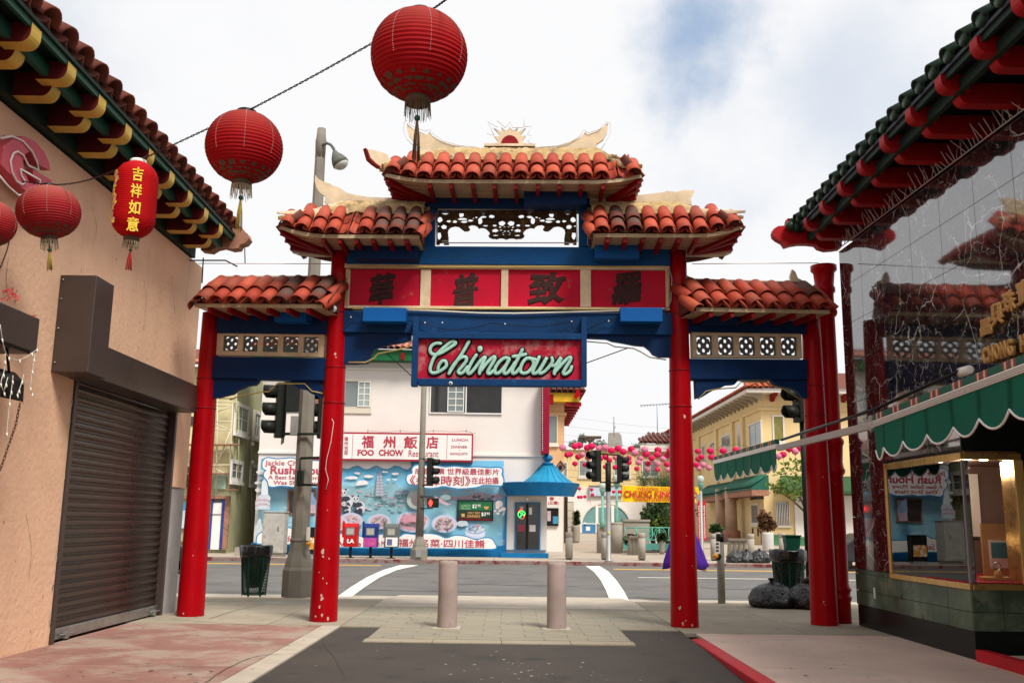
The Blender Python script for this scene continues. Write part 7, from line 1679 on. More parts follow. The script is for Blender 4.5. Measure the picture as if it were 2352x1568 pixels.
# ================================================================ bins and bags
M['bag'] = mat('bin_bag_plastic', (.005, .005, .006), .15, .3, 6, 0, 9, spec=.62)
def _crinkle(m):
    n, l, b = m.node_tree.nodes, m.node_tree.links, m.node_tree.nodes['Principled BSDF']
    c = n.new('ShaderNodeTexCoord'); mp = n.new('ShaderNodeMapping'); mp.inputs['Scale'].default_value = (1, 1, .45); l.new(c.outputs['Object'], mp.inputs['Vector'])
    t = n.new('ShaderNodeTexNoise'); t.inputs['Scale'].default_value = 9; t.inputs['Detail'].default_value = 3; t.inputs['Distortion'].default_value = 2.2; l.new(mp.outputs[0], t.inputs['Vector'])
    bp = n.new('ShaderNodeBump'); bp.inputs['Strength'].default_value = .9; bp.inputs['Distance'].default_value = .05; l.new(t.outputs['Fac'], bp.inputs['Height']); l.new(bp.outputs[0], b.inputs['Normal'])
_crinkle(M['bag'])
def bag(P, rx, ry, rz, lab, seed, knot=True, grp=None):
    o_ = V((seed * 7.3, seed * 3.1, 0)); b = MB(); n, m = 56, 30; q = []
    for i in range(m + 1):
        u = i / m                               # 0 at the ground, 1 at the gathered neck
        r = math.sin(math.pi * min(1, .16 + u * .86)) ** .55 * (1 - .25 * u) if u < .9 else .30 * (1 - u) / .1 + .06
        z = (1 - math.cos(math.pi * u * .92)) / 2 * 1.05
        for k in range(n):
            a = 2 * math.pi * k / n; d = V((math.cos(a), math.sin(a), z * 1.6))
            f_ = 1 + .17 * noise.noise(d * 1.3 + o_) + .07 * noise.noise(d * 3.2 - o_) + (.05 * u * u) * math.sin(a * 10 + 3 * noise.noise(d * 2 + o_)) + .03 * noise.noise(d * 7 + o_)
            q.append(V(P) + V((rx * r * f_ * math.cos(a), ry * r * f_ * math.sin(a), rz * (z + .08 * noise.noise(d * 2.2 + o_) * u))))
    b.add(q, [(i * n + k, i * n + (k + 1) % n, (i + 1) * n + (k + 1) % n, (i + 1) * n + k) for i in range(m) for k in range(n)], True)
    t = thing('rubbish_bag', lab, 'rubbish bag', tuple(P), grp); b.build('sack', M['bag'], t)
    if knot:
        kb_ = MB(); c = V(P) + V((0, 0, rz * 1.04))
        for i in range(6):
            a = 1.047 * i + seed; s_ = random.uniform(.7, 1.2)
            kb_.add([c + V((.015 * math.cos(a), .015 * math.sin(a), -.03)), c + V((.075 * s_ * math.cos(a), .075 * s_ * math.sin(a), .06 * s_)), c + V((.065 * s_ * math.cos(a + .9), .065 * s_ * math.sin(a + .9), .075)), c + V((.015 * math.cos(a + .9), .015 * math.sin(a + .9), -.03))], [(0, 1, 2, 3)], True)
        kb_.build('knot', M['bag'], t)
    return t
bag((4.80, 17.98, 0), .47, .40, .43, 'shiny black rubbish bag, left one heaped before the right bin', 1, grp='black rubbish bags by the right bin'); bag((5.48, 17.85, 0), .54, .44, .45, 'bulging black rubbish bag, right one partly behind the outer right pillar', 2, grp='black rubbish bags by the right bin')
g3 = 'black rubbish bags on the far kerb'
bag(tuple(V(at(1689, 1290, Y=38.2)) * V((1, 0, 0)).x if False else (at(1689, 1290, Y=38.3).x, 38.3, 0)), .42, .35, .42, 'leftmost dark rubbish bag lying on the far kerb', 3, False, g3); bag((at(1716, 1290, Y=38.4).x, 38.4, 0), .46, .35, .44, 'middle dark rubbish bag lying on the far kerb', 4, True, g3); bag((at(1745, 1290, Y=38.3).x, 38.3, 0), .46, .38, .48, 'rightmost dark rubbish bag on the far kerb with a tied top', 5, True, g3)
def mesh_bin(P, r0, r1, h, lab, inside):
    P = V(P); t = thing('mesh_bin', lab, 'litter bin', tuple(P), 'mesh litter bins on the near pavement')
    w_ = MB(); n = 40
    for s_ in (1, -1):
        for k in range(n):
            pts = []
            for j in range(7): u = j / 6; a = 2 * math.pi * (k / n) + s_ * u * 1.3; r = r0 + (r1 - r0) * u; pts.append(P + V((r * math.cos(a), r * math.sin(a), .04 + (h - .04) * u)))
            w_.tube(pts, .004, 4, False)
    w_.build('mesh', M['bin'], t)
    f_ = MB()
    for z in (.04, h * .96): u = z / h; r = r0 + (r1 - r0) * u; f_.tube([P + V((r * math.cos(a), r * math.sin(a), z)) for a in [2 * math.pi * k / 28 for k in range(29)]], .014, 6)
    for k in range(6): a = 2 * math.pi * k / 6 + .3; f_.beam(P + V((r0 * math.cos(a), r0 * math.sin(a), .0)), P + V((r1 * math.cos(a), r1 * math.sin(a), h)), .035, .012)
    f_.build('frame', M['bin'], t)
    lb_ = MB(); lb_.lathe([(.001, h * .16), (r0 * .62, h * .18), (r0 * .85, h * .36), (r1 * .93, h * .8), (r1 * .99, h * .98), (r1 * 1.05, h * 1.03), (r1 * 1.08, h * 1.0), (r1 * 1.06, h * .86), (r1 * 1.03, h * .80)], P, 36)
    for v in lb_.v:
        a = math.atan2(v.y - P.y, v.x - P.x); v += V((math.cos(a), math.sin(a), 0)) * (.012 * math.sin(a * 13) + .02 * noise.noise(v * 6)) + V((0, 0, .03 * noise.noise(v * 5)))
    lb_.build('liner', M['trashbag'], t)
    return t
mesh_bin((-4.90, 19.0, -.0), .22, .285, .93, 'dark green mesh litter bin with black liner beside the lamp post', 0)
mesh_bin((5.33, 18.75, 0), .25, .32, .98, 'dark mesh litter bin with black liner among rubbish bags on the right', 1)
gp_ = thing('recycling_bin', 'dark green plastic recycling tub standing in the right mesh bin', 'recycling tub', (5.42, 18.78, .93))
b = MB(); P_ = [(-.115, -.09, .0), (.115, -.09, .0), (.115, .09, .0), (-.115, .09, .0), (-.145, -.12, .34), (.145, -.12, .34), (.145, .12, .34), (-.145, .12, .34)]; b.add([V(p) + V((5.42, 18.78, .93)) for p in P_], [(0, 3, 2, 1), (0, 1, 5, 4), (1, 2, 6, 5), (2, 3, 7, 6), (3, 0, 4, 7)]); b.build('tub', mat('tub_green', (.008, .075, .045), .4, .2), gp_)
b = MB()
for a_, c_ in (((-.15, -.125), (.15, -.125)), ((.15, -.125), (.15, .125)), ((.15, .125), (-.15, .125)), ((-.15, .125), (-.15, -.125))): b.beam(V((5.42 + a_[0], 18.78 + a_[1], 1.27)), V((5.42 + c_[0], 18.78 + c_[1], 1.27)), .02, .025)
b.build('rim', mat('tub_green_dark', (.006, .05, .03), .4, .2), gp_); MB().add([(5.47, 18.672, .95), (5.53, 18.676, .95), (5.53, 18.668, 1.04)], [(0, 1, 2)]).build('paper_scrap', M['whitepaint'], gp_)
b = MB(); b.lathe([(.05, 0), (.05, .16), (.045, .17)], (0, 0, 0), 12); o_ = tag(b.build('paper_cup', mat('dark_cup', (.05, .035, .03), .5), None), 'dark drinks cup lying tilted on the bags by the outer right pillar', 'cup'); o_.location = at(1845, 1337, Y=17.9); o_.rotation_euler = (.9, .8, 0)
# ================================================================ newspaper boxes, cabinet
def newsbox(x, m, lab, ad):
    P = V((at(x, 1270, Y=38.2).x, 38.2, 0)); t = thing('newspaper_box', lab, 'newspaper box', tuple(P), 'newspaper boxes on the far kerb')
    bx = lambda x0, x1, y0, y1, z0, z1, n, mm, bv=.01: MB().box(P.x + x0, P.x + x1, P.y + y0, P.y + y1, z0, z1).build(n, mm, t, bv)
    b = MB(); b.prism([(P.x - .27, P.y - .22, .42), (P.x - .27, P.y + .22, .42), (P.x - .27, P.y + .22, 1.32), (P.x - .27, P.y - .10, 1.32), (P.x - .27, P.y - .22, 1.20)], (.54, 0, 0)); b.build('case', m, t, .02)
    bx(-.33, -.272, -.20, .05, .78, 1.40, 'coin_box', m); bx(-.18, .16, -.232, -.221, .86, 1.16, 'window', M['glass']); bx(-.14, .12, -.236, -.233, .90, 1.12, 'newspaper', mat('newsprint', (.40, .37, .32), .8, .4, 12)); bx(-.05, .05, -.05, .05, .03, .42, 'post', M['black']); bx(-.15, .15, -.15, .15, 0, .03, 'foot', M['black'])
    return t, P
nred = mat('news_red', (.46, .012, .015), .4, .15); nblue = mat('news_blue', (.012, .03, .17), .4, .15); ngrey = mat('news_grey', (.11, .12, .115), .45, .2)
t, P = newsbox(805, nred, 'red newspaper box on a post, nearest the inner left gate pillar', 0); ft_ = front(37.97)
pxtext('lettering', 'LA', ft_, .005, (797, 1237, 814, 1247), .004, M['whitepaint'], t, .06)
t, P = newsbox(851, nblue, 'dark blue newspaper box with a magenta poster, middle of the three', 1)
MB().box(P.x - .24, P.x + .25, P.y - .228, P.y - .222, .44, .78).build('poster', mat('magenta_ad', (.45, .06, .30), .5, .4, 9, wear=(.75, .25, .08), wscale=6, wlo=.55, whi=.65), t)
t, P = newsbox(899, ngrey, 'grey newspaper box with a white front panel, rightmost of the three', 2)
MB().box(P.x - .21, P.x + .25, P.y - .228, P.y - .222, .46, .80).build('poster', M['whitepaint'], t); MB().box(P.x - .16, P.x + .04, P.y - .232, P.y - .229, .50, .74).build('picture', mat('blue_ad', (.12, .14, .30), .5, .5, 12), t)
uc = thing('utility_cabinet', 'tall pale grey stained utility cabinet standing before the mural', 'utility cabinet', (at(627, 1265, Y=38.4).x, 38.4, 0))
x0_, x1_ = at(602, 1220, Y=38.2).x, at(645, 1220, Y=38.2).x; z1_ = at(625, 1176, Y=38.2).z
CAB = mat('cabinet_grey', (.42, .40, .36), .7, .3, 3, .1, 40, grime=((.20, .19, .17), 5, .56))
MB().box(x0_, x1_ + .12, 38.2, 38.9, .14, z1_).build('case', CAB, uc, .02); MB().box(x0_ - .02, x1_ + .15, 38.17, 38.93, z1_, z1_ + .04).build('lid', CAB, uc, .01); MB().box(x0_ + .04, x1_ - .02, 38.185, 38.199, .2, z1_ - .06).build('door', CAB, uc, .005); MB().box(x0_ + .1, x1_ + .1, 38.25, 38.85, 0, .14).build('plinth', M['postconc'], uc)
MB().box(x1_ - .12, x1_ - .07, 38.16, 38.185, 1.0, 1.16).build('handle', M['steel'], uc)
b = MB(); b.box(-10.9, -10.35, 38.9, 39.3, 0, .32); tag(b.build('crate', mat('grey_crate', (.34, .30, .26), .8, .2), None, .01), 'small grey box on the pavement at the mural left corner', 'box')
b = MB(); q = at(711, 1244, Y=38.4); b.box(q.x - .3, q.x + .35, 38.3, 38.7, .12, 1.15); o_ = tag(b.build('vending_rack', M['black'], None, .02), 'black news rack with a colourful poster half hidden behind the inner left pillar', 'news rack'); MB().box(q.x - .25, q.x + .3, 38.28, 38.299, .3, .75).build('poster', mat('orange_ad', (.65, .28, .05), .5, .5, 8, wear=(.75, .7, .6), wscale=6, wlo=.5, whi=.6), o_); bb = MB(); bb.box(q.x - .25, q.x + .3, 38.32, 38.68, 0, .12); bb.build('foot', M['galv'], o_)
# ================================================================ plaza furniture
def plaza_bollard(x, Y, lab, h=1.08, slim=False):
    P = V((at(x, 1255, Y=Y).x, Y, pz(Y))); t = thing('plaza_bollard', lab, 'bollard', tuple(P), 'grey plaza bollards')
    b = MB(); b.lathe([(.15, .05), (.15, h - .22), (.135, h - .21), (.135, h - .19), (.15, h - .18), (.15, h - .02), (.13, h), (.0, h)], P, 14); b.build('post', M['bollardgrey'], t); MB().lathe([(.12, 0), (.12, .05)], P, 12).build('base', M['black'], t)
for x, Y, l in ((1307, 39.3, 'grey plaza bollard just right of the mural restaurant entrance'), (1389, 39.6, 'grey plaza bollard directly behind the plaza signal pole'), (1474, 39.6, 'grey plaza bollard standing before the stone bench'), (1640, 40.2, 'grey plaza bollard right of the inner right gate pillar'), (1725, 41.5, 'grey plaza bollard at the end of the right bench'), (1797, 43.5, 'grey plaza bollard above the green recycling tub')): plaza_bollard(x, Y, l)
def plaza_lamp(x, y0, y1, yb, Y, lab, m='lampgreen', big=1.0):
    P = V((at(x, yb, Y=Y).x, Y, max(pz(Y), at(x, yb, Y=Y).z))); t = thing('plaza_lamp', lab, 'lamp post', tuple(P), 'plaza lamp posts')
    zt, zl = at(x, y0, Y=Y).z, at(x, y1, Y=Y).z; r = (zt - zl) * .42
    MB().lathe([(.14, P.z - .1), (.10, P.z + .25), (.07, P.z + .3), (.06, zl - .25)], P * V((1, 1, 0)).length if False else (P.x, Y, 0), 10).build('post', M[m], t)
    MB().lathe([(.06, zl - .26), (r * .7, zl - .06), (r * .95, zl), (r * .95, zl + .04)], (P.x, Y, 0), 14).build('collar', M['lampgreen'], t)
    MB().lathe([(r * .92, zl + .04), (r, zt - .12), (r * .9, zt - .05), (r * .4, zt)], (P.x, Y, 0), 14).build('globe', M['lampglobe'], t)
M['lampgreen'] = mat('lamp_green', (.16, .38, .30), .5, .15); M['lampglobe'] = mat('lamp_globe', (.42, .50, .46), .3, .1)
plaza_lamp(1384, 1108, 1126, 1206, 46, 'pale green plaza lamp post left of the signal pole with lower globe'); plaza_lamp(1417, 1090, 1110, 1203, 48, 'pale green plaza lamp post right of the signal pole with taller globe'); plaza_lamp(1613, 1092, 1112, 1285, 39.8, 'plaza lamp post with silver shaft beside the red vertical banner', 'galv')
PC = mat('planter_concrete', (.33, .30, .25), .85, .2, 2, .2, 40)
def drum(x0, x1, y0, y1, Y, lab, name='planter_drum'):
    f = front(Y); s0, s1, z0, z1 = f.rect(x0, y0, x1, y1); r = (s1 - s0) / 2
    b = MB(); b.lathe([(r, min(z0, pz(Y))), (r, z1 - .12), (r * .96, z1 - .1), (r * 1.03, z1 - .08), (r * 1.03, z1), (.0, z1)], ((s0 + s1) / 2, Y + r, 0), 20); return tag(b.build(name, PC, None), lab, 'pedestal')
drum(1371, 1387, 1202, 1247, 46, 'narrow round concrete lamp pedestal behind the plaza bollard'); drum(1386, 1398, 1199, 1250, 47, 'concrete lamp pedestal partly behind the signal pole'); drum(1400, 1432, 1199, 1256, 46, 'wide round concrete planter drum right of the signal pole')
f47 = front(47.5); pw = thing('planter_wall', 'grey concrete planter wall with panel joints before the bushes', 'planter', (at(1462, 1240, Y=47.5).x, 47.5, 0)); B(f47, (1433, 1196, 1492, 1252), -.8, 0, 'wall', PC, pw); B(f47, (1431, 1192, 1494, 1197), -.85, .06, 'coping', PC, pw); B(f47, (1432, 1248, 1550, 1262), -1.0, .1, 'plinth', mat('turquoise_plinth', (.13, .42, .36), .6), pw)
ra = thing('railing', 'turquoise metal railing with circle motifs in front of the planter bushes', 'railing', (at(1490, 1240, Y=46.8).x, 46.8, 0)); f46 = front(46.8); RL_ = mat('turquoise_rail', (.12, .42, .32), .5, .15)
b = MB()
def rl2(pts, r=.025): b.tube([at(*p, Y=46.8) for p in pts], r, 5)
rl2([(1436, 1211), (1548, 1211)]); rl2([(1436, 1239), (1548, 1240)]); 
for x in (1436, 1462, 1498, 1514, 1536, 1548): rl2([(x, 1210), (x, 1241)])
b.build('rail', RL_, ra); b = MB()
for cx_ in (1487, 1516, 1450): 
    for r_ in (13, 8.5, 4): 
        if cx_ == 1450 and r_ < 12: continue
        c0 = at(cx_, 1225, Y=46.8); rr = r_ * 46.8 / 2200; b.tube([c0 + V((rr * math.cos(a), 0, rr * math.sin(a))) for a in [2 * math.pi * k / 20 for k in range(21)]], .02, 4)
b.build('circle_motif', RL_, ra)
def bench(r, Y, lab, legs):
    f = front(Y); s0, s1, z0, z1 = f.rect(*r); t = thing('stone_bench', lab, 'bench', tuple(f.pt((s0 + s1) / 2, 0, pz(Y)))); MB().fbox(f, s0, s1, -.25, .25, z1 - .12, z1).build('seat', mat('bench_stone', (.16, .13, .11), .8, .2), t, .02)
    for k in range(legs): s_ = s0 + (s1 - s0) * (k + .5) / legs; MB().lathe([(.13, pz(Y)), (.09, z1 - .2), (.15, z1 - .125)], f.pt(s_, 0, 0), 8).build('leg', PC, t)
bench((1443, 1230, 1476, 1252), 44.5, 'curved dark stone bench in front of the planter wall', 4); bench((1772 - 2, 1234, 1823, 1258), 44, 'long dark stone bench by the yellow corner building', 4) if False else bench((1771 - 0, 1233, 1822, 1257), 44, 'long dark stone bench by the yellow corner building', 5) if False else bench((1670, 1236, 1716, 1260), 44, 'long dark stone bench between two plaza bollards at right', 4)
def pot(x, y0, y1, w_, Y, lab, m, plant_lab, leafm, ph, pw_, name='planter_pot'):
    f = front(Y); P = at(x, y1, Y=Y); zt = at(x, y0, Y=Y).z; zb1 = min(P.z, pz(Y) + .02); r = w_ / 2 * Y / 2200
    t = thing(name, lab, 'planter', (P.x, Y, zb1)); b = MB(); b.lathe([(r * .8, zb1), (r * .97, zb1 + .12), (r, zt - .1), (r * 1.02, zt), (r * .9, zt - .02), (.0, zt - .06)], (P.x, Y, 0), 18); b.build('pot', m, t)
    hz = ph * Y / 2200; hw = pw_ / 2 * Y / 2200
    leafy('potted_shrub', plant_lab, 'shrub', (P.x, Y, zt - .05), [((P.x + hw * random.uniform(-.75, .75), Y + hw * random.uniform(-.4, .4), zt + hz * random.uniform(.15, .95)), hw * random.uniform(.25, .5), hw * .4, hz * random.uniform(.10, .26)) for _ in range(12)] + [((P.x, Y, zt + hz * .45), hw * .6, hw * .6, hz * .4)], leafm, [([(P.x, Y, zt - .06), (P.x + hw * .2, Y, zt + hz * .8)], [.05, .02]), ([(P.x, Y, zt), (P.x - hw * .5, Y, zt + hz * .6)], [.03, .01]), ([(P.x, Y, zt), (P.x + hw * .6, Y, zt + hz * .5)], [.03, .01])], 46, .22, core=.05)
WP = mat('white_pot', (.58, .56, .53), .6, .1); pot(1764, 1222, 1252, 26, 50, 'large white round planter pot by the yellow building door', WP, 'russet feathery shrub growing in the white planter pot', 'leafred', 36, 34)
pot(1645, 1222, 1250, 22, 53, 'grey planter pot behind the plaza bollard at right', PC, 'low green shrub in the grey planter pot at right', 'leafdark', 13, 24); pot(1322, 1206, 1226, 20, 60, 'grey planter pot by the iron gate near the annex', PC, 'slim dark shrub in the pot by the iron gate', 'leafdark', 33, 15); pot(1520, 1239, 1251, 13, 45.8, 'small square grey plant pot hung on the turquoise plinth', PC, 'small weedy plant in the little grey pot', 'leafdark', 6, 10)
# iron gate
ig = thing('iron_gate', 'tall open ironwork gate leaf between annex and arched shop', 'gate', (at(1312, 1215, Y=58).x, 58, .2)); b = MB()
for k in range(7): b.tube([at(1304 + 2.2 * k, 1220, Y=58), at(1304 + 2.2 * k, 1152, Y=58)], .02, 4)
for y in (1152, 1172, 1190, 1210, 1220): b.tube([at(1304, y, Y=58), at(1317, y, Y=58)], .025, 4)
b.build('ironwork', mat('gate_iron', (.25, .20, .12), .6), ig)
b = MB(); b.box(at(1291, 1200, Y=59).x, at(1304, 1200, Y=59).x, 59, 60, .1, at(1298, 1140, Y=59).z); tag(b.build('dark_doorway', M['glassdark'], None), 'dark doorway opening between annex and iron gate', 'doorway')
# bushes and trees of the plaza
def cr(x, y, Y): return at(x, y, Y=Y)
p = cr(1512, 1185, 49); leafy('bush', 'dense green bush rising behind the turquoise railing', 'bush', (p.x, 49, .1), [(p, 1.0, .8, .75), (p + V((-.4, 0, -.4)), .6, .6, .6), (p + V((.5, 0, .3)), .7, .6, .5), (p + V((.6, 0, -.4)), .6, .6, .6)], 'leafdark', [([(p.x, 49, .1), (p.x, 49, p.z)], [.08, .04])], 700, .22)
p = cr(1521, 1208, 48.6); leafy('bush', 'lighter green low bush right against the turquoise railing', 'bush', (p.x, 48.6, .1), [(p, .8, .5, .5), (p + V((.3, 0, .3)), .5, .5, .4)], 'foliage', None, 350, .2)
p = cr(1452, 1240, 46.4); leafy('bush', 'small spiky plant at the foot of the planter wall', 'plant', (p.x, 46.4, .1), [(p, .35, .3, .22)], 'leafdark', None, 120, .3)
p = cr(1560, 1185, 47); leafy('bush', 'dark bush hidden mostly behind the inner right pillar', 'bush', (p.x, 47, .1), [(p, .9, .6, 1.0)], 'leafdark', None, 300, .22)
for x, y, l, rx, rz in ((1478, 1105, 'slim pine top left of the banner lettering', .45, .55), (1511, 1108, 'broader pine top above the middle of the yellow banner', .8, .5), (1533, 1112, 'low pine top above the banner beside the gate pillar', .6, .35)):
    p = cr(x, y, 50); t = thing('pine_tree', l, 'pine tree', (p.x, 50, .1), 'pines behind the yellow banner'); b = MB()
    for _ in range(500):
        c = p + V((random.gauss(0, .45) * rx, random.gauss(0, .4), random.gauss(0, .5) * rz)); d = V((random.gauss(0, .7), random.gauss(0, .7), random.uniform(.1, 1))).normalized() * random.uniform(.18, .34); e = d.orthogonal().normalized() * .012; b.add([c - e, c + e, c + d], [(0, 1, 2)])
    b.build('crown', M['leafdark'], t); MB().tube([(p.x + .5, 50, .1), (p.x + .25, 50, p.z - 1.2), (p.x, 50, p.z)], [.13, .10, .04], 6).build('trunk', M['bark'], t)
def open_tree(base, limbs, puffs, lab, n, s, m='foliage', name='street_tree'):
    t = thing(name, lab, 'tree', tuple(base)); b = MB()
    for P, r in limbs: b.tube(P, r, 6)
    b.build('trunk', M['bark'], t); c = MB()
    for q, r in puffs: foliage(c, q, r * 1.25, r, r * .55, n, s, core=.1)
    c.build('crown', M[m], t); return t
Yt = 44.0; tb = V((at(1868, 1240, Y=Yt).x, Yt, .05))
pf = [(1800, 1083, .5), (1822, 1070, .55), (1842, 1060, .5), (1858, 1072, .6), (1815, 1105, .45), (1785, 1118, .4), (1790, 1128, .35), (1840, 1095, .5), (1862, 1105, .6), (1835, 1125, .45), (1850, 1140, .45), (1870, 1130, .6), (1885, 1100, .6), (1905, 1075, .5), (1908, 1110, .5), (1822, 1132, .35)]
lb_ = [([tb, tb + V((-.05, 0, 1.6)), tb + V((-.2, 0, 2.6))], [.13, .10, .07])] + [([tb + V((-.1, 0, 1.8)), (tb + V((-.1, 0, 1.8))).lerp(at(x, y, Y=Yt), .55) + V((0, 0, .1)), at(x, y, Y=Yt)], [.06, .035, .012]) for x, y, r in pf[::2]]
open_tree(tb, lb_, [(at(x, y, Y=Yt + random.uniform(-.6, .6)), r) for x, y, r in pf], 'airy young street tree with yellow green leaves before the yellow building', 48, .20)
# banner and flags
bn = thing('welcome_banner', 'bright yellow street banner with red Chung King Road lettering', 'banner', tuple(at(1517, 1132, Y=44))); f44 = Frame((0, 44), (1, 44)); YB_ = mat('banner_yellow', (.75, .50, .006), .6, .1, 1, .05, 8); RB_ = flat('banner_red', (.50, .02, .01), .6)
sv = MB(); q = []
for i in range(25):
    x = 1429 + 177 * i / 24; 
    for y in (1115 + .02 * (x - 1429), 1150 + .012 * (x - 1429) + 2): s_, z_ = f44.px(x, y); q.append(f44.pt(s_, .04 * math.sin(i * .9) - .01, z_))
sv.add(q, [(2 * i, 2 * i + 1, 2 * i + 3, 2 * i + 2) for i in range(24)], True); sv.build('cloth', YB_, bn)
pxtext('lettering', 'WELCOME TO LOS ANGELES', f44, .05, (1463, 1119, 1598, 1126.5), .006, RB_, bn, .012); pxtext('lettering', 'CHUNG KING ROAD', f44, .05, (1433, 1127, 1602, 1143), .006, RB_, bn, .03); pxtext('lettering', 'CHINATOWN WEST PLAZA', f44, .05, (1457, 1143, 1590, 1151), .006, RB_, bn, .018)
b = MB(); b.tube([at(1429, 1115, Y=44), at(1405, 1106, Y=44), at(1387, 1104, Y=44)], .01, 4); b.tube([at(1605, 1120, Y=44), at(1614, 1116, Y=41)], .01, 4); b.tube([at(1430, 1150, Y=44), at(1418, 1152, Y=46), at(1386, 1152, Y=46)], .01, 4); b.build('tie_rope', M['black'], bn)
for x0_, x1_, y1_, l in ((1603.5, 1609, 1290, 'narrow red vertical banner with white lettering left of the silver post'), (1614, 1622, 1262, 'narrow red vertical banner with white lettering right of the silver post')):
    f40 = front(40.3); t = thing('vertical_banner', l, 'banner', tuple(at((x0_ + x1_) / 2, 1230, Y=40.3)), 'red vertical banners on the plaza'); B(f40, (x0_, 1150, x1_ - 0, 1240 if x0_ > 1610 else 1285), 0, .02, 'cloth', mat('flag_red', (.50, .015, .03), .6, .1), t)
    s0, s1, z0, z1 = f40.rect((x0_ + x1_) / 2 - 1.6, 1160, (x0_ + x1_) / 2 + 1.6, 1235)
    text('lettering', 'CHINATOWN PLAZA', f40, .022, (0, 1, 0, 1), .004, M['whitepaint'], t, .02, fn=lambda a, bb, n, f=f40, s0=s0, s1=s1, z0=z0, z1=z1: f.pt(s1 - (s1 - s0) * bb, .022 + n, z0 + (z1 - z0) * a))
b = MB(); b.box(at(1600, 1130, Y=42).x, at(1608, 1130, Y=42).x, 42, 42.1, at(1604, 1152, Y=42).z, at(1604, 1134, Y=42).z); tag(b.build('grey_sign', M['galv'], None), 'small grey metal sign under the banner end', 'sign')
# ================================================================ plaza lanterns on strands
zl6 = zm(1360, 1060, 360 / 1882, 300 / 1568); zl7 = z7b
rows = {'top strand': ([(70, 170, 1), (225, 150, 0), (280, 140, 0), (385, 170, 0), (440, 150, 0), (540, 180, 1), (612, 168, 1), (692, 205, 0), (778, 180, 0), (843, 220, 0), (947, 187, 0), (992, 237, 1), (1118, 195, 1), (1135, 250, 0), (1287, 200, 0), (1280, 258, 0), (1440, 205, 0), (1412, 265, 0)], 47, 46),
        'middle strand': ([(12, 245, 0), (130, 262, 0), (168, 250, 0), (270, 285, 0), (320, 258, 1), (395, 300, 1), (550, 310, 0), (612, 285, 0), (665, 328, 0), (750, 295, 1), (912, 303, 0), (915, 355, 0), (1062, 307, 1), (1207, 305, 0), (1355, 315, 1), (1038, 360, 1), (1160, 370, 0), (1280, 375, 1), (1400, 380, 0)], 54, 41),
        'lowest strand': ([(228, 372, 0), (358, 385, 0), (617, 413, 0), (742, 420, 0), (890, 430, 0), (1018, 437, 0), (1150, 445, 1), (1280, 447, 0), (1410, 447, 1)], 61, 36),
        'far arch strand': ([(285, 690, 0), (440, 702, 0), (450, 768, 0), (603, 718, 0), (722, 730, 0), (785, 730, 0), (812, 730, 0), (275, 798, 0), (308, 798, 0), (355, 793, 0)], 78, 24),
        'right hand strand': ([(1795, 212, 0), (1840, 285, 0), (1800, 315, 0), (1865, 385, 1), (1775, 385, 0), (1808, 432, 1)], 50, 42)}
pinkl = mat('plaza_lantern_red', (.60, .008, .085), .6, .2, 6, .05, 20); fadl = mat('plaza_lantern_pink', (.58, .17, .28), .6, .25, 6, .05, 20); gold_l = flat('lantern_tip', (.45, .32, .10), .6)
def small_lantern_mesh(m):
    b = MB(); pr = []
    for i in range(13): a = math.pi * (.09 + .82 * i / 12); pr.append((.5 * math.sin(a) ** .8 - (.012 if i % 2 else 0), .41 * math.cos(a)))
    b.lathe(pr[::-1], (0, 0, 0), 16); return b.mesh('paper', m)
SM = [small_lantern_mesh(pinkl), small_lantern_mesh(fadl)]
tipb = MB(); tipb.lathe([(.13, -.50), (.15, -.39)], (0, 0, 0), 8); tipb.lathe([(.14, .39), (.14, .43)], (0, 0, 0), 8); TIP = tipb.mesh('ring', gold_l)
tsb = MB(); tsb.tube([(0, 0, -.45), (0, 0, -.62)], .03, 4); tsb.tube([(0, 0, -.62), (0, 0, -1.15)], [.045, .02], 4); TSM = tsb.mesh('tassel', gold_l)
ordw = ['first', 'second', 'third', 'fourth', 'fifth', 'sixth', 'seventh', 'eighth', 'ninth', 'tenth', 'eleventh', 'twelfth', 'thirteenth', 'fourteenth', 'fifteenth', 'sixteenth', 'seventeenth', 'eighteenth', 'nineteenth', 'twentieth']
def put_lantern(P, d, f_, lab):
    t = thing('plaza_lantern', lab, 'lantern', tuple(P), 'small paper lanterns strung over the plaza')
    for nm, me in (('paper', SM[f_]), ('ring', TIP), ('tassel', TSM)):
        o = link(nm, me, t, Matrix.Translation(P) @ Matrix.Diagonal((d, d, d, 1)))
    t.rotation_euler.z = random.uniform(0, 6)
allp = {}
for rn, (pts, Y, wpx) in rows.items():
    pts = sorted(pts); 
    for k, (zx, zy, f_) in enumerate(pts):
        x, y = zl6(zx, zy); Yk = Y + random.uniform(-1.5, 1.5); x_w = {47: 17.2, 54: 15, 61: 13, 78: 8.6, 50: 14.5}[Y]
        P = at(x, y, Y=Yk); put_lantern(P, x_w * Yk / 2200 * random.uniform(.96, 1.04), f_, '%s plaza lantern, %s from the left on the %s' % ('faded pink' if f_ else 'pinkish red', ordw[k], rn)); allp.setdefault(rn, []).append(P)
pts7 = [(232, 627, 0), (330, 627, 0), (428, 620, 0), (242, 675, 0), (180, 735, 1), (222, 757, 1), (835, 612, 0), (920, 605, 0), (882, 632, 1), (790, 655, 0), (755, 670, 1), (1140, 585, 0)]
for k, (zx, zy, f_) in enumerate(sorted(pts7)):
    x, y = z7b(zx, zy); P = at(x, y, Y=46); put_lantern(P, (17 if zy < 700 else 14) * 46 / 2200, f_, '%s plaza lantern, %s from the left of those before the yellow building' % ('faded pink' if f_ else 'pinkish red', ordw[k])); allp.setdefault('yellow', []).append(P)
b = MB()
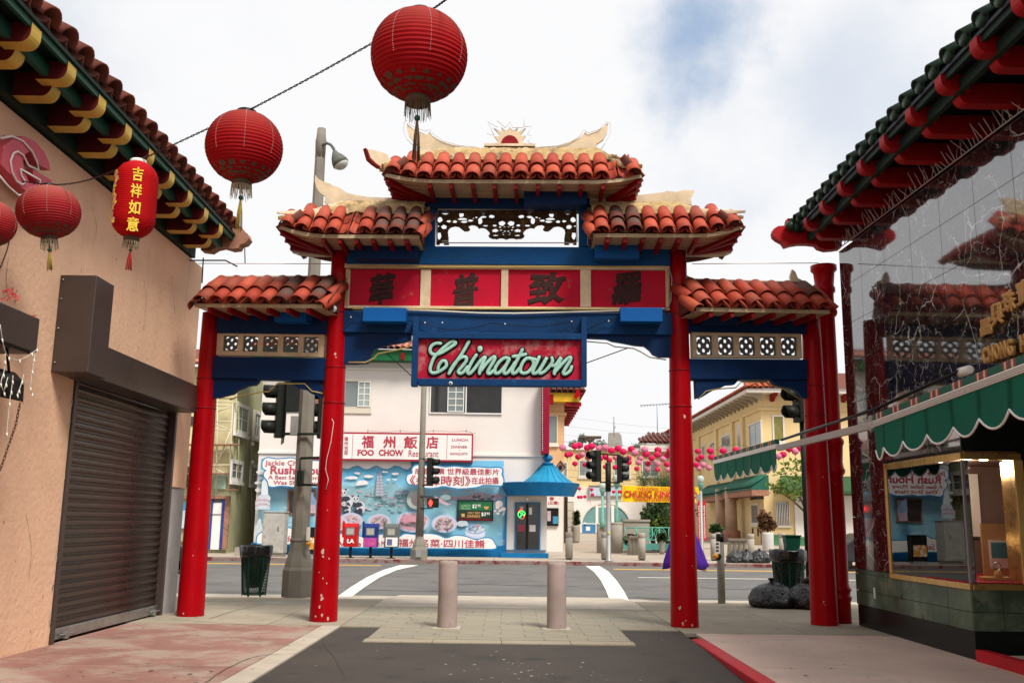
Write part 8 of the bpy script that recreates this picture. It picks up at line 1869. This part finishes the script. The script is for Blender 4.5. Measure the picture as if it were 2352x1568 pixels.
for rn, P in allp.items():
    P = sorted(P, key=lambda q: q.x); q = [p + V((0, 0, .30)) for p in P]
    for a_, c_ in zip(q, q[1:]): b.tube([a_, a_.lerp(c_, .5) - V((0, 0, .08)), c_], .008, 4, False)
for y0, y1 in ((1095, 1100), (1078, 1090), (1128, 1110)): b.tube([at(1297, y0, Y=52), at(1440, y1, Y=52), at(1600, y0 + 2, Y=52)], .008, 4, False)
tag(b.build('strand_wire', M['black'], None), 'thin dark wires carrying the small lanterns across the plaza', 'wire')
# diamond loudspeaker by the finial
dsp = thing('hanging_diamond', 'brown wooden diamond shaped loudspeaker hanging beside the blue finial', 'loudspeaker', tuple(at(1367 - 3, 1073, Y=46))) if False else thing('hanging_diamond', 'brown wooden diamond shaped loudspeaker hanging beside the blue finial', 'loudspeaker', tuple(at(1287, 1073, Y=45)))
f45 = front(45); pxplate('case', f45, -.15, [[(1287, 1057), (1299.5, 1072), (1287, 1088), (1274, 1073)][::-1]], .3, M['weathered'], dsp); pxplate('frame', f45, .15, [[(1287, 1057), (1299.5, 1072), (1287, 1088), (1274, 1073)][::-1], [(1287, 1060), (1297, 1072), (1287, 1085), (1276.5, 1073)]], .04, M['bark'], dsp)
pxplate('cone', f45, .152, [ell(1287, 1073, 4.5, 5.5, 14)], .02, M['black'], dsp)
# ================================================================ person in purple
def skin_obj(name, verts, edges, m, parent, sub=2, root=0):
    me = bpy.data.meshes.new(name); off = ROOT[parent]; me.from_pydata([V(v[0]) for v in verts], edges, []); me.materials.append(m)
    o = bpy.data.objects.new(name, me); COL.objects.link(o); o.parent = parent; ROOT[o] = ROOT[parent]
    md = o.modifiers.new('skin', 'SKIN'); md.use_smooth_shade = True
    for sv_, v in zip(me.skin_vertices[0].data, verts): sv_.radius = (v[1], v[2] if len(v) > 2 else v[1]); sv_.use_root = False
    me.skin_vertices[0].data[root].use_root = True
    o.modifiers.new('sub', 'SUBSURF').levels = sub; o.modifiers['sub'].render_levels = sub; return o
pl_ = at(1573, 1300, Y=20.6); pr_ = thing('person', 'person in a loose purple cape jacket walking behind the inner right pillar', 'person', (pl_.x, 20.6, -.125))
SK = [((0, 0, .95), .13, .10), ((0, 0, 1.18), .13, .09), ((0, 0, 1.38), .15, .09), ((0, -.01, 1.50), .058), ((0, -.035, 1.545), .068, .075), ((0, -.02, 1.635), .10, .115), ((0, -.01, 1.735), .085, .10),
      ((-.19, 0, 1.40), .06), ((-.27, .0, 1.12), .047), ((-.30, -.08, .88), .036), ((.20, 0, 1.40), .06), ((.28, .02, 1.12), .047), ((.41, -.03, .80), .034),
      ((-.09, 0, .86), .085), ((-.10, -.12, .50), .062), ((-.10, -.02, .10), .045), ((-.10, -.16, .05), .04), ((.09, 0, .86), .085), ((.10, .08, .50), .062), ((.10, .18, .12), .045), ((.10, .06, .05), .04)]
ED = [(0, 1), (1, 2), (2, 3), (3, 4), (4, 5), (5, 6), (2, 7), (7, 8), (8, 9), (2, 10), (10, 11), (11, 12), (0, 13), (13, 14), (14, 15), (15, 16), (0, 17), (17, 18), (18, 19), (19, 20)]
def hand(side, w_):
    b0 = len(SK); wv = V(SK[w_][0]); SK.append((tuple(wv + V((0, -.01, -.06))), .030, .018)); ED.append((w_, b0))
    for k, (dx, L_) in enumerate(((-.028, .06), (-.010, .075), (.010, .07), (.028, .055))):
        i = len(SK); SK.append((tuple(wv + V((dx, -.015, -.10))), .009)); SK.append((tuple(wv + V((dx * 1.1, -.03, -.10 - L_))), .007)); ED.append((b0, i)); ED.append((i, i + 1))
    i = len(SK); SK.append((tuple(wv + V((-side * .05, -.03, -.08))), .010)); SK.append((tuple(wv + V((-side * .06, -.045, -.115))), .008)); ED.append((b0, i)); ED.append((i, i + 1))
hand(-1, 9); hand(1, 12)
skin_m = mat('skin', (.36, .19, .12), .6, .15, 8)
skin_obj('body', SK, ED, skin_m, pr_)
JV = [((0, 0, .90), .21, .16), ((0, 0, 1.18), .20, .15), ((0, 0, 1.38), .20, .13), ((0, -.01, 1.47), .085), ((-.21, 0, 1.36), .12), ((-.35, .02, 1.10), .15), ((-.29, -.05, .86), .12), ((.22, 0, 1.36), .12), ((.34, .03, 1.14), .14), ((.42, -.03, .93), .095), ((0, 0, .76), .22, .17)]
PUR = mat('purple_cloth', (.055, .012, .22), .75, .35, 5, .2, 20)
cp = MB(); q = []; n = 40
for z, r in ((1.50, .075), (1.47, .11), (1.42, .215), (1.30, .285), (1.14, .335), (.98, .385), (.84, .425), (.72, .455)):
    for k in range(n):
        a = 2 * math.pi * k / n; f_ = 1 + (1.5 - z) * .10 * math.sin(7 * a + 2 * z) + .05 * (1.5 - z) * math.sin(13 * a)
        q.append((r * f_ * math.cos(a), r * .62 * f_ * math.sin(a), z + (.05 * math.sin(3 * a + .6) if z < .8 else 0)))
cp.add(q, [(i * n + k, i * n + (k + 1) % n, (i + 1) * n + (k + 1) % n, (i + 1) * n + k) for i in range(7) for k in range(n)], True)
o_ = cp.build('jacket', PUR, None); o_.parent = pr_; sd = o_.modifiers.new('solid', 'SOLIDIFY'); sd.thickness = .012
TV = [((0, 0, .92), .15, .12), ((-.09, 0, .84), .11), ((-.10, -.12, .50), .085), ((-.10, -.02, .12), .07), ((.09, 0, .84), .11), ((.10, .08, .50), .085), ((.10, .18, .14), .07)]
skin_obj('trousers', TV, [(0, 1), (1, 2), (2, 3), (0, 4), (4, 5), (5, 6)], M['black'], pr_)
hb_ = MB(); hb_.ball((0, .005, 1.71), .105, .12, .125); hb_.build('hair', M['black'], pr_) if False else None
ho_ = MB(); ho_.lathe([(.108, 1.575), (.122, 1.635), (.126, 1.705), (.105, 1.785), (.06, 1.83), (.0, 1.84)], (0, .035, 0), 18); o_ = ho_.build('hair', M['black'], None); o_.parent = pr_
for sx in (-1, 1):
    e = MB(); e.ball((sx * .036, -.120, 1.635), .011, n=8, m=5); o_ = e.build('eye', M['whitepaint'], None); o_.parent = pr_
    s_ = MB(); s_.ball((sx * .10, -.10 if sx < 0 else .12, .03), .05, .12, .04, 10, 6); o_ = s_.build('shoe', M['black'], None); o_.parent = pr_
ns = MB(); ns.ball((0, -.132, 1.60), .015, .02, .026, 8, 5); o_ = ns.build('nose', skin_m, None); o_.parent = pr_
pr_.rotation_euler.z = math.radians(-8); pr_.scale = (1.0, 1.0, .97)
# ================================================================ cars glimpsed at the edges
def car(P, rot, lab, col, s=1.0):
    t = thing('parked_car', lab, 'car', (0, 0, 0)); m = mat('car_paint', col, .25, .1, 2, 0, 20, coat=.5)
    pr = [(-2.1, .35), (-2.15, .62), (-2.05, .82), (-1.5, .92), (-.9, 1.38), (-.5, 1.44), (.6, 1.42), (1.25, .98), (1.95, .86), (2.15, .66), (2.12, .34)]
    b = MB(); b.prism([(x, -.82 + .10 * max(0, z - .8) * 2, z) for x, z in pr], (0, 1.64, 0)); b.build('body', m, t, .06)
    g = MB(); g.prism([(x, -.835, z) for x, z in ((-1.2, .96), (-.78, 1.32), (.5, 1.35), (1.0, .98))], (0, 1.67, 0)); g.build('window', M['glassdark'], t)
    for x in (-1.32, 1.32):
        for y in (-.72, .72):
            wh = MB().lathe([(.18, -.09), (.31, -.09), (.33, -.06), (.33, .06), (.31, .09), (.18, .09)], (x, y, .33), 18, ax='y').build('wheel', M['black'], t); MB().lathe([(.001, -.07), (.18, -.08), (.18, .08), (.001, .07)], (x, y, .33), 12, ax='y').build('rim', M['steel'], wh)
    for y in (-.6, .6): MB().box(2.06, 2.17, y - .16, y + .16, .60, .74).build('headlight', M['glass'], t, .02); MB().box(-2.17, -2.08, y - .14, y + .14, .62, .78).build('tail_light', M['redmatte'], t, .02)
    t.location = P; t.rotation_euler.z = rot; t.scale = (s, s, s); return t
car((-11.35, 29.0, -.14), 0, 'black car half hidden behind the outer left gate pillar', (.012, .012, .014), .95)
car((at(1903, 1240, Y=36).x + 1.6, 36.2, -.14), math.pi, 'dark car glimpsed between the outer right pillar and red column', (.03, .03, .035), .95)
# stray wires crossing the sky above the plaza
b = MB()
for a_, c_ in (((1297, 955), (1545, 985)), ((1297, 978), (1545, 1000)), ((1345, 1004), (1240, 985)), ((1297, 1012), (1420, 1028))): b.tube([at(*a_, Y=80), at((a_[0] + c_[0]) / 2, (a_[1] + c_[1]) / 2 + 3, Y=80), at(*c_, Y=80)], .012, 4, False)
tag(b.build('overhead_wire', M['galv'], None), 'faint overhead wires crossing the sky above the plaza', 'wire')
